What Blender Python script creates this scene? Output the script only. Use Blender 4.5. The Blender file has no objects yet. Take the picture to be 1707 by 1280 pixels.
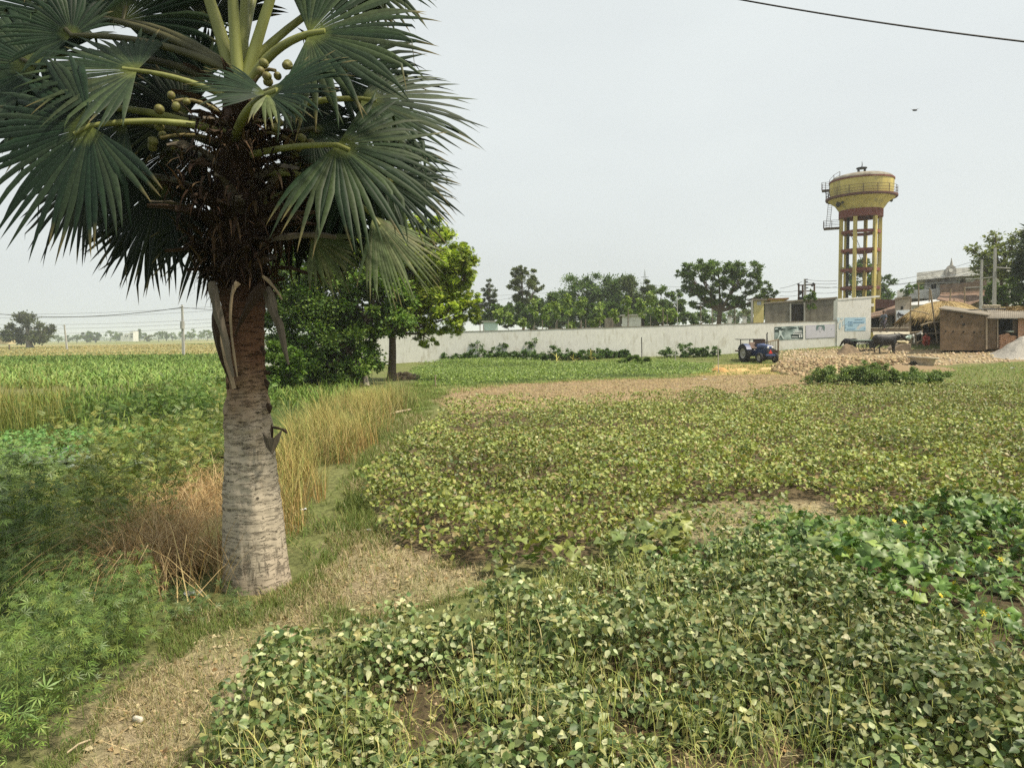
import bpy, math, random
import numpy as np
from mathutils import Vector, Matrix

rad = math.radians
SC = bpy.context.scene
COL = SC.collection
random.seed(7)
RNG = np.random.default_rng(7)

# ------------------------------------------------------------------ camera
FPX, CX, CY = 1184.0, 853.5, 640.0
PITCH = math.atan((640 - 556) / FPX)
ROLL = rad(-0.86)
EYE = Vector((0, 0, 2.35))
RC = Matrix.Rotation(math.pi / 2 - PITCH, 3, 'X') @ Matrix.Rotation(ROLL, 3, 'Z')
cam_d = bpy.data.cameras.new('camera')
cam_d.sensor_width = 36
cam_d.lens = FPX / 1707 * 36
cam_d.clip_start = 0.05
cam_d.clip_end = 20000
cam = bpy.data.objects.new('camera', cam_d)
cam.matrix_world = Matrix.Translation(EYE) @ RC.to_4x4()
COL.objects.link(cam)
SC.camera = cam

# ------------------------------------------------------------------ sky, sun, exposure
SUN_EL, SUN_AZ = rad(58), rad(104)      # azimuth clockwise from +Y: from the right, a little behind the camera
world = bpy.data.worlds.new('World')
SC.world = world
world.use_nodes = True
wn, wl = world.node_tree.nodes, world.node_tree.links
wn.clear()
sky = wn.new('ShaderNodeTexSky')
sky.sky_type = 'NISHITA'
sky.sun_disc = False
sky.sun_elevation = SUN_EL
sky.sun_rotation = SUN_AZ
sky.air_density = 1.2
sky.dust_density = 6.0
sky.ozone_density = 1.0
hs = wn.new('ShaderNodeHueSaturation')
hs.inputs['Saturation'].default_value = 0.42
mixs = wn.new('ShaderNodeMix')           # the milky veil of an overcast, dusty sky
mixs.data_type = 'RGBA'
mixs.inputs[0].default_value = 0.78
mixs.inputs[7].default_value = (6.2, 6.6, 6.55, 1)
bgd = wn.new('ShaderNodeBackground')
bgd.inputs['Strength'].default_value = 0.11
wo = wn.new('ShaderNodeOutputWorld')
cn = wn.new('ShaderNodeTexNoise')          # faint uneven cloud in the veil
cn.inputs['Scale'].default_value = 2.2
cn.inputs['Detail'].default_value = 5
cm_ = wn.new('ShaderNodeMapRange')
cm_.inputs[1].default_value = .3; cm_.inputs[2].default_value = .7; cm_.inputs[3].default_value = .70; cm_.inputs[4].default_value = .86
ctc = wn.new('ShaderNodeTexCoord')
cmp_ = wn.new('ShaderNodeMapping'); cmp_.inputs['Scale'].default_value = (1, 1, 2.5)
wl.new(ctc.outputs['Generated'], cmp_.inputs['Vector']); wl.new(cmp_.outputs[0], cn.inputs['Vector'])
wl.new(cn.outputs['Fac'], cm_.inputs[0]); wl.new(cm_.outputs[0], mixs.inputs[0])
wl.new(sky.outputs[0], hs.inputs['Color'])
wl.new(hs.outputs[0], mixs.inputs[6])
wl.new(mixs.outputs[2], bgd.inputs['Color'])
wl.new(bgd.outputs[0], wo.inputs['Surface'])
sun_d = bpy.data.lights.new('sun', 'SUN')
sun_d.energy = 4.9
sun_d.angle = rad(4)
sun_d.color = (1.0, 0.91, 0.74)
sun = bpy.data.objects.new('sun', sun_d)
sdir = Vector((math.sin(SUN_AZ) * math.cos(SUN_EL), math.cos(SUN_AZ) * math.cos(SUN_EL), math.sin(SUN_EL)))
sun.rotation_euler = sdir.to_track_quat('Z', 'Y').to_euler()
sun.location = (0, 0, 60)
COL.objects.link(sun)
SC.view_settings.view_transform = 'Standard'
SC.view_settings.look = 'None'
SC.view_settings.exposure = 0.35
SC.view_settings.gamma = 1.0
SC.render.engine = 'CYCLES'
SC.cycles.max_bounces = 8
SC.cycles.diffuse_bounces = 2
SC.cycles.transmission_bounces = 4
SC.cycles.volume_bounces = 1
SC.cycles.use_adaptive_sampling = True
SC.cycles.adaptive_threshold = 0.005
SC.cycles.use_denoising = False
SC.cycles.sample_clamp_direct = 1.3
SC.cycles.sample_clamp_indirect = 1.0

# ------------------------------------------------------------------ terrain height, pixel -> world
def S(t):
    t = np.clip(t, 0, 1)
    return t * t * (3 - 2 * t)

def hash2(ix, iy, seed=0):
    n = (ix.astype(np.int64) * 374761393 + iy.astype(np.int64) * 668265263 + seed * 982451653) & 0x7fffffff
    n = ((n ^ (n >> 13)) * 1274126177) & 0x7fffffff
    return ((n ^ (n >> 16)) & 0xffff) / 65535.0

def vnoise(x, y, s=1.0, seed=0):
    x = np.asarray(x, float) / s; y = np.asarray(y, float) / s
    ix, iy = np.floor(x), np.floor(y)
    fx, fy = S(x - ix), S(y - iy)
    a = hash2(ix, iy, seed); b = hash2(ix + 1, iy, seed); c = hash2(ix, iy + 1, seed); d = hash2(ix + 1, iy + 1, seed)
    return (a * (1 - fx) + b * fx) * (1 - fy) + (c * (1 - fx) + d * fx) * fy

def hgt(x, y):
    x = np.asarray(x, float); y = np.asarray(y, float)
    v = .35 * S((y - 46) / 14) * S((x + 14) / 8) + .75 * S((x - 14) / 20) * S((y - 42) / 12)
    v = v - .55 * S((-4.6 - x) / 2.5) * S((y - 12.5) / 3) * S((25 - y) / 3)
    v = v - .2 * S((-3.4 - x) / 2) * S((y - 1) / 2) * S((16 - y) / 3)
    near = S((70 - y) / 20)
    v = v + near * (.05 * (vnoise(x, y, 1.3, 3) - .5) + .08 * (vnoise(x, y, 4, 4) - .5))
    return v

def h1(x, y):
    return float(hgt(x, y))

def ray(px, py):
    return RC @ Vector(((px - CX) / FPX, (CY - py) / FPX, -1))

def P(px, py, Y):
    """the point at world depth Y that lies on this sight line"""
    d = ray(px, py)
    return EYE + d * (Y / d.y)

def G(px, py):
    """where this sight line meets the ground"""
    d = ray(px, py)
    y, prev = 1.5, 1.5
    while y < 6000:
        p = EYE + d * (y / d.y)
        if p.z <= h1(p.x, p.y):
            a, b = prev, y
            for _ in range(24):
                m = (a + b) / 2
                p = EYE + d * (m / d.y)
                if p.z <= h1(p.x, p.y): b = m
                else: a = m
            return EYE + d * (b / d.y)
        prev = y
        y *= 1.012
    return EYE + d * (900 / d.y)

def PG(pts):
    return np.array([tuple(G(*p))[:2] for p in pts])

def inpoly(x, y, poly):
    c = np.zeros(len(x), bool)
    j = len(poly) - 1
    for i in range(len(poly)):
        xi, yi = poly[i]; xj, yj = poly[j]
        m = ((yi > y) != (yj > y))
        with np.errstate(divide='ignore', invalid='ignore'):
            c ^= m & (x < (xj - xi) * (y - yi) / (yj - yi + 1e-12) + xi)
        j = i
    return c

def sample(poly, dens, jit=0.0, thin=None):
    """random ground points in a polygon; thin(x, y) gives the share kept"""
    lo, hi = poly.min(0), poly.max(0)
    n = int((hi[0] - lo[0]) * (hi[1] - lo[1]) * dens)
    x = RNG.uniform(lo[0], hi[0], n); y = RNG.uniform(lo[1], hi[1], n)
    if thin is not None:
        k = RNG.random(n) < thin(x, y); x, y = x[k], y[k]
    jx = x + jit * (vnoise(x, y, .5, 11) - .5) * 2; jy = y + jit * (vnoise(x, y, .5, 12) - .5) * 2
    k = inpoly(jx, jy, poly)
    return x[k], y[k]

# ------------------------------------------------------------------ materials
def nmat(name, base, rough=.8, scale=4.0, amount=.25, bump=0.0, bscale=None, spec=.3, metal=0.0, coord='Object', stretch=(1, 1, 1), second=None, second_scale=1.0, second_lo=.5, second_hi=.62):
    m = bpy.data.materials.new(name)
    m.use_nodes = True
    n, l = m.node_tree.nodes, m.node_tree.links
    b = n['Principled BSDF']
    b.inputs['Roughness'].default_value = rough
    b.inputs['Specular IOR Level'].default_value = spec
    b.inputs['Metallic'].default_value = metal
    tc = n.new('ShaderNodeTexCoord')
    mp = n.new('ShaderNodeMapping')
    mp.inputs['Scale'].default_value = stretch
    l.new(tc.outputs[coord], mp.inputs['Vector'])
    nz = n.new('ShaderNodeTexNoise')
    nz.inputs['Scale'].default_value = scale
    nz.inputs['Detail'].default_value = 8
    nz.inputs['Roughness'].default_value = .65
    l.new(mp.outputs[0], nz.inputs['Vector'])
    cr = n.new('ShaderNodeValToRGB')
    cr.color_ramp.elements[0].position = .3
    cr.color_ramp.elements[1].position = .7
    lo = [max(0, c * (1 - amount)) for c in base]; hi = [min(1, c * (1 + amount)) for c in base]
    cr.color_ramp.elements[0].color = (*lo, 1); cr.color_ramp.elements[1].color = (*hi, 1)
    l.new(nz.outputs['Fac'], cr.inputs['Fac'])
    out = cr.outputs['Color']
    if second is not None:
        n2 = n.new('ShaderNodeTexNoise')
        n2.inputs['Scale'].default_value = second_scale; n2.inputs['Detail'].default_value = 6
        l.new(mp.outputs[0], n2.inputs['Vector'])
        r2 = n.new('ShaderNodeValToRGB')
        r2.color_ramp.elements[0].position = second_lo; r2.color_ramp.elements[1].position = second_hi
        l.new(n2.outputs['Fac'], r2.inputs['Fac'])
        mx = n.new('ShaderNodeMix'); mx.data_type = 'RGBA'
        mx.inputs[7].default_value = (*second, 1)
        l.new(r2.outputs['Color'], mx.inputs[0]); l.new(out, mx.inputs[6])
        out = mx.outputs[2]
    l.new(out, b.inputs['Base Color'])
    if bump:
        bp = n.new('ShaderNodeBump')
        bp.inputs['Strength'].default_value = min(1, bump); bp.inputs['Distance'].default_value = .02
        nb = n.new('ShaderNodeTexNoise'); nb.inputs['Scale'].default_value = bscale or scale * 4; nb.inputs['Detail'].default_value = 6
        l.new(mp.outputs[0], nb.inputs['Vector'])
        l.new(nb.outputs['Fac'], bp.inputs['Height']); l.new(bp.outputs[0], b.inputs['Normal'])
    return m

def leafmat(name, rough=.5, transl=.3, spec=.35, tint=(1.15, 1.2, .6)):
    """leaves and blades: the colour of each leaf comes from its mesh, varied by noise"""
    m = bpy.data.materials.new(name)
    m.use_nodes = True
    n, l = m.node_tree.nodes, m.node_tree.links
    b = n['Principled BSDF']
    b.inputs['Roughness'].default_value = rough
    b.inputs['Specular IOR Level'].default_value = spec
    at = n.new('ShaderNodeAttribute'); at.attribute_name = 'Col'
    tc = n.new('ShaderNodeTexCoord')
    nz = n.new('ShaderNodeTexNoise'); nz.inputs['Scale'].default_value = 30; nz.inputs['Detail'].default_value = 3
    l.new(tc.outputs['Object'], nz.inputs['Vector'])
    mr = n.new('ShaderNodeMapRange'); mr.inputs[1].default_value = .3; mr.inputs[2].default_value = .7
    mr.inputs[3].default_value = .72; mr.inputs[4].default_value = 1.25
    l.new(nz.outputs['Fac'], mr.inputs[0])
    mx = n.new('ShaderNodeVectorMath'); mx.operation = 'SCALE'
    l.new(at.outputs['Color'], mx.inputs[0]); l.new(mr.outputs[0], mx.inputs['Scale'])
    l.new(mx.outputs[0], b.inputs['Base Color'])
    tr = n.new('ShaderNodeBsdfTranslucent')
    tm = n.new('ShaderNodeVectorMath'); tm.operation = 'MULTIPLY'; tm.inputs[1].default_value = tint
    l.new(mx.outputs[0], tm.inputs[0]); l.new(tm.outputs[0], tr.inputs['Color'])
    ms = n.new('ShaderNodeMixShader'); ms.inputs[0].default_value = transl
    l.new(b.outputs[0], ms.inputs[1]); l.new(tr.outputs[0], ms.inputs[2])
    l.new(ms.outputs[0], n['Material Output'].inputs['Surface'])
    return m

LEAF = leafmat('leaf_surface', .48, .2, .4)
BLADE = leafmat('grass_blade_surface', .65, .18, .2)
CROWN = leafmat('tree_leaf_surface', .55, .25, .25)
FROND = leafmat('palm_frond_surface', .55, .08, .15, (1.3, 1.3, .5))
DRY = leafmat('dry_stalk_surface', .8, .1, .15, (1.1, 1, .8))

# ------------------------------------------------------------------ object helpers
def tag(o, label=None, cat=None, group=None, kind=None):
    if label: o['label'] = label
    if cat: o['category'] = cat
    if group: o['group'] = group
    if kind: o['kind'] = kind
    return o

def thing(name, label, cat, loc=(0, 0, 0), rz=0.0, group=None):
    o = bpy.data.objects.new(name, None)
    o.empty_display_size = .2
    o.location = loc; o.rotation_euler = (0, 0, rz)
    COL.objects.link(o)
    return tag(o, label, cat, group)

def dup(root, loc=None, rz=None, label=None, group=None, scale=None):
    r = root.copy(); COL.objects.link(r)
    if loc is not None: r.location = loc
    if rz is not None: r.rotation_euler = (0, 0, rz)
    if scale is not None: r.scale = (scale,) * 3
    if label: r['label'] = label
    if group: r['group'] = group
    for ch in list(root.children):
        c = ch.copy(); COL.objects.link(c); c.parent = r
        for g in list(ch.children):
            d = g.copy(); COL.objects.link(d); d.parent = c
    return r

class MB:
    """collects simple solids; build() links them as one mesh object"""
    def __init__(self):
        self.v, self.f, self.s = [], [], []
    def add(self, verts, faces, smooth=False):
        o = len(self.v)
        self.v += [tuple(p) for p in verts]
        self.f += [tuple(i + o for i in f) for f in faces]
        self.s += [smooth] * len(faces)
        return self
    def box(self, c, s, rz=0.0, M=None):
        x, y, z = (k / 2 for k in s)
        vs = [Vector((a * x, b * y, d * z)) for d in (-1, 1) for b in (-1, 1) for a in (-1, 1)]
        R = M if M is not None else Matrix.Rotation(rz, 3, 'Z')
        return self.add([R @ v + Vector(c) for v in vs], [(0, 2, 3, 1), (4, 5, 7, 6), (0, 1, 5, 4), (2, 6, 7, 3), (0, 4, 6, 2), (1, 3, 7, 5)])
    def beam(self, a, b, w, h):
        """a rectangular bar from a to b"""
        a, b = Vector(a), Vector(b)
        d = (b - a); L = d.length
        q = d.to_track_quat('X', 'Z').to_matrix()
        return self.box((a + b) / 2, (L, w, h), M=q)
    def tube(self, pts, r, n=8, cap=True, smooth=True):
        pts = [Vector(p) for p in pts]
        if not hasattr(r, '__len__'): r = [r] * len(pts)
        vs, fs = [], []
        up = Vector((0, 0, 1))
        prev = None
        for i, p in enumerate(pts):
            t = (pts[min(i + 1, len(pts) - 1)] - pts[max(i - 1, 0)]).normalized()
            if prev is None:
                a = t.orthogonal().normalized() if abs(t.z) > .95 else t.cross(up).normalized()
            else:
                a = (prev - t * prev.dot(t)).normalized()
            prev = a
            b = t.cross(a)
            for k in range(n):
                w = 2 * math.pi * k / n
                vs.append(p + (a * math.cos(w) + b * math.sin(w)) * r[i])
        for i in range(len(pts) - 1):
            for k in range(n):
                k2 = (k + 1) % n
                fs.append((i * n + k, i * n + k2, (i + 1) * n + k2, (i + 1) * n + k))
        self.add(vs, fs, smooth)
        if cap:
            self.add(vs[:n][::-1], [tuple(range(n))]); self.add(vs[-n:], [tuple(range(n))])
        return self
    def lathe(self, prof, c=(0, 0, 0), n=32, M=None, smooth=True):
        vs, fs = [], []
        R = M if M is not None else Matrix.Identity(3)
        for (r, z) in prof:
            for k in range(n):
                w = 2 * math.pi * k / n
                vs.append(R @ Vector((r * math.cos(w), r * math.sin(w), z)) + Vector(c))
        for i in range(len(prof) - 1):
            for k in range(n):
                k2 = (k + 1) % n
                fs.append((i * n + k, i * n + k2, (i + 1) * n + k2, (i + 1) * n + k))
        return self.add(vs, fs, smooth)
    def prism(self, poly, depth_vec):
        """a polygon of 3-D points pushed along depth_vec"""
        poly = [Vector(p) for p in poly]; d = Vector(depth_vec); n = len(poly)
        return self.add(poly + [p + d for p in poly], [tuple(range(n))[::-1], tuple(range(n, 2 * n))] + [(i, (i + 1) % n, n + (i + 1) % n, n + i) for i in range(n)])
    def ball(self, c, r, n=10, m=7):
        if not hasattr(r, '__len__'): r = (r, r, r)
        vs = [Vector((r[0] * math.cos(2 * math.pi * k / n) * math.sin(math.pi * i / m), r[1] * math.sin(2 * math.pi * k / n) * math.sin(math.pi * i / m), -r[2] * math.cos(math.pi * i / m))) + Vector(c) for i in range(m + 1) for k in range(n)]
        return self.add(vs, [(i * n + k, i * n + (k + 1) % n, (i + 1) * n + (k + 1) % n, (i + 1) * n + k) for i in range(m) for k in range(n)], True)
    def build(self, name, mat, parent=None, world=False, loc=None, bevel=0.0):
        off = Vector((0, 0, 0))
        if world and parent is not None: off = parent.location
        me = bpy.data.meshes.new(name)
        me.from_pydata([tuple(Vector(v) - off) for v in self.v] if world else self.v, [], self.f)
        me.polygons.foreach_set('use_smooth', self.s)
        me.materials.append(mat)
        me.validate(); me.update()
        o = bpy.data.objects.new(name, me)
        COL.objects.link(o)
        if parent is not None: o.parent = parent
        if loc is not None: o.location = loc
        if bevel:
            bv = o.modifiers.new('edges', 'BEVEL'); bv.width = bevel; bv.segments = 2; bv.limit_method = 'ANGLE'
        return o

SATUR = 1.2
class NB:
    """numpy batches of small faces (leaves, blades) with a colour per vertex; build() links one mesh"""
    def __init__(self):
        self.V, self.L, self.T, self.C = [], [], [], []
        self.n = 0
    def inst(self, tv, tf, M, Pn, col):
        """copies of template (tv, tf) under matrices M (N,3,3) at Pn (N,3); col (N,3) or (N,k,3)"""
        N, k = len(Pn), len(tv)
        if N == 0: return self
        v = np.einsum('nij,kj->nki', M, np.asarray(tv, float)) + Pn[:, None, :]
        self.raw(v, tf, col)
        return self
    def raw(self, v, tf, col):
        N, k = v.shape[:2]
        base = self.n + np.arange(N)[:, None] * k
        flat = np.concatenate([np.asarray(f) for f in tf])
        tot = np.array([len(f) for f in tf])
        self.V.append(v.reshape(-1, 3)); self.L.append((base + flat[None, :]).ravel()); self.T.append(np.tile(tot, N))
        c = np.asarray(col, float)
        if c.ndim == 2: c = np.repeat(c[:, None, :], k, 1)
        self.C.append(c.reshape(-1, 3))
        self.n += N * k
        return self
    def build(self, name, mat, parent=None, smooth=True, world=False):
        V = np.concatenate(self.V); L = np.concatenate(self.L).astype(np.int32); T = np.concatenate(self.T); C = np.concatenate(self.C); g_ = C.mean(1, keepdims=True); C = np.clip(g_ + (C - g_) * SATUR, 0.004, .95)
        if world and parent is not None: V = V - np.array(parent.location)
        me = bpy.data.meshes.new(name)
        me.vertices.add(len(V)); me.vertices.foreach_set('co', V.astype(np.float32).ravel())
        me.loops.add(len(L)); me.loops.foreach_set('vertex_index', L)
        me.polygons.add(len(T)); st = np.concatenate([[0], np.cumsum(T)[:-1]]).astype(np.int32)
        me.polygons.foreach_set('loop_start', st)
        if smooth: me.polygons.foreach_set('use_smooth', np.ones(len(T), bool))
        me.update(calc_edges=True)
        a = me.attributes.new('Col', 'FLOAT_COLOR', 'POINT')
        a.data.foreach_set('color', np.concatenate([C, np.ones((len(C), 1))], 1).astype(np.float32).ravel())
        me.materials.append(mat)
        o = bpy.data.objects.new(name, me)
        COL.objects.link(o)
        if parent is not None: o.parent = parent
        return o

def unit(a):
    return a / (np.linalg.norm(a, axis=-1, keepdims=True) + 1e-9)

def frames(axis, normal):
    y = unit(axis)
    z = unit(normal - (normal * y).sum(-1, keepdims=True) * y)
    x = np.cross(y, z)
    return np.stack([x, y, z], -1)

def rdir(n):
    return unit(RNG.normal(size=(n, 3)))

def azdir(a, el):
    return np.stack([np.cos(a) * np.cos(el), np.sin(a) * np.cos(el), np.sin(el)], -1)

def palette(n, cols, jit=.15):
    c = np.asarray(cols, float)
    i = RNG.integers(0, len(c), n)
    return c[i] * RNG.uniform(1 - jit, 1 + jit, (n, 1)) * RNG.uniform(.95, 1.05, (n, 3))

# leaf templates: lie in XY, grow along +Y, face +Z
BEAN_V = [(0, 0, 0)] + [p for t, w, z in ((.22, .30, 0), (.5, .34, -.04), (.82, .15, -.12)) for p in ((-w, t, z + .05), (0, t, z - .04), (w, t, z + .05))] + [(0, 1.05, -.2)]
BEAN_F = [(0, 2, 1), (0, 3, 2), (1, 2, 5, 4), (2, 3, 6, 5), (4, 5, 8, 7), (5, 6, 9, 8), (7, 8, 10), (8, 9, 10)]
SIMP_V = [(0, 0, 0), (-.4, .4, .05), (0, .5, -.05), (.4, .4, .05), (0, 1, -.12)]
SIMP_F = [(0, 2, 1), (0, 3, 2), (1, 2, 4), (2, 3, 4)]
DIAM_V = [(0, 0, 0), (-.3, .5, 0.04), (0, 1, -.05), (.3, .5, 0.04)]
DIAM_F = [(0, 3, 2, 1)]
def _palm5():
    v, f = [], []
    for a, L in ((-75, .65), (-38, .9), (0, 1), (38, .9), (75, .65)):
        s, c = math.sin(rad(a)), math.cos(rad(a))
        o = len(v)
        for w, t, z in ((0, 0, 0), (-.07, .5, .03), (0, 1, -.12), (.07, .5, .03)):
            v.append(((t * s + w * c) * L, (t * c - w * s) * L, z * L))
        f.append((o, o + 3, o + 2, o + 1))
    return v, f
PALM5_V, PALM5_F = _palm5()
def _gourd():
    v = [(0, .12, .0)]
    n = 15
    for k in range(n + 1):
        a = rad(-165 + 330 * k / n)
        r = .55 + .07 * math.cos(5 * a)
        v.append((r * math.sin(a), .12 + r * math.cos(a), (.16 * math.cos(2.5 * a) - .10)))
    return v, [(0, k + 2, k + 1) for k in range(n)]
GOURD_V, GOURD_F = _gourd()

def blades(nb, x, y, z, length, width, lean, az, col, nseg=3, curl=.6):
    """upright tapered curved grass blades; arrays all of length N; col (N,3)"""
    N = len(x)
    ts = np.linspace(0, 1, nseg + 1)
    d = np.stack([np.cos(az), np.sin(az)], -1)
    s = np.stack([-np.sin(az), np.cos(az)], -1)
    rows = []
    for i, t in enumerate(ts):
        ang = lean + curl * t * t
        off = (length * t * np.sin(ang))[:, None] * d
        zz = z + length * t * np.cos(ang)
        if i == nseg:
            rows.append(np.concatenate([np.stack([x, y], -1) + off, zz[:, None]], 1)[:, None])
        else:
            w = (width * (1 - .75 * t) * .5)[:, None] * s
            for sg in (-1, 1):
                rows.append(np.concatenate([np.stack([x, y], -1) + off + sg * w, zz[:, None]], 1)[:, None])
    v = np.concatenate(rows, 1)
    f = [(2 * i, 2 * i + 1, 2 * i + 3, 2 * i + 2) for i in range(nseg - 1)] + [(2 * nseg - 2, 2 * nseg - 1, 2 * nseg)]
    nb.raw(v, f, col)
# ------------------------------------------------------------------ regions of the ground, in world metres
NEAR_BEANS = PG([(330, 1290), (400, 1225), (450, 1170), (560, 1118), (700, 1070), (820, 1030), (940, 985), (1100, 945), (1240, 940), (1400, 985), (1560, 1045), (1707, 1095), (1900, 1120)])
NEAR_BEANS = np.concatenate([[[-1.7, 2.2]], NEAR_BEANS, [[9.5, 4.0], [9.0, 2.0]]])
MID_BEANS = PG([(640, 915), (615, 880), (622, 830), (650, 770), (690, 735), (755, 690), (900, 684), (1080, 672), (1250, 663), (1400, 655), (1560, 652), (1760, 650), (1950, 700), (1900, 868), (1560, 868), (1440, 866), (1370, 838), (1250, 830), (1120, 850), (1040, 905), (960, 950), (850, 950), (740, 930)])
GOURDS = PG([(1040, 925), (1150, 905), (1270, 885), (1420, 880), (1560, 850), (1720, 850), (1950, 860), (1950, 1240), (1720, 1165), (1640, 1090), (1500, 1030), (1350, 980), (1180, 960)])
BARE = PG([(1040, 905), (1120, 850), (1250, 830), (1400, 838), (1420, 885), (1270, 880), (1150, 905)])
FALLOW = PG([(725, 668), (760, 648), (860, 640), (1000, 633), (1190, 626), (1330, 624), (1420, 640), (1400, 655), (1250, 663), (1080, 672), (900, 684), (755, 690)])
LOWCROP = PG([(700, 645), (690, 614), (760, 604), (900, 606), (1060, 606), (1180, 606), (1195, 622), (1000, 631), (860, 638)])
TRACK = PG([(-60, 1400), (60, 1270), (170, 1190), (270, 1080), (310, 1010), (410, 1010), (480, 975), (560, 900), (590, 800), (630, 720), (690, 690), (720, 700), (655, 760), (622, 850), (640, 915), (740, 932), (850, 952), (840, 985), (700, 1020), (560, 1060), (440, 1105), (390, 1165), (300, 1279), (200, 1500)])
DUSTY = PG([(545, 940), (600, 905), (720, 912), (835, 935), (825, 985), (700, 1018), (590, 1030), (540, 1000)])
DUSTY2 = PG([(0, 1400), (105, 1275), (235, 1150), (330, 1060), (420, 1045), (500, 1010), (545, 1000), (500, 1075), (400, 1150), (300, 1279), (250, 1400)])
STRAWY = PG([(1150, 626), (1190, 608), (1300, 607), (1300, 625)])
VILLAGE = PG([(1290, 612), (1300, 585), (1420, 580), (1520, 583), (1720, 578), (1760, 600), (1600, 607), (1450, 616)])
ROAD = PG([(1440, 558), (1458, 551), (1530, 551), (1640, 553), (1640, 560), (1520, 560)])

# ------------------------------------------------------------------ one ground sheet to the horizon
def spaced(parts):
    out = []
    for a, b, s in parts: out += list(np.arange(a, b, s))
    return out
gx = [-x for x in np.geomspace(60, 5000, 30)[::-1]] + spaced([(-59, -14, .8), (-14, 16, .25), (16, 70, .7)]) + list(np.geomspace(70, 5000, 30))
gy = spaced([(-30, 1, 2), (1, 30, .25), (30, 82, .6)]) + list(np.geomspace(82, 9000, 60))
GX, GY = np.meshgrid(np.array(gx), np.array(gy))
nx, ny = len(gx), len(gy)
fx, fy = GX.ravel(), GY.ravel()
fz = hgt(fx, fy)
jx = fx + .5 * (vnoise(fx, fy, .7, 21) - .5); jy = fy + .5 * (vnoise(fx, fy, .7, 22) - .5)
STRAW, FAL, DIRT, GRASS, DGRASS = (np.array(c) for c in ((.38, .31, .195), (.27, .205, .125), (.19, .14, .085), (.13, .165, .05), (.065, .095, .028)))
mixn = vnoise(fx, fy, 1.1, 5)[:, None] * .6 + vnoise(fx, fy, .35, 6)[:, None] * .4
gc = GRASS * (1 - mixn * .5) + DIRT * mixn * .5
far = (fy > 60) & (fx < 6) | (fy > 140)
band = vnoise(fx / 7, fy + .18 * fx, 11 , 8) * .65 + vnoise(fx / 3, fy + .1 * fx, 34, 9) * .35
bandc = np.array((.29, .26, .12)) * S((band - .42) / .12)[:, None] + np.array((.11, .16, .05)) * (1 - S((band - .42) / .12))[:, None]
gc = np.where(far[:, None], bandc, gc)
k = (fy < 30) & (fx < -4)
gc = np.where(k[:, None], DGRASS * (.7 + .7 * mixn), gc)
for poly, c, m in ((NEAR_BEANS, DIRT * .62, .92), (MID_BEANS, DIRT * .68, .92), (GOURDS, DIRT * .5, .92), (LOWCROP, DGRASS * 1.3, .9), (BARE, STRAW * .95, .75), (FALLOW, FAL, 1), (STRAWY, np.array((.42, .3, .13)), .9), (VILLAGE, FAL * 1.1, .9), (ROAD, np.array((.42, .39, .31)), 1)):  # soil under the beans darkened: shade between leaves put into its colour
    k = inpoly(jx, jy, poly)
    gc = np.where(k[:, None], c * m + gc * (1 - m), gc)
k = inpoly(jx, jy, TRACK); kd = inpoly(jx, jy, DUSTY) | inpoly(jx, jy, DUSTY2)
tm = S((vnoise(fx, fy, .9, 31) * .6 + vnoise(fx, fy, .3, 32) * .4 - .22) / .22)[:, None]
tm = np.where(kd[:, None], .35 + .65 * tm, .45 * tm)
gc = np.where(k[:, None], STRAW * tm + (GRASS * .8 + DIRT * .2) * (1 - tm), gc)
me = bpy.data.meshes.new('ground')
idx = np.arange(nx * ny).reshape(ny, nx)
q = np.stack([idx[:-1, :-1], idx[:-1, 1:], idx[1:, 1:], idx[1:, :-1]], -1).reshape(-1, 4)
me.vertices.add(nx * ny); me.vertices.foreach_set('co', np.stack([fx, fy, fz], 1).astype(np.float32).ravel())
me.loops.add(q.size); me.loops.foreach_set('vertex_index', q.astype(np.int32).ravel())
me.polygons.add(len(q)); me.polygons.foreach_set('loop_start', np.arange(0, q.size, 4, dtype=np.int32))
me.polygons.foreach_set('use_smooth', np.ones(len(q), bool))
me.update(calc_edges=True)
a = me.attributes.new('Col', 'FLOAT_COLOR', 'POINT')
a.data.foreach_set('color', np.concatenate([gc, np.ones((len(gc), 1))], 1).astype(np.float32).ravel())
gm = bpy.data.materials.new('earth_and_turf')
gm.use_nodes = True
n_, l_ = gm.node_tree.nodes, gm.node_tree.links
pb = n_['Principled BSDF']; pb.inputs['Roughness'].default_value = .95; pb.inputs['Specular IOR Level'].default_value = .1
at = n_.new('ShaderNodeAttribute'); at.attribute_name = 'Col'
tc = n_.new('ShaderNodeTexCoord')
n1 = n_.new('ShaderNodeTexNoise'); n1.inputs['Scale'].default_value = 9; n1.inputs['Detail'].default_value = 10; n1.inputs['Roughness'].default_value = .75
n2 = n_.new('ShaderNodeTexNoise'); n2.inputs['Scale'].default_value = 1.1; n2.inputs['Detail'].default_value = 6
n3 = n_.new('ShaderNodeTexVoronoi'); n3.inputs['Scale'].default_value = 14
for t in (n1, n2, n3): l_.new(tc.outputs['Object'], t.inputs['Vector'])
m1 = n_.new('ShaderNodeMapRange'); m1.inputs[1].default_value = .3; m1.inputs[2].default_value = .7; m1.inputs[3].default_value = .55; m1.inputs[4].default_value = 1.35
m2 = n_.new('ShaderNodeMapRange'); m2.inputs[1].default_value = .3; m2.inputs[2].default_value = .7; m2.inputs[3].default_value = .8; m2.inputs[4].default_value = 1.2
l_.new(n1.outputs['Fac'], m1.inputs[0]); l_.new(n2.outputs['Fac'], m2.inputs[0])
mm = n_.new('ShaderNodeMath'); mm.operation = 'MULTIPLY'
l_.new(m1.outputs[0], mm.inputs[0]); l_.new(m2.outputs[0], mm.inputs[1])
vs_ = n_.new('ShaderNodeVectorMath'); vs_.operation = 'SCALE'
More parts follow.
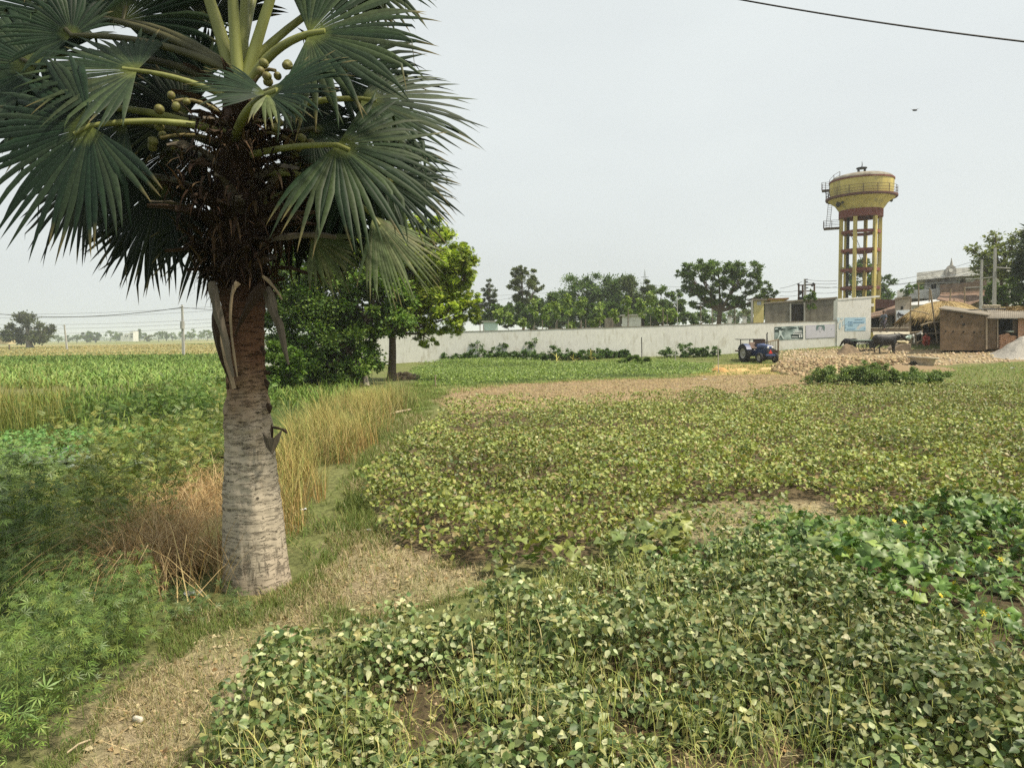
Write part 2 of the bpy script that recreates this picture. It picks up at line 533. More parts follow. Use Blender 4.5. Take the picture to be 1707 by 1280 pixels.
l_.new(at.outputs['Color'], vs_.inputs[0]); l_.new(mm.outputs[0], vs_.inputs['Scale'])
l_.new(vs_.outputs[0], pb.inputs['Base Color'])
ad = n_.new('ShaderNodeMath'); ad.operation = 'ADD'
l_.new(n1.outputs['Fac'], ad.inputs[0]); l_.new(n3.outputs['Distance'], ad.inputs[1])
bp = n_.new('ShaderNodeBump'); bp.inputs['Strength'].default_value = .9; bp.inputs['Distance'].default_value = .05
l_.new(ad.outputs[0], bp.inputs['Height']); l_.new(bp.outputs[0], pb.inputs['Normal'])
me.materials.append(gm)
go = bpy.data.objects.new('ground', me); COL.objects.link(go); tag(go, kind='structure')

# the shallow pond left of the bank
pond_m = nmat('pond_water', (.17, .19, .14), .25, 2.0, .25, .15, 12, .5)
pz = -.5
pm = MB()
pond_pts = [(-24 + 1.5 * math.sin(i * 1.3) + i * 1.9, 16.2 + .5 * math.sin(i * 2.1), pz) for i in range(10)] + [(-7.2 - i * 1.9, 19.6 + .6 * math.sin(i * 1.7), pz) for i in range(9)]
pm.prism(pond_pts, (0, 0, .012))
tag(pm.build('pond_water', pond_m), kind='structure')

# ------------------------------------------------------------------ bean field (nobody could count its plants)
def beans(name, poly, dens, size, hmin, hmax, cols, full, thin=None, stems=0, pods=0, podcol=((.34, .36, .12),), droop=(-1.1, .35), sparse=.32, label=None, cat='crop'):
    nb = NB()
    x, y = sample(poly, dens, .25, thin)
    hole = vnoise(x, y, .8, 41) * .55 + vnoise(x, y, .3, 42) * .45
    k = hole > sparse * RNG.uniform(.8, 1.2, len(x)); x, y, hole = x[k], y[k], hole[k]
    N = len(x)
    z0 = hgt(x, y)
    top = hmin + (hmax - hmin) * S((hole - .25) / .5)
    top = top * (.7 + .6 * vnoise(x, y, 2.6, 47)); z = z0 + top * (1 - RNG.random(N) ** 2.0 * .8)
    az = RNG.uniform(0, 2 * math.pi, N)
    tone = vnoise(x, y, 2.2, 43)[:, None]
    for j in range(3):
        a = az + (j - 1) * 1.75 + RNG.normal(0, .25, N)
        el = RNG.uniform(droop[0], droop[1], N)
        ax = azdir(a, el)
        nr = np.array([0, 0, 1.0]) + .8 * RNG.normal(size=(N, 3)) + np.array([.1, -.25, 0])
        s = size * RNG.uniform(.65, 1.25, N)
        M = frames(ax, nr) * s[:, None, None]
        Pp = np.stack([x + np.cos(a) * .02, y + np.sin(a) * .02, z], 1)
        c = palette(N, cols, .22) * (.80 + .62 * tone)
        nb.inst(BEAN_V if full else SIMP_V, BEAN_F if full else SIMP_F, M, Pp, c)
    if stems:
        k = RNG.random(N) < stems
        n = k.sum()
        blades(nb, x[k], y[k], z0[k], (z - z0)[k] * 1.05, np.full(n, .007), RNG.uniform(0, .3, n), az[k], palette(n, ((.2, .22, .08), (.16, .18, .07)), .2), 3, .3)
    if pods:
        xx, yy = sample(poly, pods, .2, thin)
        k = (vnoise(xx, yy, .9, 45) * .6 + vnoise(xx, yy, .35, 42) * .4) > RNG.uniform(.35, .62, len(xx)); xx, yy = xx[k], yy[k]
        n = len(xx)
        hh = RNG.uniform(.6, 1.32, n) * hmax
        blades(nb, xx, yy, hgt(xx, yy) + hh * .42, hh * RNG.uniform(.25, .72, n), RNG.uniform(.003, .007, n), RNG.uniform(0, .7, n), RNG.uniform(0, 6.28, n), palette(n, podcol, .25), 4, RNG.normal(.4, 1.1, n))
    o = nb.build(name, LEAF)
    return tag(o, label, cat, kind='stuff')

beans('bean_plants', NEAR_BEANS, 760, .053, .12, .40, ((.19, .225, .105), (.25, .28, .14), (.135, .175, .075), (.40, .415, .25), (.065, .10, .038), (.28, .275, .13), (.085, .125, .048), (.15, .19, .08)), True,
      thin=lambda x, y: np.clip(1.3 - y / 14, .4, 1), stems=.6, pods=560, podcol=((.36, .37, .13), (.30, .32, .11), (.42, .37, .18), (.20, .24, .08), (.14, .18, .06)), sparse=.24, droop=(-1.25, .5), label='dusty grey-green bean plants with pale pods filling the near plot')
beans('bean_crop', MID_BEANS, 230, .068, .14, .46, ((.225, .25, .082), (.19, .22, .072), (.275, .295, .105), (.135, .17, .055), (.23, .19, .09), (.10, .135, .045), (.21, .24, .08)), False,
      thin=lambda x, y: np.clip(10.5 / y, .25, 1), pods=9, podcol=((.36, .33, .13), (.24, .15, .08)), droop=(-1.0, .7), sparse=.28, label='yellow-green bean crop covering the middle field')

# gourd vines with lobed leaves and yellow flowers, right of the beans
nb = NB()
x, y = sample(GOURDS, 190, .4)
hole = vnoise(x, y, 1.1, 51) * .6 + vnoise(x, y, .4, 52) * .4
k = hole > .24; x, y, hole = x[k], y[k], hole[k]
N = len(x); top = .08 + .30 * S((hole - .3) / .4)
a = RNG.uniform(0, 6.28, N)
M = frames(azdir(a, RNG.uniform(-.7, .2, N)), np.array([0, -.45, 1.0]) + .6 * RNG.normal(size=(N, 3))) * (RNG.uniform(.045, .105, N) * (1 + .25 * (hole > .58)))[:, None, None]
nb.inst(GOURD_V, GOURD_F, M, np.stack([x, y, hgt(x, y) + top * RNG.uniform(.35, 1.05, N)], 1), palette(N, ((.095, .165, .045), (.125, .2, .058), (.18, .23, .105), (.065, .12, .034), (.19, .24, .075)), .2))
x, y = sample(GOURDS, 90, .4); N = len(x)
blades(nb, x, y, hgt(x, y), RNG.uniform(.12, .32, N), np.full(N, .012), RNG.uniform(.1, .6, N), RNG.uniform(0, 6.28, N), palette(N, ((.12, .18, .05), (.15, .2, .07)), .2), 3)
tag(nb.build('gourd_vines', LEAF), 'bright green sprawling gourd vines with lobed leaves beside the beans', 'crop', kind='stuff')
# big grey-green gourd leaves at the right edge and bare patch runners
flower_m = nmat('yellow_petals', (.78, .62, .06), .6, 20, .15)
fl = MB()
for k_ in range(6):
    a0 = k_ * math.pi / 3
    fl.add([(0, 0, .004), (.03 * math.cos(a0 - .35), .03 * math.sin(a0 - .35), .012), (.05 * math.cos(a0), .05 * math.sin(a0), .014), (.03 * math.cos(a0 + .35), .03 * math.sin(a0 + .35), .012)], [(0, 1, 2, 3)], True)
fl.ball((0, 0, .012), .009, 6, 4)
flower0 = None
for px, py in ((1398, 882), (1404, 868), (1490, 868), (1508, 870), (1583, 857), (1625, 796), (1668, 932), (1640, 938), (1601, 905), (1602, 922), (1590, 972), (1568, 993), (1578, 1008), (1662, 1014), (1680, 1026), (1514, 922), (1639, 1021), (1650, 913), (1540, 880), (1506, 921)):
    p = G(px, py + 14)
    p = P(px, py, p.y - .25)
    if flower0 is None:
        flower0 = fl.build('gourd_flower', flower_m); o = flower0
        tag(o, 'small yellow flower open among the gourd leaves', 'flower', 'yellow flowers on the gourd vines')
    else:
        o = flower0.copy(); COL.objects.link(o)
    o.location = p; o.rotation_euler = (rad(55) + random.uniform(-.4, .4), random.uniform(-.4, .4), random.uniform(0, 6)); o.scale = (.62,) * 3

# sparse pale plants in the gap between the two bean plots
nb = NB()
ROW = PG([(800, 965), (850, 955), (960, 950), (1040, 905), (1150, 903), (1160, 930), (960, 968), (840, 985)])
x, y = sample(ROW, 190, .2); N = len(x); a = RNG.uniform(0, 6.28, N)
M = frames(azdir(a, RNG.uniform(-.7, .4, N)), np.array([0, -.4, 1.0]) + .5 * RNG.normal(size=(N, 3))) * RNG.uniform(.06, .14, N)[:, None, None]
nb.inst(GOURD_V, GOURD_F, M, np.stack([x, y, hgt(x, y) + RNG.uniform(.05, .38, N)], 1), palette(N, ((.24, .25, .09), (.17, .2, .07), (.12, .16, .06)), .2))
x, y = sample(BARE, 150, .2); N = len(x); a = RNG.uniform(0, 6.28, N)
M = frames(azdir(a, RNG.uniform(-.7, .4, N)), np.array([0, -.4, 1.0]) + .5 * RNG.normal(size=(N, 3))) * RNG.uniform(.05, .1, N)[:, None, None]
k = vnoise(x, y, .8, 55) > .42
nb.inst(SIMP_V, SIMP_F, M[k], np.stack([x, y, hgt(x, y) + RNG.uniform(.02, .2, N)], 1)[k], palette(N, ((.16, .19, .06), (.12, .15, .05)), .2)[k])
tag(nb.build('creeping_plants', LEAF), 'sparse pale leafy plants between the two bean plots', 'crop', kind='stuff')

# low green crop below the white wall
nb = NB()
x, y = sample(LOWCROP, 190, .5); N = len(x); a = RNG.uniform(0, 6.28, N)
ht = .08 + .34 * S((vnoise(x / 3, y, 1.6, 61) - .35) / .4)
M = frames(azdir(a, RNG.uniform(-.5, .6, N)), np.array([0, -.4, 1.0]) + .5 * RNG.normal(size=(N, 3))) * RNG.uniform(.05, .12, N)[:, None, None]
nb.inst(SIMP_V, SIMP_F, M, np.stack([x, y, hgt(x, y) + ht * RNG.uniform(.3, 1, N)], 1), palette(N, ((.16, .225, .055), (.13, .19, .044), (.22, .28, .08), (.08, .125, .03)), .2))
tag(nb.build('low_crop', LEAF), 'low bright green crop in rows below the white wall', 'crop', kind='stuff')

# ------------------------------------------------------------------ grass on the bank, dry and green
nb = NB()
x, y = sample(TRACK, 9000, .15, lambda x, y: np.clip((4.6 / y) ** 1.7, .03, 1)); N = len(x)
g = vnoise(x, y, .9, 31) * .6 + vnoise(x, y, .3, 32) * .4
dz = inpoly(x + .3 * (g - .5), y + .5 * (g - .5), DUSTY) | inpoly(x + .25 * (g - .5), y, DUSTY2)
dry = RNG.random(N) < np.where(dz, .72 + .2 * g, S((g - .38) / .24) * .5 + .1)
c = np.where(dry[:, None], palette(N, ((.33, .285, .17), (.27, .225, .125), (.42, .37, .24), (.19, .155, .09)), .2), palette(N, ((.13, .17, .055), (.10, .14, .045), (.17, .19, .07)), .2))
kk = ~dz | (RNG.random(N) < .30 + .5 * (g > .5)); x, y, g, dry, dz = x[kk], y[kk], g[kk], dry[kk], dz[kk]; c = c[kk]; N = len(x)
ln = np.where(dry, RNG.uniform(.04, .12, N), RNG.uniform(.035, .12, N)) * np.clip(y / 6, .8, 2)
blades(nb, x, y, hgt(x, y) - .004, ln, .0050 * np.clip(y / 5, .8, 3), np.where(dry, RNG.uniform(.45, 1.35, N), RNG.uniform(.1, .9, N)), RNG.uniform(0, 6.28, N), c, 2, .12)
tag(nb.build('bank_grass', BLADE), 'short trampled dry grass along the bank between palm and beans', 'grass', kind='stuff')

def grass_patch(name, pts, dens, hlo, hhi, width, cols, lean=(.0, .35), label=None, thin=None, nseg=3, world=False, seed=71, top=None, mat=None, curl=.5, clump=.0):
    poly = pts if world else PG(pts)
    nb = NB()
    x, y = sample(poly, dens, .6, thin)
    if clump:
        k = vnoise(x, y, .6, seed + 5) > clump; x, y = x[k], y[k]
    N = len(x)
    hh = (hlo + (hhi - hlo) * (.55 * vnoise(x, y, 1.4, seed) + .45 * vnoise(x, y, .4, seed + 1))) * RNG.uniform(.5, 1.15, N)
    c = palette(N, cols, .22)
    if top is not None:
        c = np.repeat(c[:, None, :], 2 * nseg + 1, 1)
        t = np.repeat(np.linspace(0, 1, nseg + 1), 2)[:2 * nseg + 1][None, :, None]
        c = c * (1 - t ** 1.5) + np.asarray(top) * RNG.uniform(.7, 1.3, (N, 1, 1)) * t ** 1.5
    blades(nb, x, y, hgt(x, y) - .01, hh, width * RNG.uniform(.7, 1.3, N), RNG.uniform(*lean, N), RNG.uniform(0, 6.28, N), c, nseg, curl)
    return nb, name, label, mat or BLADE

def done(t, kind='stuff', cat='grass'):
    nb, name, label, mat = t
    return tag(nb.build(name, mat), label, cat, kind=kind)

# tan and green tall grass right of the trunk
t = grass_patch('tall_grass', [(455, 905), (470, 800), (500, 720), (560, 690), (640, 672), (655, 690), (610, 745), (570, 800), (530, 850), (500, 890)], 420, .7, 1.45, .008, ((.42, .30, .16), (.47, .36, .2), (.36, .25, .13), (.42, .27, .125), (.46, .30, .14), (.28, .24, .10), (.2, .23, .08)), (.0, .4), 'tall tan grass with green tips right of the palm trunk', top=(.27, .285, .11), clump=.42, mat=DRY)
nb = t[0]
x, y = sample(PG([(460, 800), (500, 720), (560, 680), (660, 655), (700, 672), (640, 715), (580, 770)]), 170, .5); N = len(x)
blades(nb, x, y, hgt(x, y), RNG.uniform(.4, .8, N) * (.6 + .9 * vnoise(x, y, .8, 5)), np.full(N, .013), RNG.uniform(0, .5, N), RNG.uniform(0, 6.28, N), palette(N, ((.18, .215, .08), (.22, .235, .105), (.13, .175, .055), (.34, .28, .15)), .2), 3, RNG.normal(.4, .5, N))
done(t)
done(grass_patch('root_grass', [(355, 992), (365, 972), (400, 978), (450, 980), (490, 972), (505, 992), (450, 1008), (390, 1008)], 900, .05, .17, .007, ((.15, .2, .06), (.33, .28, .15), (.2, .22, .08), (.28, .22, .12)), (.0, .9), 'ragged grass gathered round the foot of the palm'))
# the brown dry clump left of the trunk
t = grass_patch('dry_grass', [(235, 1000), (240, 900), (270, 840), (330, 815), (375, 830), (376, 955), (330, 985)], 1100, .65, 1.3, .006, ((.36, .255, .14), (.42, .31, .175), (.27, .18, .095), (.48, .38, .235)), (.0, .75), 'dry brown grass clump left of the palm trunk', nseg=4, mat=DRY, curl=.9, clump=.25)
done(t)
# green verge at the trunk's right foot and by the bean plot
t = grass_patch('verge_grass', [(470, 985), (475, 900), (500, 870), (560, 850), (600, 800), (640, 735), (700, 690), (735, 672), (725, 640), (680, 640), (640, 680), (590, 760), (545, 880), (520, 960)], 500, .08, .24, .010, ((.12, .17, .05), (.15, .19, .06), (.2, .2, .08), (.09, .13, .04)), (.0, .6), 'fresh green grass verge beside the bean plot')
done(t)
# wide grassy bank between pond and maize
t = grass_patch('bank_weeds', [(-10, 722), (0, 668), (200, 650), (460, 640), (560, 640), (620, 650), (560, 676), (440, 700), (380, 725), (200, 716)], 26, .35, .85, .05, ((.12, .19, .05), (.155, .215, .06), (.085, .14, .036), (.2, .24, .08)), (.0, .7), 'lush green grass on the far bank of the pond', thin=lambda x, y: np.clip(24 / y, .3, 1))
done(t)
# maize
t = grass_patch('maize_field', np.array([(-75, 36), (-9, 34), (-11, 62), (-60, 74), (-100, 70)]), 9, .55, 1.05, .10, ((.15, .225, .065), (.19, .265, .085), (.25, .31, .12), (.10, .165, .048)), (.05, .7), 'bright green young maize field beyond the pond', world=True, thin=lambda x, y: np.clip(40 / y, .3, 1), curl=1.0)
done(t, cat='crop')
# crops and stubble on the far plain
nb = NB()
N = 90000
y = 62 + 240 * RNG.random(N) ** 1.6; x = -4 - (y * .85 + 10) * RNG.random(N)
bn = vnoise(x / 7, y + .18 * x, 11, 8) * .65 + vnoise(x / 3, y + .1 * x, 34, 9) * .35
dry = S((bn - .44 + .12 * S((y - 85) / 50)) / .1); k = RNG.random(N) < .55 + .4 * (1 - dry); x, y, dry = x[k], y[k], dry[k]; N = len(x)
c = np.where((RNG.random(N) < dry)[:, None], palette(N, ((.33, .28, .13), (.27, .23, .10), (.38, .33, .17)), .2), palette(N, ((.13, .19, .055), (.10, .155, .045), (.17, .22, .07)), .2))
blades(nb, x, y, hgt(x, y) - .02, RNG.uniform(.12, .45, N) * (1.3 - .7 * dry), .0022 * y, RNG.uniform(0, .9, N), RNG.uniform(0, 6.28, N), c, 2, .4)
tag(nb.build('plain_grass', BLADE), 'strips of green crop and dry stubble on the far plain', 'grass', kind='stuff')
# reddish-brown reeds at the left edge
t = grass_patch('reed_grass', [(-140, 735), (-140, 690), (40, 690), (110, 694), (140, 712), (90, 726), (0, 735)], 75, .9, 2.7, .016, ((.15, .2, .06), (.18, .22, .07), (.2, .21, .075)), (.0, .35), 'tall reed grass with reddish tops at the left edge', top=(.33, .26, .11), seed=77, curl=.25)
done(t)
# pond weed
nb = NB()
x, y = sample(PG([(-200, 748), (0, 728), (230, 722), (400, 728), (385, 775), (300, 790), (200, 768), (90, 775), (-200, 790)]), 120, .3); N = len(x); a = RNG.uniform(0, 6.28, N)
M = frames(azdir(a, RNG.uniform(-.2, .8, N)), np.array([0, -.3, 1.0]) + .4 * RNG.normal(size=(N, 3))) * RNG.uniform(.06, .13, N)[:, None, None]
nb.inst(SIMP_V, SIMP_F, M, np.stack([x, y, np.maximum(hgt(x, y), pz) + RNG.uniform(.02, .22, N)], 1), palette(N, ((.10, .215, .06), (.13, .25, .075), (.065, .15, .04), (.17, .28, .10)), .2))
tag(nb.build('pond_weed', LEAF), 'bright green pond weed floating along the left pond', 'water plants', kind='stuff')

DCLOD_V = [(-.5, -.4, -.3), (.45, -.5, -.25), (.5, .4, -.3), (-.4, .5, -.25), (-.3, -.3, .3), (.3, -.25, .38), (.28, .3, .25), (-.35, .28, .34)]
DCLOD_F = [(0, 1, 5, 4), (1, 2, 6, 5), (2, 3, 7, 6), (3, 0, 4, 7), (4, 5, 6, 7), (3, 2, 1, 0)]
# ------------------------------------------------------------------ weeds on the left: fine-leaved herbs in a mass
def herbs(name, poly, dens, hlo, hhi, lsize, nodes, cols, tmpl, label, spread=.16, el=(-.5, .7), world=True, stemcol=((.14, .18, .06),), conic=.7, clump=0.0):
    nb = NB()
    x, y = sample(poly, dens, .4)
    if clump:
        k = vnoise(x, y, 1.0, 91) > clump; x, y = x[k], y[k]
    N = len(x)
    hh = RNG.uniform(hlo, hhi, N) * (.75 + .5 * vnoise(x, y, 1.3, 81))
    z = hgt(x, y)
    la = RNG.uniform(0, 6.28, N); ln = RNG.uniform(0, .25, N)
    tone = RNG.uniform(.8, 1.2, (N, 1))
    blades(nb, x, y, z, hh, np.full(N, .010), ln, la, palette(N, stemcol, .2), 3, .12)
    for k in range(nodes):
        t = (k + RNG.random(N)) / nodes
        r = spread * (1 - conic * t) * RNG.uniform(.15, 1.1, N)
        a = RNG.uniform(0, 6.28, N)
        lz = hh * (.12 + .9 * t)
        off = np.stack([np.cos(la), np.sin(la)], -1) * (lz * np.sin(ln + .06))[:, None] + np.stack([np.cos(a), np.sin(a)], -1) * r[:, None]
        M = frames(azdir(a, RNG.uniform(*el, N)), np.array([0, -.2, 1.0]) + .5 * RNG.normal(size=(N, 3))) * (lsize * RNG.uniform(.6, 1.25, N))[:, None, None]
        nb.inst(tmpl[0], tmpl[1], M, np.stack([x + off[:, 0], y + off[:, 1], z + lz * np.cos(ln)], 1), palette(N, cols, .18) * tone)
    return tag(nb.build(name, LEAF), label, 'weeds', kind='stuff')

PALM5 = (PALM5_V, PALM5_F)
def feather():
    v, f = [], []
    for k in range(7):
        t = .12 + .13 * k
        for s in (-1, 1):
            o = len(v); L = .32 * (1 - .55 * t)
            v += [(0, t, 0), (s * L * .6 - .0, t + L * .35 - .035, .02), (s * L, t + L * .75, -.03), (s * L * .45, t + L * .6, .02)]
            f.append((o, o + 1, o + 2, o + 3) if s < 0 else (o, o + 3, o + 2, o + 1))
    return v, f
FEATH = feather()
herbs('hemp_weeds', PG([(-160, 1279), (-60, 1120), (0, 1010), (120, 985), (255, 1010), (300, 1060), (250, 1120), (150, 1200), (110, 1279)]), 34, .42, .68, .062, 60, ((.095, .145, .042), (.12, .175, .05), (.07, .11, .033), (.16, .2, .06)), PALM5, 'dense green narrow-leaved weeds in the near left corner', .2, (-.7, .4))
herbs('bush_weeds', PG([(-260, 1020), (-220, 900), (0, 880), (110, 905), (240, 960), (300, 1010), (200, 1005), (60, 985), (0, 1000)]), 11, .7, 1.25, .125, 40, ((.12, .17, .05), (.155, .205, .06), (.085, .125, .038), (.23, .25, .08)), PALM5, 'tall dark green weeds left of the dry grass', .24, (-.6, .5), clump=.25)
herbs('edge_weeds', PG([(-160, 985), (-60, 930), (0, 900), (110, 905), (120, 950), (60, 985), (-60, 1010)]), 7, 1.0, 1.5, .10, 60, ((.075, .12, .036), (.10, .15, .045), (.055, .09, .028)), PALM5, 'tall pointed dark green weeds at the left edge of the photo', .27, (-.6, .6), conic=.85)
herbs('feathery_weeds', PG([(120, 930), (110, 850), (200, 800), (340, 770), (420, 740), (400, 800), (330, 850), (260, 930), (200, 965)]), 12, .8, 1.65, .13, 44, ((.16, .205, .068), (.20, .24, .08), (.115, .16, .052), (.25, .25, .09)), FEATH, 'feathery pale green weeds between pond and palm', .17, (-.2, .9), clump=.2)
herbs('pondside_weeds', PG([(-140, 790), (0, 800), (120, 815), (130, 850), (0, 880), (-160, 900)]), 7, .55, 1.0, .13, 30, ((.15, .22, .075), (.19, .26, .09)), FEATH, 'dark feathery weeds at the near edge of the pond', .2, (-.3, .8))
herbs('far_weeds', PG([(-60, 724), (60, 716), (240, 712), (380, 712), (440, 690), (470, 660), (420, 662), (200, 690), (0, 708)]), 5, .5, 1.0, .2, 26, ((.075, .13, .036), (.10, .165, .045), (.14, .2, .06)), FEATH, 'dark green weeds on the steep far bank of the pond', .3, (-.3, .8))
herbs('corner_weeds', PG([(-120, 1279), (-60, 1225), (40, 1222), (85, 1250), (60, 1300)]), 40, .2, .36, .08, 22, ((.17, .25, .075), (.21, .29, .09), (.13, .2, .06)), PALM5, 'short lime-green herbs in the bottom left corner', .12)
herbs('verge_weeds', PG([(430, 1010), (300, 1060), (290, 990), (380, 975)]), 26, .08, .2, .06, 16, ((.10, .15, .055), (.08, .12, .045)), PALM5, 'short herbs at the foot of the palm', .09)
# fallen dry leaves, crumbs of earth and bits of straw over the open soil
nb = NB()
for poly_, dn_ in ((DUSTY, 90), (DUSTY2, 100), (NEAR_BEANS, 110), (BARE, 60)):
    x, y = sample(poly_, dn_, .15); N = len(x); a = RNG.uniform(0, 6.28, N)
    M = frames(azdir(a, RNG.uniform(-.3, .4, N)), np.array([0, 0, 1.0]) + .5 * RNG.normal(size=(N, 3))) * (.018 + .045 * RNG.random(N) ** 2)[:, None, None]
    nb.inst(SIMP_V, SIMP_F, M, np.stack([x, y, hgt(x, y) + .012], 1), palette(N, ((.40, .32, .19), (.30, .22, .12), (.2, .14, .08), (.46, .40, .26)), .2))
    x, y = sample(poly_, dn_ * .8, .15); N = len(x)
    M = frames(rdir(N), rdir(N)) * (.006 + .03 * RNG.random(N) ** 3)[:, None, None]
    nb.inst(DCLOD_V, DCLOD_F, M, np.stack([x, y, hgt(x, y)], 1), palette(N, ((.34, .27, .17), (.26, .2, .125), (.42, .35, .24)), .2))
    x, y = sample(poly_, dn_ * .35, .15); N = len(x)
    blades(nb, x, y, hgt(x, y) + .01, RNG.uniform(.08, .28, N), np.full(N, .006), RNG.uniform(1.25, 1.5, N), RNG.uniform(0, 6.28, N), palette(N, ((.48, .40, .25), (.36, .28, .16)), .2), 3, RNG.normal(0, .06, N))
tag(nb.build('leaf_litter', DRY), 'fallen dry leaves, straw bits and crumbs of earth on the path', 'litter', kind='stuff')
# loose fallen stalks over the dry clump and bank
nb = NB()
N = 90
pp = np.array([tuple(G(random.uniform(240, 380), random.uniform(900, 1010))) for _ in range(N)])
blades(nb, pp[:, 0], pp[:, 1], pp[:, 2], RNG.uniform(.5, 1.15, N), RNG.uniform(.007, .014, N), RNG.uniform(.2, .9, N), RNG.uniform(0, 6.28, N), palette(N, ((.5, .4, .22), (.42, .32, .17)), .15), 3, .2)
tag(nb.build('straw_stalks', DRY), 'pale loose straw stalks leaning over the dry brown grass', 'straw', kind='stuff')

# patches of grass round the wall, tractor and village edge
for nm_, pts_, dn_, cl_, lb_ in (('field_grass', [(1400, 640), (1440, 622), (1560, 616), (1650, 606), (1700, 603), (1800, 606), (1800, 650), (1560, 652)], 40, ((.16, .23, .065), (.20, .26, .08), (.12, .18, .05), (.3, .27, .12)), 'patchy green grass between the bean crop and the shed'),
                                 ('field_grass', [(1180, 600), (1215, 590), (1300, 584), (1420, 578), (1420, 583), (1330, 590), (1300, 603), (1290, 622), (1420, 640), (1330, 624), (1200, 626)], 30, ((.17, .22, .065), (.21, .25, .085), (.13, .17, .05)), 'thin green grass around the tractor and wall foot'),
                                 ('field_grass', [(690, 604), (1200, 586), (1200, 600), (1060, 606), (700, 612)], 30, ((.16, .23, .065), (.20, .26, .08), (.11, .17, .045)), 'green grass strip along the wall foot'),
                                 ('field_grass', [(690, 645), (860, 638), (1000, 631), (1195, 622), (1195, 627), (1000, 635), (860, 642), (720, 662), (700, 690), (640, 690), (640, 650)], 60, ((.15, .22, .06), (.20, .26, .085), (.26, .25, .11)), 'grass border at the corner of the fallow strip')):
    t = grass_patch(nm_, pts_, dn_, .08, .26, .03, cl_, (.0, .8), lb_)
    done(t)
done(grass_patch('sparse_grass', [(1040, 905), (1120, 850), (1250, 830), (1400, 838), (1430, 885), (1270, 895), (1150, 905)], 420, .05, .16, .009, ((.2, .24, .08), (.34, .29, .14), (.26, .27, .10), (.15, .2, .06)), (.1, 1.1), 'thin mixed grass over the bare gap between beans and gourds', clump=.35))

# fallow field: clods and stubble
nb = NB()
x, y = sample(FALLOW, 90, .3); N = len(x)
CL = [(-.5, -.5, 0), (.5, -.5, 0), (.5, .5, 0), (-.5, .5, 0), (.1, -.05, .55)]
M = frames(azdir(RNG.uniform(0, 6.28, N), np.zeros(N)), np.array([0, 0, 1.0]) + .25 * RNG.normal(size=(N, 3))) * (.02 + .075 * RNG.random(N) ** 2)[:, None, None]
nb.inst(CL, [(0, 1, 4), (1, 2, 4), (2, 3, 4), (3, 0, 4)], M, np.stack([x, y, hgt(x, y) - .01], 1), palette(N, ((.29, .22, .135), (.25, .19, .115), (.33, .255, .16), (.17, .13, .08)), .12))
x, y = sample(FALLOW, 110, .3); N = len(x)
blades(nb, x, y, hgt(x, y), RNG.uniform(.05, .2, N), np.full(N, .016), RNG.uniform(.8, 1.5, N), RNG.uniform(0, 6.28, N), palette(N, ((.40, .335, .2), (.31, .245, .145), (.2, .155, .09), (.25, .25, .11)), .2), 2, .05)
tag(nb.build('field_rubble', DRY, smooth=False), 'dry brown clods and stubble on the fallow strip', 'soil', kind='stuff')
# ------------------------------------------------------------------ the palmyra palm
PALM_Y = G(430, 972).y
base = G(430, 972)
palm = thing('palmyra_palm', 'stout fan palm with grey trunk and green fruits on the bank', 'palm tree', (base.x, base.y, base.z - .03))
def pw(px, py, dy=0.0):
    return P(px, py, PALM_Y + dy)
PXM = PALM_Y / FPX
# trunk: centre and width in the photograph at each height, turned into metres
prof = [(985, 431, 122), (972, 431, 114), (950, 430, 108), (900, 427, 99), (850, 425, 92), (800, 421, 84), (750, 418, 77), (700, 415, 72), (672, 414, 66), (655, 414, 60), (620, 412, 55), (580, 411, 53), (540, 409, 56), (500, 406, 66), (450, 402, 74), (400, 400, 78), (350, 399, 76), (300, 398, 70), (250, 397, 60), (200, 397, 48), (150, 398, 36), (120, 399, 18)]
tr = MB()
nseg = 72
ts = np.array([p[0] for p in prof], float)
rows = []
for py in np.linspace(985, 120, 300):
    cx = np.interp(-py, -ts, [p[1] for p in prof]); w = np.interp(-py, -ts, [p[2] for p in prof])
    c = pw(cx, py)
    rows.append((c.x, base.y, c.z, w / 2 * PXM))
vs = []
for i, (cx, cy, cz, r) in enumerate(rows):
    for k in range(nseg):
        w = 2 * math.pi * k / nseg
        ring = .012 * math.sin(cz * 58 + 2.0 * math.sin(w * 2 + cz * 3)) * (1 if cz > .7 else .45)
        fis = .010 * (float(vnoise([w * 9], [cz * 1.2], .35, 3)[0]) - .5) * 2
        low = .03 * (float(vnoise([math.cos(w) * 2 + 5], [math.sin(w) * 2 + cz * .8], .8, 4)[0]) - .5) * 2
        shred = 0.045 * max(0, float(vnoise([w * 5], [cz * 6], .6, 9)[0]) - .6) * (1 if 1.5 < cz < 4.2 else .2)
        rr = r + ring * .3 + fis + low * (1 if cz < 1 else .6) + shred
        vs.append((cx + rr * math.cos(w), cy + rr * math.sin(w), cz))
fs = [(i * nseg + k, i * nseg + (k + 1) % nseg, (i + 1) * nseg + (k + 1) % nseg, (i + 1) * nseg + k) for i in range(len(rows) - 1) for k in range(nseg)]
tr.add(vs, fs, True)
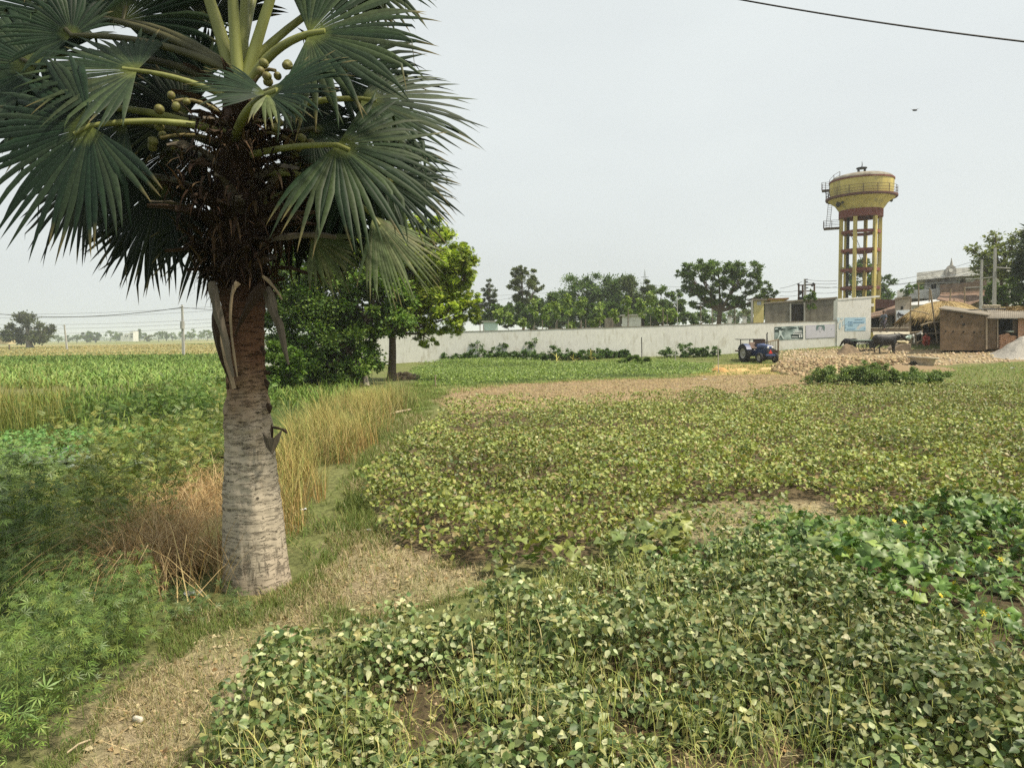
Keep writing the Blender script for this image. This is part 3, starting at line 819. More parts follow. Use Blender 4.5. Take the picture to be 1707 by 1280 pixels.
# bark: grey beige below, reddish brown fibre above, almost black-brown under the crown; rings and fissures
bark = bpy.data.materials.new('palm_bark'); bark.use_nodes = True
n_, l_ = bark.node_tree.nodes, bark.node_tree.links
pb = n_['Principled BSDF']; pb.inputs['Roughness'].default_value = .9; pb.inputs['Specular IOR Level'].default_value = .15
tc = n_.new('ShaderNodeTexCoord'); sp = n_.new('ShaderNodeSeparateXYZ'); l_.new(tc.outputs['Object'], sp.inputs[0])
nz = n_.new('ShaderNodeTexNoise'); nz.inputs['Scale'].default_value = 4; nz.inputs['Detail'].default_value = 6; l_.new(tc.outputs['Object'], nz.inputs['Vector'])
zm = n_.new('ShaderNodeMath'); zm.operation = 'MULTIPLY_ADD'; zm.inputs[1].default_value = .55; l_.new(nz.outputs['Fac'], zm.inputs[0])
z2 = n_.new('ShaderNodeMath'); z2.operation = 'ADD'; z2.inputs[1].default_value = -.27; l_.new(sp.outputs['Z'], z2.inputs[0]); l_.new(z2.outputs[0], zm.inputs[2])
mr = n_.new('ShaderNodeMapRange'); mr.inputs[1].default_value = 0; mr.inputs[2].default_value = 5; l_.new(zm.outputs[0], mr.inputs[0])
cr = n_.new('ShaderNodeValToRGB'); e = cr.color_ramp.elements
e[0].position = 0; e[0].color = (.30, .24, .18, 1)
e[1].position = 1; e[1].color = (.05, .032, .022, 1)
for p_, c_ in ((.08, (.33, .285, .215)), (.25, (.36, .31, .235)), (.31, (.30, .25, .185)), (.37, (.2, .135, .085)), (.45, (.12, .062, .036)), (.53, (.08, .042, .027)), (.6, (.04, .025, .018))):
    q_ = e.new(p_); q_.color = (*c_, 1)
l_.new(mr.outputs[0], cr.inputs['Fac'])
def nmap(scale, st, detail=8):
    mp = n_.new('ShaderNodeMapping'); mp.inputs['Scale'].default_value = st; l_.new(tc.outputs['Object'], mp.inputs['Vector'])
    t = n_.new('ShaderNodeTexNoise'); t.inputs['Scale'].default_value = scale; t.inputs['Detail'].default_value = detail; t.inputs['Roughness'].default_value = .7
    l_.new(mp.outputs[0], t.inputs['Vector']); return t
horiz = nmap(6.5, (1, 1, 6)); vert = nmap(18, (1.6, 1.6, .22)); flake = nmap(11, (1, 1, 3.2))
def ramp(t, a, b, lo, hi):
    m = n_.new('ShaderNodeMapRange'); m.inputs[1].default_value = a; m.inputs[2].default_value = b; m.inputs[3].default_value = lo; m.inputs[4].default_value = hi
    l_.new(t.outputs['Fac'], m.inputs[0]); return m
r1, r2, r3 = ramp(horiz, .33, .47, .76, 1.08), ramp(vert, .30, .44, .62, 1.05), ramp(flake, .32, .41, .35, 1.05)
low = n_.new('ShaderNodeMapRange'); low.inputs[1].default_value = .75; low.inputs[2].default_value = .35; low.inputs[3].default_value = 0; low.inputs[4].default_value = 1; l_.new(zm.outputs[0], low.inputs[0])
rv = n_.new('ShaderNodeMix'); rv.data_type = 'FLOAT'; rv.inputs[2].default_value = 1; l_.new(low.outputs[0], rv.inputs[0]); l_.new(r2.outputs[0], rv.inputs[3])
ma = n_.new('ShaderNodeMath'); ma.operation = 'MULTIPLY'; l_.new(r1.outputs[0], ma.inputs[0]); l_.new(rv.outputs[0], ma.inputs[1])
mb = n_.new('ShaderNodeMath'); mb.operation = 'MULTIPLY'; l_.new(ma.outputs[0], mb.inputs[0]); l_.new(r3.outputs[0], mb.inputs[1])
vv = n_.new('ShaderNodeVectorMath'); vv.operation = 'SCALE'; l_.new(cr.outputs[0], vv.inputs[0]); l_.new(mb.outputs[0], vv.inputs['Scale'])
l_.new(vv.outputs[0], pb.inputs['Base Color'])
bp = n_.new('ShaderNodeBump'); bp.inputs['Strength'].default_value = 1; bp.inputs['Distance'].default_value = .03
l_.new(mb.outputs[0], bp.inputs['Height']); l_.new(bp.outputs[0], pb.inputs['Normal'])
trunk = tr.build('trunk', bark, palm, world=True)

# fronds
petiole_m = nmat('petiole_skin', (.19, .20, .055), .5, 3, .45, .1, 20, .4, stretch=(1, 1, .3))
petiole_dark_m = nmat('dark_petiole_skin', (.065, .062, .026), .6, 4, .35, .2, 20)  # darker skin for the inner and side stalks
def bez(a, b, c, n):
    return [a * (1 - t) ** 2 + b * 2 * t * (1 - t) + c * t * t for t in np.linspace(0, 1, n)]

def frond(hub, tip, nrm, spread=100, n=46, split=.55, droop=.18, cup=.10, col=((.045, .07, .032), (.06, .085, .04)), start=None, pet=True, broken=.13, ctrl=None, dark=False, pr=.03, jag=.1):
    hub = Vector(hub); tip = Vector(tip)
    R_ = (tip - hub).length
    a = (tip - hub).normalized(); nv = Vector(nrm); nv = (nv - a * nv.dot(a)).normalized(); b = a.cross(nv)
    S_ = rad(spread); n = int(n * .74)
    nb = NB()
    rr = [.02, .2, .4, split, split + (1 - split) * .3, split + (1 - split) * .6, split + (1 - split) * .85, 1.0]
    seg_v, seg_c = [], []
    dth = 2 * S_ / n
    waves = random.uniform(0, 6.28)
    for i in range(n):
        th = -S_ + dth * (i + .5)
        L = R_ * (1 - .22 * (abs(th) / S_) ** 2) * random.uniform(1 - jag, 1 + jag * .3)
        br = random.random() < broken
        dr = droop * random.uniform(.15, 1.3)
        tw = random.gauss(0, .06)
        brk = random.uniform(.62, .9) if br else 2
        pts = []
        A, B, Nn = np.array(a), np.array(b), np.array(nv)
        down = np.array([0, 0, -1.0])
        for j, r in enumerate(rr):
            t2 = max(0, (r - split) / (1 - split))
            ths = th + tw * t2
            d = math.cos(ths) * A + math.sin(ths) * B
            sd = -math.sin(ths) * A + math.cos(ths) * B
            hw = .5 * dth * R_ * (r if r <= split else split * (1 - t2 ** 1.7))
            c = np.array(hub) + d * L * r + Nn * (cup * R_ * r * r * math.cos(ths * 1.1) * -1 + .03 * R_ * r * math.sin(3 * ths + waves)) + down * dr * L * (r * r * .45 + t2 ** 2 * .55)
            if r > brk: c = np.array(hub) + d * L * brk + d * L * (r - brk) * .15 + down * (L * (r - brk) * 1.1 + dr * L * .5)
            ridge = Nn * hw * (.55 if r <= split else .55 + .25 * t2)
            if j == len(rr) - 1:
                pts.append(c)
            else:
                pts += [c - sd * hw, c + ridge, c + sd * hw]
        seg_v.append(pts)
    m = len(rr)
    tf = []
    for j in range(m - 2):
        o = 3 * j
        tf += [(o, o + 1, o + 4, o + 3), (o + 1, o + 2, o + 5, o + 4)]
    o = 3 * (m - 2)
    tf += [(o, o + 1, o + 3), (o + 1, o + 2, o + 3)]
    V = np.array(seg_v)
    cc = palette(n, col, .14)
    cc = np.repeat(cc[:, None, :], V.shape[1], 1)
    tipf = np.concatenate([np.repeat(np.array(rr[:-1]), 3), [1.0]])[None, :, None]
    dry_t = (RNG.random((n, 1, 1)) < .35) * S((tipf - .82) / .18)
    cc = cc * (1 - dry_t * .8) + np.array((.2, .16, .08)) * dry_t * .8
    # pale midribs at the base of the blade
    cc = cc * (1 - .45 * S((.2 - tipf) / .2)) + np.array((.2, .22, .06)) * .45 * S((.2 - tipf) / .2)
    nb.raw(V, tf, cc)
    o = nb.build('frond', FROND, palm, smooth=False, world=True)
    if pet:
        if start is None:
            py = min(430, max(125, hubpy_of(hub) + 55))
            start = pw(398, py)
        s0 = Vector(start)
        if ctrl is None:
            mid = (s0 + hub) / 2 + Vector((0, 0, .12 * (hub - s0).length))
        else: mid = Vector(ctrl)
        path = bez(s0, mid, hub, 9)
        path.append(hub + (tip - hub) * .12)
        rads = [pr * (1.35 - .6 * t) for t in np.linspace(0, 1, 10)]
        pm_ = MB().tube(path, rads, 8)
        pm_.build('petiole', petiole_dark_m if dark else petiole_m, o, False).location = -palm.location
    return o

def hubpy_of(p):
    v = RC.transposed() @ (Vector(p) - EYE)
    return CY - FPX * v.y / -v.z

G1 = ((.015, .028, .015), (.023, .036, .019), (.011, .021, .012))          # deep blue-green
G2 = ((.025, .039, .020), (.038, .052, .026), (.018, .030, .016))           # lighter grey-green
G3 = ((.10, .12, .06), (.13, .145, .08), (.075, .095, .045))           # pale: sunlight put into the leaf colour, and dry leaf
D1 = ((.010, .016, .009), (.016, .022, .011))                          # darkest green
FR = [
    # hub px,py,dy   tip px,py,dy      normal            spread n  droop cup cols
    ((228, 118, -.25), (30, 92, -.35), (.05, -.75, .65), 100, 46, .10, .08, G2, {'pr': .024}),
    ((150, 210, -.65), (-70, 330, -.85), (-.2, -1, .25), 112, 54, .10, .06, G1, {'start': pw(385, 222, -.1), 'pr': .026}),
    ((60, 110, .35), (-150, 20, .3), (0, -.8, .5), 110, 46, .18, .08, G1, {'dark': True}),
    ((205, 35, .5), (250, -170, .5), (0, -1, .1), 118, 46, .2, .05, G1, {'dark': True}),
    ((275, 300, .25), (175, 470, .15), (-.3, -1, .1), 72, 38, .08, .05, D1, {'dark': True}),
    ((150, 290, .6), (40, 400, .55), (-.2, -1, .2), 95, 44, .12, .06, D1, {'dark': True}),
    ((285, 250, .7), (130, 335, .75), (-.3, -1, .3), 88, 42, .12, .06, D1, {'dark': True}),
    ((365, 345, .15), (315, 505, -.05), (-.1, -1, 0), 58, 32, .06, .04, D1, {'dark': True}),
    ((446, 158, -.8), (592, 98, -1.05), (.05, -.75, .65), 62, 40, .12, .06, G1, {'start': pw(392, 235, -.12), 'ctrl': pw(402, 180, -.55), 'pr': .034}),
    ((444, 157, -.8), (305, 118, -1.0), (-.05, -.75, .65), 48, 30, .10, .06, G1, {'pet': False}),
    ((446, 158, -.82), (470, 190, -1.15), (.1, -.6, .8), 40, 14, .25, .06, G3, {'pet': False}),
    ((515, 57, -.25), (745, 20, -.35), (.05, -.85, .5), 108, 50, .14, .06, G2, {'start': pw(415, 140, -.1), 'ctrl': pw(450, 75, -.2), 'pr': .036}),
    ((602, 165, .3), (812, 192, .35), (.1, -.75, .65), 82, 44, .12, .1, G2, {'start': pw(410, 205, .05)}),
    ((562, 242, -.4), (745, 318, -.65), (.15, -.85, .55), 100, 52, .22, .14, G2, {'start': pw(405, 262, -.12), 'ctrl': pw(480, 240, -.3), 'pr': .026}),
    ((622, 360, -.1), (712, 495, -.2), (.4, -.8, .45), 46, 34, .12, .05, G3, {'start': pw(410, 300, 0), 'ctrl': pw(520, 260, -.1), 'pr': .022}),
    ((520, 395, .2), (600, 470, .2), (.2, -.9, .3), 55, 26, .1, .04, G3, {'start': pw(410, 395, 0), 'ctrl': pw(460, 388, .1), 'dark': True, 'pr': .022}),
    ((560, 125, .6), (715, 60, .8), (0, -.9, .4), 100, 44, .2, .06, G1, {}),
    ((600, 262, .6), (740, 400, .6), (.2, -.9, .4), 90, 44, .2, .08, G1, {}),
    ((610, -30, .4), (745, -40, .4), (0, -.8, .6), 112, 46, .22, .06, G2, {}),
    ((95, 25, .7), (-60, -110, .7), (0, -.9, .4), 112, 44, .16, .06, G1, {'dark': True}),
    ((345, 40, 1.0), (290, -120, 1.1), (0, -1, .1), 105, 40, .25, .06, D1, {}),
    ((255, 345, .7), (180, 480, .65), (-.2, -1, .1), 66, 34, .06, .05, D1, {'dark': True}),
    ((470, 275, .9), (640, 340, 1.1), (.1, -1, .3), 95, 42, .15, .06, D1, {'dark': True}),
    ((300, 165, .9), (140, 85, 1.15), (-.1, -1, .4), 100, 44, .18, .06, G1, {'dark': True}),
    ((640, 300, .2), (770, 330, .2), (.2, -.8, .5), 70, 40, .2, .1, G1, {}),
    ((100, 180, .2), (-60, 180, .2), (-.1, -.9, .4), 100, 44, .15, .06, G1, {}),
    ((475, 330, .5), (560, 450, .5), (.1, -1, .2), 70, 34, .1, .05, D1, {'dark': True}),
    ((318, -85, -.1), (240, -330, -.1), (-.2, -.9, .3), 105, 46, .05, .08, G2, {'start': pw(388, 128, 0), 'ctrl': pw(362, 30, 0), 'pr': .05}),
    ((385, -130, -.25), (375, -400, -.3), (0, -1, .1), 95, 46, .04, .08, G2, {'start': pw(398, 135, -.08), 'ctrl': pw(386, 20, -.12), 'pr': .044}),
    ((415, -120, .2), (440, -380, .25), (.1, 1, .1), 100, 46, .04, .08, G2, {'start': pw(405, 125, .05), 'ctrl': pw(405, 30, .1), 'pr': .04}),
    ((475, -75, -.05), (600, -290, 0), (.2, -.9, .3), 105, 46, .08, .08, G2, {'start': pw(408, 140, -.05), 'ctrl': pw(430, 60, -.05), 'pr': .046}),
    ((70, 95, .75), (-90, 60, .8), (0, -.9, .3), 105, 44, .16, .06, G1, {'dark': True}),
    ((120, 60, .2), (20, -40, .1), (-.1, -.8, .6), 100, 44, .2, .08, G1, {'dark': True}),
    ((330, 255, 1.0), (235, 330, 1.2), (-.2, -1, .2), 95, 40, .15, .06, D1, {'dark': True}),
    ((480, 205, 1.0), (600, 230, 1.2), (.1, -1, .3), 95, 40, .2, .06, D1, {'dark': True}),
    ((520, 330, .6), (650, 420, .8), (.1, -1, .2), 80, 38, .15, .06, D1, {'dark': True}),
    ((310, 195, .6), (190, 135, .6), (-.1, -.9, .4), 90, 42, .12, .06, D1, {'dark': True}),
    ((335, 140, .7), (235, 55, .8), (0, -1, .2), 95, 42, .12, .06, G1, {'dark': True}),
    ((485, 160, .5), (600, 185, .6), (.1, -.9, .4), 90, 40, .15, .06, D1, {'dark': True}),
    ((520, 215, .3), (625, 275, .3), (.1, -.9, .4), 80, 40, .15, .06, G1, {'dark': True}),
    ((210, 205, .1), (60, 250, .1), (-.1, -.9, .4), 95, 44, .12, .06, G1, {'dark': True}),
    ((440, -60, .7), (500, -250, 1.0), (.2, -.9, .3), 100, 40, .12, .08, G1, {}),
]
for hb, tp, nr, spd, n, dr, cp, cl, kw in FR:
    frond(pw(*hb), pw(*tp), nr, spd, n, .55, dr, cp, cl, **kw)

# dead leaf bases wrapped round the head of the trunk, and fibre
boot_m = nmat('dead_leaf_base', (.038, .024, .015), .85, 5, .5, .4, 30, .15, stretch=(1, 1, .3))
boot2_m = nmat('weathered_leaf_base', (.115, .095, .07), .85, 7, .5, .6, 30, .2, stretch=(1, 1, .25))
pale_m = nmat('split_pale_petiole', (.27, .205, .13), .8, 8, .3, .3, 40, .2, stretch=(1, 1, .2))
def strip(name, path, widths, mat, thick=.02, face=None, edge=None):
    """a flat, slightly rolled leaf base along a path"""
    path = [Vector(p) for p in path]
    m = MB(); vs, fs = [], []
    n = len(path)
    for i, p in enumerate(path):
        t = (path[min(i + 1, n - 1)] - path[max(i - 1, 0)]).normalized()
        f = Vector(face) if face is not None else Vector((p.x - base.x, p.y - base.y, 0)).normalized()
        f = (f - t * f.dot(t)).normalized(); s = t.cross(f)
        w = widths[i] / 2 * random.uniform(.78, 1.2)
        p = p + s * random.uniform(-.12, .12) * widths[i]
        vs += [p - s * w - f * w * .35, p + f * thick, p + s * w - f * w * .35, p - f * thick * .5]
    for i in range(n - 1):
        o = 4 * i
        for k in range(4): fs.append((o + k, o + (k + 1) % 4, o + 4 + (k + 1) % 4, o + 4 + k))
    fs += [(3, 2, 1, 0), tuple(4 * n - 4 + k for k in range(4))]
    m.add(vs, fs, False)
    o = m.build(name, mat, palm, world=True)
    return o
rs = random.Random(5)
for i in range(74):
    zt = i / 74
    py = 500 - 330 * zt + rs.uniform(-8, 8)
    az = i * 2.4 + rs.uniform(-.2, .2)
    c = pw(399, py); r0 = .5 * PXM * np.interp(-py, -ts, [p[2] for p in prof])
    dirv = Vector((math.cos(az), math.sin(az), 0))
    L = rs.uniform(.18, .5) * (1.15 if zt > .25 else .75)
    el = rs.uniform(.15, .9) + .35 * zt
    p0 = Vector((c.x, base.y, c.z)) + dirv * r0 * .8
    p1 = p0 + dirv * L * .45 * math.cos(el) + Vector((0, 0, L * .55))
    p2 = p0 + dirv * L * math.cos(el) * 1.25 + Vector((0, 0, L * math.sin(el) * rs.uniform(.4, 1.0)))
    strip('leaf_base', bez(p0, p1, p2, 5), [.15, .13, .10, .075, .05 * rs.uniform(.3, 1.5)], boot_m if rs.random() < .8 else boot2_m, .018)
# long broken stubs seen against the sky
for s0, s1, s2, w in (((420, 372, -.2), (470, 352, -.35), (535, 353, -.4), .05), ((430, 402, -.1), (500, 385, -.2), (560, 395, -.2), .055), ((420, 350, -.15), (470, 335, -.3), (495, 366, -.35), .05), ((360, 365, -.2), (310, 340, -.35), (245, 342, -.45), .05), ((425, 318, 0), (480, 305, .05), (525, 308, .1), .045), ((350, 330, .1), (300, 305, .1), (262, 303, .1), .05), ((360, 405, -.1), (310, 415, -.2), (275, 418, -.2), .045)):
    strip('leaf_base', bez(pw(*s0), pw(*s1), pw(*s2), 6), [w * 1.8, w * 1.4, w * 1.2, w, w, w * .7], boot2_m if w > .05 else boot_m, .016, face=(0, -1, .3))
# hanging dead leaf bases lower down
strip('hanging_leaf_base', bez(pw(352, 470, -.32), pw(362, 520, -.42), pw(389, 628, -.36), 8), [.07, .08, .085, .085, .075, .065, .05, .02], boot2_m, .02, face=(.1, -1, 0))
strip('hanging_leaf_base', bez(pw(396, 470, -.40), pw(372, 490, -.46), pw(396, 628, -.42), 8), [.05, .035, .03, .025, .02, .02, .02, .012], pale_m, .012, face=(.2, -1, 0))
strip('hanging_leaf_base', bez(pw(360, 510, -.1), pw(350, 560, -.2), pw(388, 645, -.22), 8), [.10, .13, .13, .11, .08, .07, .06, .04], boot_m, .02, face=(-.3, -1, 0))
strip('hanging_leaf_base', bez(pw(368, 558, -.25), pw(372, 590, -.30), pw(390, 648, -.30), 6), [.04, .05, .055, .05, .045, .035], pale_m, .014, face=(-.2, -1, 0))
strip('hanging_leaf_base', bez(pw(440, 480, -.2), pw(462, 520, -.3), pw(481, 608, -.3), 8), [.09, .10, .09, .08, .065, .055, .045, .02], boot2_m, .02, face=(.2, -1, 0))
strip('hanging_leaf_base', bez(pw(438, 474, -.3), pw(412, 500, -.36), pw(392, 560, -.30), 7), [.07, .09, .09, .07, .06, .04, .02], boot_m, .02, face=(.1, -1, .2))
strip('hanging_leaf_base', bez(pw(438, 460, -.28), pw(462, 480, -.34), pw(470, 500, -.32), 6), [.03, .03, .025, .02, .02, .012], pale_m, .012, face=(.2, -1, .2))
# the torn flap of bark on the right side of the trunk
MB().prism([pw(437, 721, -.22), pw(446, 730, -.27), pw(456, 730, -.26), (pw(469, 717, -.2)), pw(463, 738, -.22), pw(453, 757, -.24), pw(443, 744, -.25)], (.004, .018, 0)).build('bark_flap', boot2_m, palm, world=True)
strip('bark_flap', bez(pw(452, 738, -.18), pw(455, 722, -.25), pw(452, 708, -.2), 4), [.02, .025, .025, .01], boot_m, .012, face=(0, -1, 0))
strip('bark_flap', bez(pw(455, 712, -.2), pw(470, 712, -.3), pw(479, 722, -.3), 5), [.02, .03, .02, .03, .012], boot_m, .012, face=(0, -1, .3))
strip('bark_flap', bez(pw(380, 762, -.05), pw(372, 763, -.05), pw(365, 761, -.05), 4), [.03, .02, .015, .008], boot_m, .01, face=(0, -1, .3))
strip('bark_flap', bez(pw(440, 622, -.12), pw(448, 622, -.14), pw(451, 620, -.14), 4), [.05, .04, .03, .012], boot_m, .01, face=(0, -1, .3))
for px, py, s_ in ((383, 690, 1), (381, 668, 1), (443, 640, 1), (446, 680, 1), (384, 640, 1), (437, 585, 1), (388, 590, 1)):
    strip('bark_flap', bez(pw(px, py - 8, -.08), pw(px + (4 if px > 410 else -4), py, -.12), pw(px + (3 if px > 410 else -3), py + 9, -.1), 4), [.03, .05, .04, .015], boot_m, .012, face=(-.6 if px < 410 else .6, -1, .1))
# fibre strands hanging in the dark heart of the crown
nb = NB()
N = 2200
pyv = RNG.uniform(200, 480, N); azv = RNG.uniform(0, 6.28, N)
cz = np.array([pw(399, float(p)).z for p in pyv]); rv = np.interp(-pyv, -ts, [p[2] for p in prof]) * .5 * PXM + RNG.uniform(-.05, .42, N) * np.interp(pyv, [200, 300, 480], [.6, 1.15, .2])
cxv = np.array([pw(399, float(p)).x for p in pyv])
blades(nb, cxv + rv * np.cos(azv), base.y + rv * np.sin(azv), cz, RNG.uniform(.08, .30, N), RNG.uniform(.006, .045, N), RNG.uniform(.5, 2.8, N), azv + RNG.normal(0, .9, N), palette(N, ((.024, .015, .010), (.036, .022, .014), (.075, .05, .03), (.016, .011, .008)), .3), 3, .25)
fb = nb.build('fibre', DRY, palm, world=True); tag(fb, kind='stuff')
# fruit bunches
fruit_m = nmat('green_palm_fruit', (.15, .145, .045), .5, 9, .4, .2, 30, .25, second=(.085, .05, .025), second_scale=5, second_lo=.55, second_hi=.7)
stalk_m = nmat('fruit_stalk_skin', (.16, .13, .05), .7, 6, .3)
rs = random.Random(11)
fruit0 = None
for (bx, by, bd), n, (ox, oy) in (((287, 170, -.25), 4, (370, 190)), ((268, 230, -.25), 6, (368, 235)), ((459, 118, -.3), 8, (410, 165)), ((492, 240, -.05), 5, (420, 225)), ((455, 205, -.2), 2, (410, 215))):
    c = pw(bx, by, bd)
    st = MB().tube(bez(pw(ox, oy, -.1), pw((ox + bx) / 2, min(oy, by) - 12, bd * .7), c, 6), .016, 6).build('fruit_stalk', stalk_m, palm, world=True)
    placed = []
    for i in range(n):
        for _ in range(60):
            q = c + Vector((rs.uniform(-.12, .12), rs.uniform(-.10, .10), rs.uniform(-.09, .07)))
            if all((q - k).length > .072 for k in placed): break
        placed.append(q)
        if fruit0 is None:
            fm = MB().lathe([(0, -.046), (.02, -.043), (.038, -.028), (.046, 0), (.040, .026), (.026, .040), (0, .044)], n=14)
            fm.lathe([(.024, .034), (.030, .040), (.016, .050), (0, .050)], n=8)
            fruit0 = fm.build('fruit', fruit_m, st); o = fruit0
        else:
            o = fruit0.copy(); COL.objects.link(o); o.parent = st
        o.location = q - palm.location; o.rotation_euler = (rs.uniform(0, 6), rs.uniform(0, 6), rs.uniform(0, 6)); o.scale = (rs.uniform(.72, .95),) * 3
# ------------------------------------------------------------------ trees
wood_m = nmat('tree_bark', (.11, .085, .06), .9, 6, .4, .5, 25, .1, stretch=(1, 1, .3))
pale_wood_m = nmat('pale_tree_bark', (.24, .21, .17), .9, 6, .3, .3, 25, .1, stretch=(1, 1, .3))
NEEM = ((.26, .325, .062), (.21, .275, .052), (.32, .37, .09), (.14, .20, .04))
DARK = ((.065, .115, .03), (.085, .14, .036), (.05, .085, .023), (.14, .2, .055))
MID = ((.10, .155, .042), (.13, .185, .05), (.075, .12, .032))
OLIVE = ((.14, .165, .06), (.115, .14, .055), (.18, .195, .08))
SPRAY_V, SPRAY_F = [], []
for k_ in range(5):
    a_ = (k_ - 2) * .55
    o_ = len(SPRAY_V)
    for w_, t_, z_ in ((0, .1, 0), (-.13, .5, .03), (0, 1, -.12), (.13, .5, .03)):
        SPRAY_V.append((t_ * math.sin(a_) + w_ * math.cos(a_), t_ * math.cos(a_) - w_ * math.sin(a_), z_))
    SPRAY_F.append((o_, o_ + 3, o_ + 2, o_ + 1))

def tree(name, label, base_p, lobes, nleaf, lsize, cols, trunk_r=.15, mat=None, group=None, clumps=14, crad=.22, tmpl=None, hang=0.0, trunk_top=None, limbs=True, cat='tree', lean=(0, 0), stems=1, shell=.55, clump_sd=.12):
    """lobes: (x, y, z, rx, ry, rz) relative to base_p, metres; leaves gather in clumps spread through each lobe"""
    r = thing(name, label, cat, base_p, 0, group)
    tmpl = tmpl or (DIAM_V, DIAM_F)
    lob = np.array(lobes, float)
    vol = (lob[:, 3] * lob[:, 4] * lob[:, 5]) ** .75
    nb = NB()
    allc = []
    for L, v in zip(lob, vol / vol.sum()):
        nc = max(3, int(clumps))
        d = rdir(nc)
        rad_ = RNG.uniform(shell, 1.0, (nc, 1)) ** .6
        cc = L[:3] + d * rad_ * L[3:]
        n = int(nleaf * v * 1.3)
        i = RNG.integers(0, nc, n)
        cs = crad * np.mean(L[3:]) * RNG.uniform(.6, 1.4, nc)
        off = rdir(n) * np.minimum(np.abs(RNG.normal(0, .62, (n, 1))) + .08, 1.7) * cs[i][:, None] * np.array([1.15, 1.15, .7])
        p = cc[i] + off
        k = p[:, 2] > .05
        p, off, i = p[k], off[k], i[k]; n = len(p)
        out = unit(off + 1e-3) * .8 + rdir(n) * .8 + unit(p - L[:3]) * .5
        out[:, 2] -= hang
        nr = np.array([0, 0, .8]) + rdir(n) * .8 + unit(p - L[:3]) * .5
        M = frames(out, nr) * (lsize * RNG.uniform(.6, 1.3, n))[:, None, None]
        tone = RNG.uniform(1 - clump_sd * 1.6, 1 + clump_sd * 2.2, nc)[i][:, None]
        nb.inst(tmpl[0], tmpl[1], M, p, palette(n, cols, .18) * tone)
        allc.append(cc)
    nb.build('crown', CROWN, r)
    tm_ = MB()
    top = trunk_top if trunk_top is not None else float(np.min(lob[:, 2] - lob[:, 5] * .3))
    ctr = lob[:, :3].mean(0)
    for s in range(stems):
        a = 2.4 * s
        b0 = Vector((.6 * trunk_r * 3 * math.cos(a), .6 * trunk_r * 3 * math.sin(a), -.1)) if stems > 1 else Vector((0, 0, -.1))
        tp = Vector((ctr[0] * .5 + lean[0] + (b0.x * 2 if stems > 1 else 0), ctr[1] * .5 + lean[1] + b0.y, top))
        mid = (b0 + tp) / 2 + Vector((random.uniform(-.1, .1), random.uniform(-.1, .1), 0)) * top * .3
        tm_.tube(bez(b0, mid, tp, 7), [trunk_r * q for q in (1.35, 1.05, .95, .9, .85, .8, .72)], 9)
        if limbs:
            for L, cc in zip(lob, allc):
                if stems > 1 and random.random() < .4: continue
                e = Vector(L[:3])
                m_ = (tp + e) / 2 + Vector((0, 0, -.08 * (e - tp).length))
                tm_.tube(bez(tp - Vector((0, 0, top * .06)), m_, e, 6), [trunk_r * q for q in (.62, .5, .4, .3, .22, .14)], 6, False)
                for q in cc[:: max(1, len(cc) // 7)]:
                    q = Vector(q); s0 = tp.lerp(e, random.uniform(.55, 1))
                    tm_.tube(bez(s0, (s0 + q) / 2 + Vector((0, 0, -.05 * (q - s0).length)), q, 4), [trunk_r * z for z in (.2, .14, .1, .05)], 5, False)
    tm_.build('trunk', mat or wood_m, r)
    return r

def px_tree(name, label, Y, bpx, bpy, lobes_px, nleaf, lpx, cols, tr_px=4, depth=.8, ground=True, **kw):
    """lobes in photograph pixels (cx, cy, half width, half height), turned into metres at depth Y"""
    b = G(bpx, bpy) if ground else P(bpx, bpy, Y)
    if ground: Y = b.y
    else:
        b = Vector((b.x, b.y, h1(b.x, b.y)))
    u = Y / FPX
    lobes = []
    for i, l in enumerate(lobes_px):
        c = P(l[0], l[1], Y)
        dy = l[4] * u if len(l) > 4 else (random.uniform(-.35, .35) * l[2] * u)
        lobes.append((c.x - b.x, dy, c.z - b.z, l[2] * u, l[2] * u * depth, l[3] * u))
    return tree(name, label, b, lobes, nleaf, lpx * u, cols, tr_px * u, **kw)

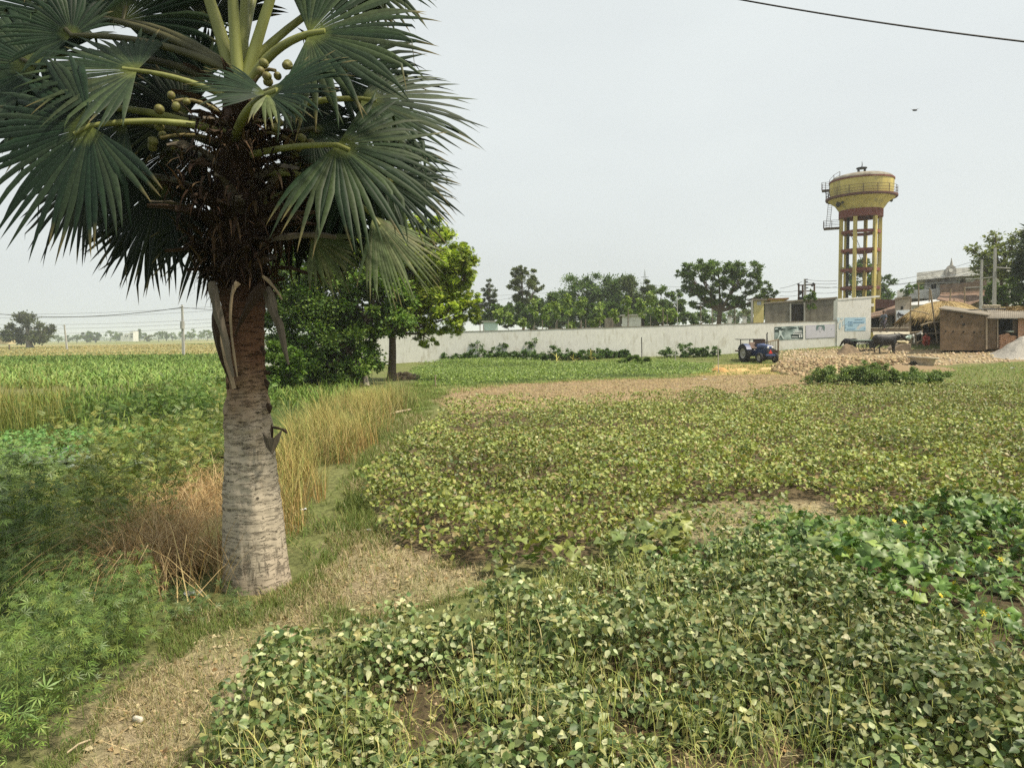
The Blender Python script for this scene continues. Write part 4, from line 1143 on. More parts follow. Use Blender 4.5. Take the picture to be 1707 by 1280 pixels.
# the leafy pair of trees right of the palm: a dark bushy tree in front, a bright neem behind it
px_tree('bushy_tree', 'dark bushy tree reaching down to the ground behind the palm', 0, 600, 642,
        [(470, 460, 34, 56, 30), (490, 590, 44, 40, 10), (650, 500, 40, 40, 10), (520, 560, 70, 70, -10), (585, 590, 70, 48, -25), (560, 490, 72, 66, 0), (625, 520, 62, 66, -10), (500, 450, 60, 62, 20), (600, 440, 62, 56, 20), (520, 400, 58, 46, 40), (470, 530, 42, 62, 20), (505, 620, 46, 26, -20), (555, 612, 40, 28, -30), (650, 540, 34, 28, 0), (610, 575, 24, 26, -10)],
        70000, 6.0, ((.075, .13, .032), (.10, .155, .04), (.055, .095, .025), (.16, .22, .06)), 4.5, clumps=26, crad=.26, stems=4, trunk_top=2.2, shell=.35, clump_sd=.28)
px_tree('neem_tree', 'bright yellow-green neem tree spreading over the white wall', 0, 652, 634,
        [(560, 470, 26, 22, -75), (520, 500, 20, 18, -80), (610, 420, 26, 20, -75), (625, 485, 18, 14, -75), (690, 430, 62, 48, 10), (740, 440, 44, 42, 0), (770, 430, 30, 24, 0), (720, 500, 40, 40, -10), (760, 525, 36, 30, 0), (640, 420, 60, 45, 30), (700, 380, 50, 30, 20), (745, 480, 34, 28, 20), (690, 480, 44, 40, -5), (670, 520, 34, 30, 10), (720, 455, 40, 36, -10), (760, 470, 24, 26, 5), (780, 455, 18, 16, 0), (600, 400, 50, 40, 40), (715, 555, 22, 22, 0), (545, 395, 40, 26, 40), (785, 500, 16, 18, 0), (640, 470, 40, 30, -24), (560, 450, 36, 26, -20)],
        46000, 4.8, NEEM, 7, clumps=26, crad=.27, tmpl=(SPRAY_V, SPRAY_F), hang=.5, trunk_top=2.6, shell=.25, clump_sd=.3, lean=(-.3, 0))
px_tree('bush', 'bright green bush growing behind the left foot of the dark tree', 0, 470, 652, [(455, 600, 26, 26), (478, 622, 24, 20), (452, 628, 24, 16), (490, 600, 16, 20)], 5000, 7, ((.10, .17, .04), (.13, .2, .05), (.08, .13, .03)), 1.2, clumps=14, cat='bush')
# leaning bare stem and second trunk beside it
st = MB().tube(bez(G(612, 645), G(612, 645).lerp(P(598, 600, 34), .5) + Vector((.1, 0, 0)), P(586, 575, 34), 6), [.14, .13, .12, .11, .1, .09], 9)
tag(st.build('tree_stem', pale_wood_m), 'pale leaning stem under the dark tree', 'tree stem')

# trees beyond the white wall
px_tree('broad_tree', 'wide spreading tree with dark umbrella crown beyond the wall', 96, 1197, 545,
        [(1160, 452, 34, 15), (1200, 446, 40, 12), (1240, 452, 34, 14), (1265, 478, 22, 16), (1180, 475, 26, 16), (1225, 472, 30, 14), (1150, 480, 20, 12), (1205, 500, 30, 14), (1170, 505, 18, 14), (1245, 500, 24, 14), (1145, 458, 18, 10), (1282, 490, 12, 10)],
        26000, 3.3, MID, 4.5, ground=False, clumps=20, crad=.2, trunk_top=4.2, shell=.3)
px_tree('grove_tree', 'darkest dense tree at the centre of the far grove', 135, 985, 545, [(960, 486, 36, 26), (1000, 478, 40, 22), (1035, 482, 32, 22), (990, 512, 44, 24), (950, 512, 30, 24), (1030, 512, 36, 22), (970, 535, 50, 16), (1030, 535, 44, 16), (1080, 530, 30, 18), (920, 535, 30, 16)], 40000, 3.3, DARK, 4, ground=False, clumps=18, crad=.3, group='trees of the far grove')
px_tree('grove_tree', 'feathery dark tree right of the darkest grove tree', 130, 1068, 545, [(1060, 484, 24, 22), (1080, 496, 22, 20), (1045, 470, 16, 10), (1070, 520, 30, 18)], 13000, 3.2, ((.075, .10, .035), (.09, .12, .045)), 3, ground=False, clumps=14, group='trees of the far grove')
px_tree('grove_tree', 'green round tree at the right end of the grove', 120, 1105, 545, [(1100, 500, 24, 20), (1125, 505, 18, 18), (1110, 525, 28, 16), (1085, 535, 30, 14)], 17000, 3.3, MID, 3, ground=False, clumps=14, group='trees of the far grove')
px_tree('grove_tree', 'low tree with rounded crown at the left of the grove', 125, 925, 545, [(905, 505, 26, 18), (935, 505, 22, 22), (915, 525, 32, 18), (880, 512, 20, 16), (895, 538, 34, 12)], 19000, 3.3, DARK, 3, ground=False, clumps=14, group='trees of the far grove')
px_tree('tall_tree', 'tall loose tree rising above the left part of the wall', 115, 872, 545, [(870, 470, 24, 20), (885, 462, 16, 12), (858, 460, 12, 12), (868, 450, 12, 8), (895, 478, 12, 8), (875, 495, 22, 14), (860, 512, 20, 14)], 12000, 3, ((.11, .13, .06), (.13, .155, .075)), 2.6, ground=False, clumps=12, shell=.3)
px_tree('slender_tree', 'narrow pointed tree between the neem and the tall tree', 120, 815, 545, [(815, 490, 12, 14), (816, 474, 5, 9), (812, 508, 17, 12), (822, 515, 12, 10), (800, 510, 9, 8), (830, 528, 22, 12), (850, 535, 20, 10), (800, 530, 16, 10)], 9000, 3, ((.08, .10, .055), (.07, .09, .045)), 2, ground=False, clumps=12)
px_tree('background_tree', 'grey-green low tree right of the broad tree', 150, 1265, 545, [(1275, 505, 20, 16), (1260, 520, 18, 14), (1288, 515, 12, 12)], 2400, 5, OLIVE, 2, ground=False, clumps=12)
px_tree('background_tree', 'hazy low tree line standing behind the broad trunk', 230, 1150, 547, [(1140, 530, 22, 9), (1180, 528, 24, 9), (1225, 530, 24, 10), (1255, 526, 18, 10)], 3000, 4.5, MID, 1.5, ground=False, clumps=14)
px_tree('village_tree', 'dark round tree behind the legs of the water tower', 125, 1450, 555, [(1435, 470, 28, 32), (1465, 485, 24, 26), (1480, 478, 16, 18), (1425, 500, 24, 20), (1460, 510, 30, 18), (1440, 445, 16, 12)], 9000, 4.5, DARK, 3, ground=False, clumps=18)
px_tree('village_tree', 'small tree peeping over the left end of the white house', 105, 1532, 520, [(1530, 477, 14, 8), (1541, 476, 10, 8), (1522, 482, 10, 6)], 1500, 4, MID, 1.5, ground=False, clumps=10)
px_tree('rooftop_plant', 'thin sapling with a tuft of leaves above the low parapet', 78, 1513, 520, [(1513, 476, 5, 3), (1511, 488, 8, 5), (1516, 486, 6, 4)], 260, 4, MID, .6, ground=False, clumps=5, cat='sapling')
px_tree('leafy_tree', 'open-branched leafy tree behind the two concrete poles', 70, 1672, 545, [(1660, 395, 14, 9), (1640, 430, 16, 10), (1622, 415, 14, 8), (1655, 425, 20, 14), (1680, 415, 22, 14), (1700, 405, 20, 16), (1645, 455, 24, 12), (1675, 450, 30, 18), (1625, 440, 12, 7), (1700, 440, 26, 24), (1693, 390, 9, 6), (1660, 412, 10, 5)], 4200, 5.2, ((.17, .2, .07), (.14, .17, .06), (.21, .23, .09)), 3.2, ground=False, clumps=12, crad=.36, shell=.3)
px_tree('leafy_tree', 'low green leafy tree beside the tall dark palm', 66, 1682, 545, [(1680, 480, 26, 18), (1665, 500, 22, 14), (1700, 490, 22, 24), (1655, 485, 12, 10)], 5200, 5, ((.09, .14, .035), (.11, .155, .045), (.07, .11, .03)), 2.2, ground=False, clumps=14)
px_tree('dark_palm', 'tall blackish tree cut off by the right edge of the photo', 58, 1722, 545, [(1720, 420, 24, 40), (1712, 470, 16, 24), (1718, 390, 14, 14), (1716, 440, 22, 30)], 450, 20, ((.03, .045, .022), (.042, .058, .028)), 4, ground=False, clumps=12, crad=.35, tmpl=PALM5, shell=.15)
px_tree('thicket', 'low dark thicket filling the gaps behind the long wall', 105, 960, 548, [(cx_, (534 if cx_ < 828 or cx_ > 1130 else 524) - (cx_ % 7), 20, 10 if cx_ < 828 or cx_ > 1130 else 17) for cx_ in range(790, 1180, 22)], 42000, 3, ((.07, .115, .032), (.09, .14, .04), (.055, .085, .026)), 1, ground=False, clumps=10, limbs=False, cat='thicket')
# plants against the foot of the wall: each bush a thing
BUSH = ((.07, .125, .042), (.09, .15, .052), (.05, .09, .03), (.13, .185, .07))
wall_bushes = [(718, 601, 9, 8, 'tiny'), (748, 601, 12, 11, 'small'), (772, 601, 15, 13, 'low'), (800, 601, 22, 15, 'wide'), (826, 600, 16, 18, 'rounded'), (850, 600, 14, 11, 'squat'), (876, 600, 18, 17, 'tall'), (898, 599, 14, 11, 'bushy'), (920, 599, 19, 19, 'dense'), (945, 598, 14, 12, 'compact'), (966, 598, 14, 11, 'flat'), (985, 597, 20, 15, 'broad'), (1015, 595, 12, 12, 'sparse'), (1040, 594, 9, 8, 'round little')]
for i, (px, py, hw, hh, adj) in enumerate(wall_bushes):
    nxt = ['at the far left end of the row', 'second from the left end', 'third from the left end', 'under the wispy sprout', 'under the floating leaf tuft', 'left of the tall sprouting bush', 'with a sprouting top', 'right of the sprouting bush', 'in the middle of the row', 'right of the middle', 'behind the pale stalks', 'last of the thick row', 'alone right of the row', 'at the right end, by itself'][i]
    px_tree('bush', f'{adj} dark green bush at the wall foot, {nxt}', 0, px, py + 2, [(px, py - hh * .55, hw, hh * .6), (px + hw * .5, py - hh * .3, hw * .6, hh * .4), (px - hw * .5, py - hh * .35, hw * .6, hh * .4)], 900, 3.6, BUSH, .5, clumps=10, cat='bush', group='bushes along the wall foot', limbs=False)
px_tree('bush', 'largest rounded bush at the wall foot, left of the tractor', 0, 1132, 596, [(1135, 585, 22, 11), (1150, 582, 16, 9), (1112, 589, 15, 7), (1165, 588, 14, 8)], 2200, 3.4, BUSH, .6, clumps=14, cat='bush', group='bushes along the wall foot', limbs=False)
px_tree('bush', 'smaller bush between the largest bush and the tractor', 0, 1180, 595, [(1180, 586, 15, 9), (1192, 588, 8, 7), (1170, 589, 9, 6)], 1300, 3.2, BUSH, .5, clumps=12, cat='bush', group='bushes along the wall foot', limbs=False)
px_tree('bush', 'feathery grass-like bush in the low crop by the black post', 0, 1055, 612, [(1055, 602, 16, 9), (1072, 604, 14, 7), (1040, 606, 10, 6)], 1800, 4, ((.09, .14, .04), (.12, .17, .055)), .4, clumps=14, cat='bush', limbs=False, tmpl=(SPRAY_V, SPRAY_F))
px_tree('sprout', 'wispy bare sprout standing above the wide wall bush', 0, 798, 602, [(791, 573, 5, 3), (797, 571, 3, 2), (803, 577, 3, 3), (785, 576, 2, 2)], 120, 3.4, BUSH, .35, clumps=4, cat='sapling')
px_tree('sprout', 'leaf tuft on thin stalks above the rounded wall bush', 0, 838, 601, [(838, 577, 8, 4)], 160, 3.4, BUSH, .35, clumps=6, cat='sapling')
px_tree('sprout', 'leafy sprout above the tall wall bush', 0, 886, 600, [(883, 572, 6, 4), (892, 568, 4, 3), (886, 578, 4, 3)], 200, 3.4, BUSH, .35, clumps=6, cat='sapling')
# dark leafy patch in front of the rubble, right
for (px, py, hw, hh, n, lab) in ((1390, 641, 46, 30, 3600, 'dark leafy bush before the left end of the rubble'), (1450, 641, 42, 36, 3600, 'green leafy bush before the middle of the rubble'), (1510, 641, 38, 32, 3200, 'leafy bush before the concrete ring'), (1556, 640, 26, 22, 1800, 'low leafy bush right of the concrete ring')):
    px_tree('bush', lab, 0, px, py, [(px + random.uniform(-1, 1) * hw * .9, py - hh * random.uniform(.2, .75), hw * random.uniform(.18, .45), hh * random.uniform(.15, .4)) for _ in range(9)] + [(px, py - hh * .35, hw * .8, hh * .35)], n * 2, 3.2, ((.14, .2, .075), (.19, .25, .10), (.09, .14, .05), (.26, .31, .14)), .5, clumps=20, cat='bush', limbs=False, crad=.3, shell=.2)
# young teak saplings behind the wall
SAP = ((.19, .25, .08), (.23, .29, .10), (.14, .2, .06))
sap0 = None
saps = [(832, 515, 'leftmost thin sapling above the wall'), (848, 520, 'short leafy sapling second from the left'), (892, 497, 'tall sapling before the low grove tree'), (912, 508, 'sapling with leaves down its stem, before the low grove tree'), (926, 502, 'sapling with a heavy leaf head left of the grove middle'), (948, 492, 'tallest yellow-green sapling in the grove front'), (970, 495, 'yellow-green sapling with twin leaf heads'), (1000, 505, 'sapling bending over the wall at the grove middle'), (1022, 515, 'short sapling left of the white hut'), (1047, 492, 'sapling standing before the white hut'), (1068, 498, 'sapling with drooping leaves right of the white hut'), (1084, 487, 'tall pale sapling right of the white hut'), (1100, 510, 'small sapling beneath the green round tree'), (1118, 515, 'thin sapling just left of the wall lamp pole'), (950, 540, 'very short bright sapling peeping over the wall'), (990, 530, 'squat leafy sapling peeping over the wall'), (870, 530, 'stubby sapling left of the low grove tree')]
for i, (px, py, lab) in enumerate(saps):
    h_ = 552 - py
    px_tree('sapling', lab, 70 + (i % 4) * 3, px, 552, [(px, py + 5, 4.5, 5), (px + random.uniform(-4, 4), py + h_ * .22, 6, 5), (px + random.uniform(-4, 4), py + h_ * .45, 5, 4)], 190, 5.6, SAP, .55, ground=False, clumps=7, cat='sapling', group='young trees behind the wall', limbs=False, mat=pale_wood_m, trunk_top=h_ * .058, hang=.4)
# the far plain on the left
px_tree('plain_tree', 'large thin-crowned fig tree alone on the far plain', 0, 50, 580, [(42, 545, 30, 18), (62, 553, 22, 18), (25, 558, 20, 14), (45, 528, 18, 10), (70, 562, 12, 8), (12, 562, 10, 8), (45, 565, 26, 8)], 6500, 3.6, ((.075, .09, .042), (.09, .105, .05), (.06, .07, .034)), 5.5, mat=pale_wood_m, clumps=16, shell=.3, crad=.3, trunk_top=3)
px_tree('plain_tree', 'dark tree with flat-based crown, left half of a pair on the plain', 0, 145, 571, [(143, 560, 8, 8), (150, 563, 6, 5)], 1600, 2.6, DARK, 1.2, clumps=12)
px_tree('plain_tree', 'dark tree, right half of the pair on the plain', 0, 160, 571, [(160, 562, 8, 6), (154, 560, 6, 6)], 1400, 2.6, DARK, 1.2, clumps=12)
px_tree('plain_tree', 'small round dark tree by the thin pole', 0, 115, 570.5, [(115, 564.5, 5, 4.5)], 700, 2.2, DARK, .8, clumps=10)
px_tree('plain_tree', 'pale olive tree before the distant white building', 0, 204, 569, [(204, 561, 9, 6.5)], 900, 2.4, OLIVE, .8, clumps=12)
px_tree('plain_tree', 'pale bush-like tree left of the tall pole', 0, 249, 569.5, [(249, 563, 6, 5)], 600, 2.2, OLIVE, .6, clumps=10)
far_row = [(128, 5, 4, 'faint round tree by the small dark tree'), (183, 10, 7.5, 'broad faint tree left of the pale olive tree'), (193, 8, 6, 'faint tree touching the pale olive tree'), (228, 2.5, 8, 'faint narrow tree right of the distant building'), (233, 2.2, 9, 'faint spindly tree right of the distant building'), (240, 6, 5, 'low faint tree behind the pale bush-like tree'), (264, 8, 6.5, 'faint rounded tree midway to the tall pole'), (277, 3, 7.5, 'faint upright tree left of the tall pole'), (287, 8, 5, 'low faint tree at the tall pole'), (308, 9, 6.5, 'faint dark tree right of the tall pole'), (318, 5, 9, 'taller faint tree right of the tall pole'), (330, 10, 8.5, 'broad faint tree near the palm trunk'), (345, 8, 8, 'faint tree nearest the palm trunk'), (97, 8, 4, 'faint low tree right of the fig tree')]
for i, (px, hw, hh, lab) in enumerate(far_row):
    hz = 568.5 - (px) * .0125
    px_tree('distant_tree', lab, 620 + 60 * (i % 3), px, hz, [(px, hz - hh, hw, hh * .8), (px + hw * .5, hz - hh * .6, hw * .6, hh * .5)], 420, 2.2, MID, .6, ground=False, clumps=10, group='faint trees along the horizon', limbs=False)
# a low far wood that closes the horizon on both sides
nb = NB()
N = 30000
x = RNG.uniform(-1500, 1500, N); hgt_w = 3 + 9 * vnoise(x, x * 0, 60, 3) ** 1.5 + 3 * vnoise(x, x * 0, 14, 4)
z = hgt_w * RNG.random(N)
M = frames(rdir(N), rdir(N)) * RNG.uniform(1.2, 2.8, N)[:, None, None]
nb.inst(DIAM_V, DIAM_F, M, np.stack([x, 1300 + RNG.uniform(-20, 20, N), z], 1), palette(N, MID, .2))
tag(nb.build('distant_wood', CROWN), 'faint low wood closing the horizon of the plain', 'wood', kind='stuff')
# ------------------------------------------------------------------ materials of the built things
white_m = nmat('whitewash', (.67, .66, .61), .9, 7, .10, .05, 30, .1, second=(.42, .39, .31), second_scale=3, second_lo=.55, second_hi=.82, stretch=(1, 1, .38))
cream_m = nmat('old_white_paint', (.66, .65, .60), .9, 1.2, .12, .1, 20, .1, second=(.33, .32, .28), second_scale=1.6, second_lo=.52, second_hi=.8)
grey_m = nmat('concrete', (.33, .32, .29), .9, 3, .2, .2, 20, .1)
coping_m = nmat('stained_coping', (.20, .17, .13), .9, 3, .3, .2)
mortar_m = nmat('grey_block_wall', (.20, .18, .145), .95, 1.2, .3, .3, 14, .1, second=(.10, .09, .075), second_scale=.8, second_lo=.5, second_hi=.7)
yellow_m = nmat('yellow_paint', (.53, .43, .15), .85, .9, .2, .1, 10, .15, second=(.30, .26, .13), second_scale=1.6, second_lo=.5, second_hi=.74, stretch=(1, 1, .22))
maroon_m = nmat('maroon_paint', (.17, .06, .048), .85, 1.2, .3, .1, 10, .15, second=(.25, .125, .10), second_scale=.8, second_lo=.5, second_hi=.7)
dome_m = nmat('weathered_dome', (.19, .165, .13), .95, 1.2, .4, .3, 6, .1, second=(.27, .25, .2), second_scale=1.3, second_lo=.5, second_hi=.6)
rust_m = nmat('rusty_iron', (.09, .055, .04), .8, 6, .4)
iron_m = nmat('dark_iron', (.035, .035, .038), .6, 8, .3)
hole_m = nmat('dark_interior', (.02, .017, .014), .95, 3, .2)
ppost_m = nmat('cement_pole', (.36, .35, .32), .85, 3, .15, .1)
wire_m = nmat('wire_metal', (.10, .10, .11), .6, 3, .2)
cable_m = nmat('black_cable', (.018, .018, .02), .6, 3, .2)
bamboo_m = nmat('weathered_bamboo', (.24, .19, .125), .8, 6, .3, .1)
thatch_m = nmat('straw_thatch', (.37, .26, .115), .95, 5, .3, .6, 40, .1, stretch=(1, 1, 1))
mud_m = nmat('mud_plaster', (.24, .19, .14), .95, 2, .25, .3, 16, .1)
plast_m = nmat('pale_mud_plaster', (.33, .29, .235), .95, 1.5, .2, .2, 12, .1)
tyre_m = nmat('tyre_rubber', (.022, .022, .022), .8, 10, .3, .2)

def brickmat(name, c1, c2, mort, scale, bump=.6, noise=.5):
    m = bpy.data.materials.new(name); m.use_nodes = True
    n, l = m.node_tree.nodes, m.node_tree.links
    b = n['Principled BSDF']; b.inputs['Roughness'].default_value = .95; b.inputs['Specular IOR Level'].default_value = .1
    tc = n.new('ShaderNodeTexCoord'); sp = n.new('ShaderNodeSeparateXYZ'); l.new(tc.outputs['Object'], sp.inputs[0])
    ad = n.new('ShaderNodeMath'); ad.operation = 'ADD'; l.new(sp.outputs['X'], ad.inputs[0]); l.new(sp.outputs['Y'], ad.inputs[1])
    cb = n.new('ShaderNodeCombineXYZ'); l.new(ad.outputs[0], cb.inputs['X']); l.new(sp.outputs['Z'], cb.inputs['Y'])
    br = n.new('ShaderNodeTexBrick')
    br.inputs['Color1'].default_value = (*c1, 1); br.inputs['Color2'].default_value = (*c2, 1); br.inputs['Mortar'].default_value = (*mort, 1)
    br.inputs['Scale'].default_value = scale; br.inputs['Mortar Size'].default_value = .02; br.inputs['Brick Width'].default_value = .5; br.inputs['Row Height'].default_value = .19
    l.new(cb.outputs[0], br.inputs['Vector'])
    nz = n.new('ShaderNodeTexNoise'); nz.inputs['Scale'].default_value = 1.6; nz.inputs['Detail'].default_value = 9; nz.inputs['Roughness'].default_value = .75
    l.new(tc.outputs['Object'], nz.inputs['Vector'])
    mr = n.new('ShaderNodeMapRange'); mr.inputs[1].default_value = .3; mr.inputs[2].default_value = .7; mr.inputs[3].default_value = 1 - noise; mr.inputs[4].default_value = 1 + noise
    l.new(nz.outputs['Fac'], mr.inputs[0])
    vs_ = n.new('ShaderNodeVectorMath'); vs_.operation = 'SCALE'; l.new(br.outputs['Color'], vs_.inputs[0]); l.new(mr.outputs[0], vs_.inputs['Scale'])
    l.new(vs_.outputs[0], b.inputs['Base Color'])
    bp = n.new('ShaderNodeBump'); bp.inputs['Strength'].default_value = bump; bp.inputs['Distance'].default_value = .02; bp.invert = True
    l.new(br.outputs['Fac'], bp.inputs['Height']); l.new(bp.outputs[0], b.inputs['Normal'])
    return m
brick_m = brickmat('brown_brick', (.135, .095, .06), (.17, .115, .07), (.10, .078, .055), 2.2)
redbrick_m = brickmat('red_brick', (.38, .17, .10), (.46, .25, .15), (.42, .36, .28), 2.2)
oldbrick_m = brickmat('old_brick', (.15, .105, .08), (.19, .14, .105), (.10, .08, .065), 2.0)
tile_m = brickmat('clay_tiles', (.19, .125, .09), (.25, .17, .125), (.06, .042, .032), 1.6)

def gz(p):
    return Vector((p.x, p.y, h1(p.x, p.y)))

# ------------------------------------------------------------------ long white compound wall
A = G(690, 604); B = G(1394, 577)
AT = P(690, 556, A.y); BT = P(1394, 535, B.y)
wdir = Vector((B.x - A.x, B.y - A.y, 0)).normalized()
wn_ = Vector((wdir.y, -wdir.x, 0))
A0 = A - wdir * 14
hA, hB = AT.z, BT.z
hA0 = hA - (hB - hA) / (B - A).length * 14
wall = thing('compound_wall', 'long whitewashed compound wall crossing behind the fields', 'wall', (A.x, A.y, 0))
m = MB()
n = 60
top, bot = [], []
for i in range(n + 1):
    t = i / n
    p = A0.lerp(B, t)
    z = hA0 + (hB - hA0) * t
    top.append(Vector((p.x, p.y, z + .012 * math.sin(i * 1.7) + .01 * math.sin(i * 4.1)))); bot.append(Vector((p.x, p.y, h1(p.x, p.y) - .6)))
back = -wn_ * -.23
vs = []
for i in range(n + 1): vs += [bot[i], top[i], top[i] - wn_ * .23, bot[i] - wn_ * .23]
fs = []
for i in range(n):
    o = 4 * i
    for k in range(4): fs.append((o + k, o + (k + 1) % 4, o + 4 + (k + 1) % 4, o + 4 + k))
fs += [(0, 1, 2, 3), tuple(4 * n + k for k in (3, 2, 1, 0))]
m.add(vs, fs); m.build('wall_face', white_m, wall, world=True)
m = MB()
for i in range(n):
    m.beam(top[i] - wn_ * .115 + Vector((0, 0, .025)), top[i + 1] - wn_ * .115 + Vector((0, 0, .025)), .28, .045)
m.build('coping', coping_m, wall, world=True)
# taller white block at its right end
E_ = P(1453, 553, B.y + 4.0 * .9)
C0 = B + wdir * 0.02
C1 = C0 + wdir * ((P(1453, 540, B.y).x - B.x) * 1.03 / wdir.x)
tz = P(1393, 501, B.y).z; tz2 = P(1453, 496, C1.y).z
blk = thing('white_block', 'tall whitewashed block ending the compound wall below the tower', 'building', (C0.x, C0.y, 0))
m = MB()
f1, f2 = wn_ * .06, -wn_ * .5
pts = [C0 + f1, C1 + f1, C1 + f2, C0 + f2]
vs = [Vector((p.x, p.y, h1(p.x, p.y) - .8)) for p in pts] + [Vector((pts[0].x, pts[0].y, tz)), Vector((pts[1].x, pts[1].y, tz2)), Vector((pts[2].x, pts[2].y, tz2)), Vector((pts[3].x, pts[3].y, tz))]
m.add(vs, [(0, 1, 5, 4), (1, 2, 6, 5), (2, 3, 7, 6), (3, 0, 4, 7), (4, 5, 6, 7)])
m.build('wall_face', white_m, blk, world=True)
m = MB()
sl = C1 + f1 * 2
d_ = wdir * 1.0
m.prism([(C0 + f1 * 1.5) + Vector((0, 0, tz - C0.z + .01)), (C1 + d_ * .75 + f1 * 1.5) + Vector((0, 0, tz2 - C1.z + .02)), (C1 + d_ * .75 + f2 * .5) + Vector((0, 0, tz2 - C1.z + .02)), (C0 + f2 * .5) + Vector((0, 0, tz - C0.z + .01))], (0, 0, .14))
m.box(C1 + d_ * .22 - wn_ * 1 + Vector((0, 0, P(1457, 508, C1.y).z - C1.z)), (1.0, .8, .25), math.atan2(wdir.y, wdir.x))
m.build('roof_slab', white_m, blk, world=True)

# posters painted on the wall
def on_wall(px, py, off=.0):
    """the point of the wall's front face seen at this pixel"""
    d = ray(px, py)
    q = A + wn_ * off
    t = ((q.x - EYE.x) * wn_.x + (q.y - EYE.y) * wn_.y) / (d.x * wn_.x + d.y * wn_.y)
    return EYE + d * t
def sheet(mb, quad, off, thick=.012):
    mb.prism([on_wall(px, py, off) for px, py in quad], wn_ * thick)
teal_m = nmat('faded_green_print', (.13, .18, .165), .6, 1.2, .5, 0, None, .3, second=(.42, .50, .48), second_scale=.9, second_lo=.42, second_hi=.6)
dteal_m = nmat('dark_green_print', (.035, .055, .05), .6, 2, .3)
pteal_m = nmat('pale_green_print', (.5, .58, .56), .6, 2, .15)
lilac_m = nmat('lilac_paper', (.52, .51, .56), .7, 1.5, .06)
lilac_e = nmat('lilac_edge', (.36, .35, .42), .7, 2, .1)
skin_pale = nmat('faded_portrait', (.54, .54, .585), .7, 2, .05)
hair_p = nmat('faded_hair_print', (.12, .19, .18), .7, 2, .2)
sky_m = nmat('pale_blue_paint', (.37, .53, .64), .7, 1.5, .08, second=(.56, .58, .57), second_scale=1.4, second_lo=.6, second_hi=.66)
blue_m = nmat('faded_blue_ink', (.20, .33, .46), .7, 2, .1)
pt1 = thing('wall_poster', 'grey-green landscape poster with a walking figure and white lines', 'poster', on_wall(1291, 567))
m = MB(); sheet(m, [(1291, 545), (1339, 543), (1339, 565), (1291, 567.5)], .005); m.build('board', teal_m, pt1, world=True)
m = MB()
sheet(m, [(1291.5, 545.6), (1303, 545), (1302.5, 547.5), (1310, 548.5), (1306, 550), (1303, 553), (1300, 554), (1291.5, 553.5)], .018)
sheet(m, [(1314, 549), (1319, 546.3), (1327, 546), (1329, 547.5), (1322, 547.6), (1316, 549.6)], .018)
sheet(m, [(1331, 544), (1338.6, 543.6), (1338.6, 564.6), (1333, 564.8), (1336, 560), (1332, 555)], .018)
sheet(m, [(1318, 558), (1332, 553), (1338, 553), (1338, 563), (1320, 564)], .017)
m.build('dark_print', dteal_m, pt1, world=True)
m = MB()
sheet(m, [(1298.5, 551), (1300.5, 550), (1302, 552), (1306, 551), (1302.5, 554), (1303, 557), (1306, 562), (1307, 565), (1305.5, 565), (1301, 558.5), (1299, 562), (1296.5, 565.5), (1295.5, 565), (1297.5, 560), (1299, 556)], .03)
sheet(m, [(1292, 547.6), (1296, 547.2), (1296.5, 549), (1292, 549.4)], .03)
m.build('figure', pteal_m, pt1, world=True)
m = MB()
for (x0, x1, yy) in ((1325, 1336.5, 550.6), (1323, 1337, 553.2), (1322, 1337, 556), (1320, 1330, 561)):
    xx = x0
    while xx < x1:
        w_ = random.uniform(.7, 1.9); sheet(m, [(xx, yy), (min(x1, xx + w_), yy - .05), (min(x1, xx + w_), yy + 1.3), (xx, yy + 1.35)], .032); xx += w_ + .35
sheet(m, [(1332, 558.5), (1334, 558.4), (1334, 562.4), (1332, 562.5)], .032); sheet(m, [(1335.3, 558.3), (1337.3, 558.2), (1337.3, 562.2), (1335.3, 562.3)], .032)
sheet(m, [(1332.5, 545), (1334, 545), (1334, 546), (1332.5, 546)], .032); sheet(m, [(1336.3, 544.8), (1337.6, 544.7), (1337.6, 546.4), (1336.3, 546.5)], .032)
m.build('printed_lines', nmat('white_print', (.72, .74, .73), .6, 2, .05), pt1, world=True)
pt2 = thing('wall_poster', 'pale lilac poster with the faded face of a dark-haired woman', 'poster', on_wall(1343, 565))
m = MB(); sheet(m, [(1342.8, 543), (1391.7, 540.8), (1391.7, 562.6), (1342.8, 565)], .004); m.build('border', lilac_e, pt2, world=True)
m = MB(); sheet(m, [(1343.6, 543.8), (1391, 541.6), (1391, 561.9), (1343.6, 564.2)], .018); m.build('board', lilac_m, pt2, world=True)
m = MB()
sheet(m, [(1361.5, 542.3), (1374, 541.8), (1375, 546), (1374.6, 551), (1372.8, 550), (1372, 546), (1369, 543.6), (1366, 543.8), (1363.4, 546.5), (1362.6, 550.5), (1361, 549.5), (1360.8, 546)], .034, .010)
m.build('hair', hair_p, pt2, world=True)
m = MB()
for ex in (1365.2, 1370.6):
    m.prism([on_wall(ex + 1.1 * math.cos(k * 1.047), 548.4 + .55 * math.sin(k * 1.047), .042) for k in range(6)], wn_ * .006)
    sheet(m, [(ex - 1.6, 547), (ex, 546.4), (ex + 1.6, 547), (ex, 546.9)], .042, .006)
m.prism([on_wall(1386 + .9 * math.cos(k * 1.047), 548.8 + .6 * math.sin(k * 1.047), .036) for k in range(6)], wn_ * .006)
m.build('eyes', hair_p, pt2, world=True)
m = MB(); sheet(m, [(1367.3, 549), (1368.1, 549), (1368.8, 552.8), (1366.8, 552.8)], .042, .005); m.build('nose', skin_pale, pt2, world=True)
pt3 = thing('wall_poster', 'light blue wall painting with a square emblem and faint lines', 'poster', on_wall(1408, 552))
def on_blk(mb, quad, off, thick=.01): mb.prism([on_wall(px, py, .06 + off) for px, py in quad], wn_ * thick)
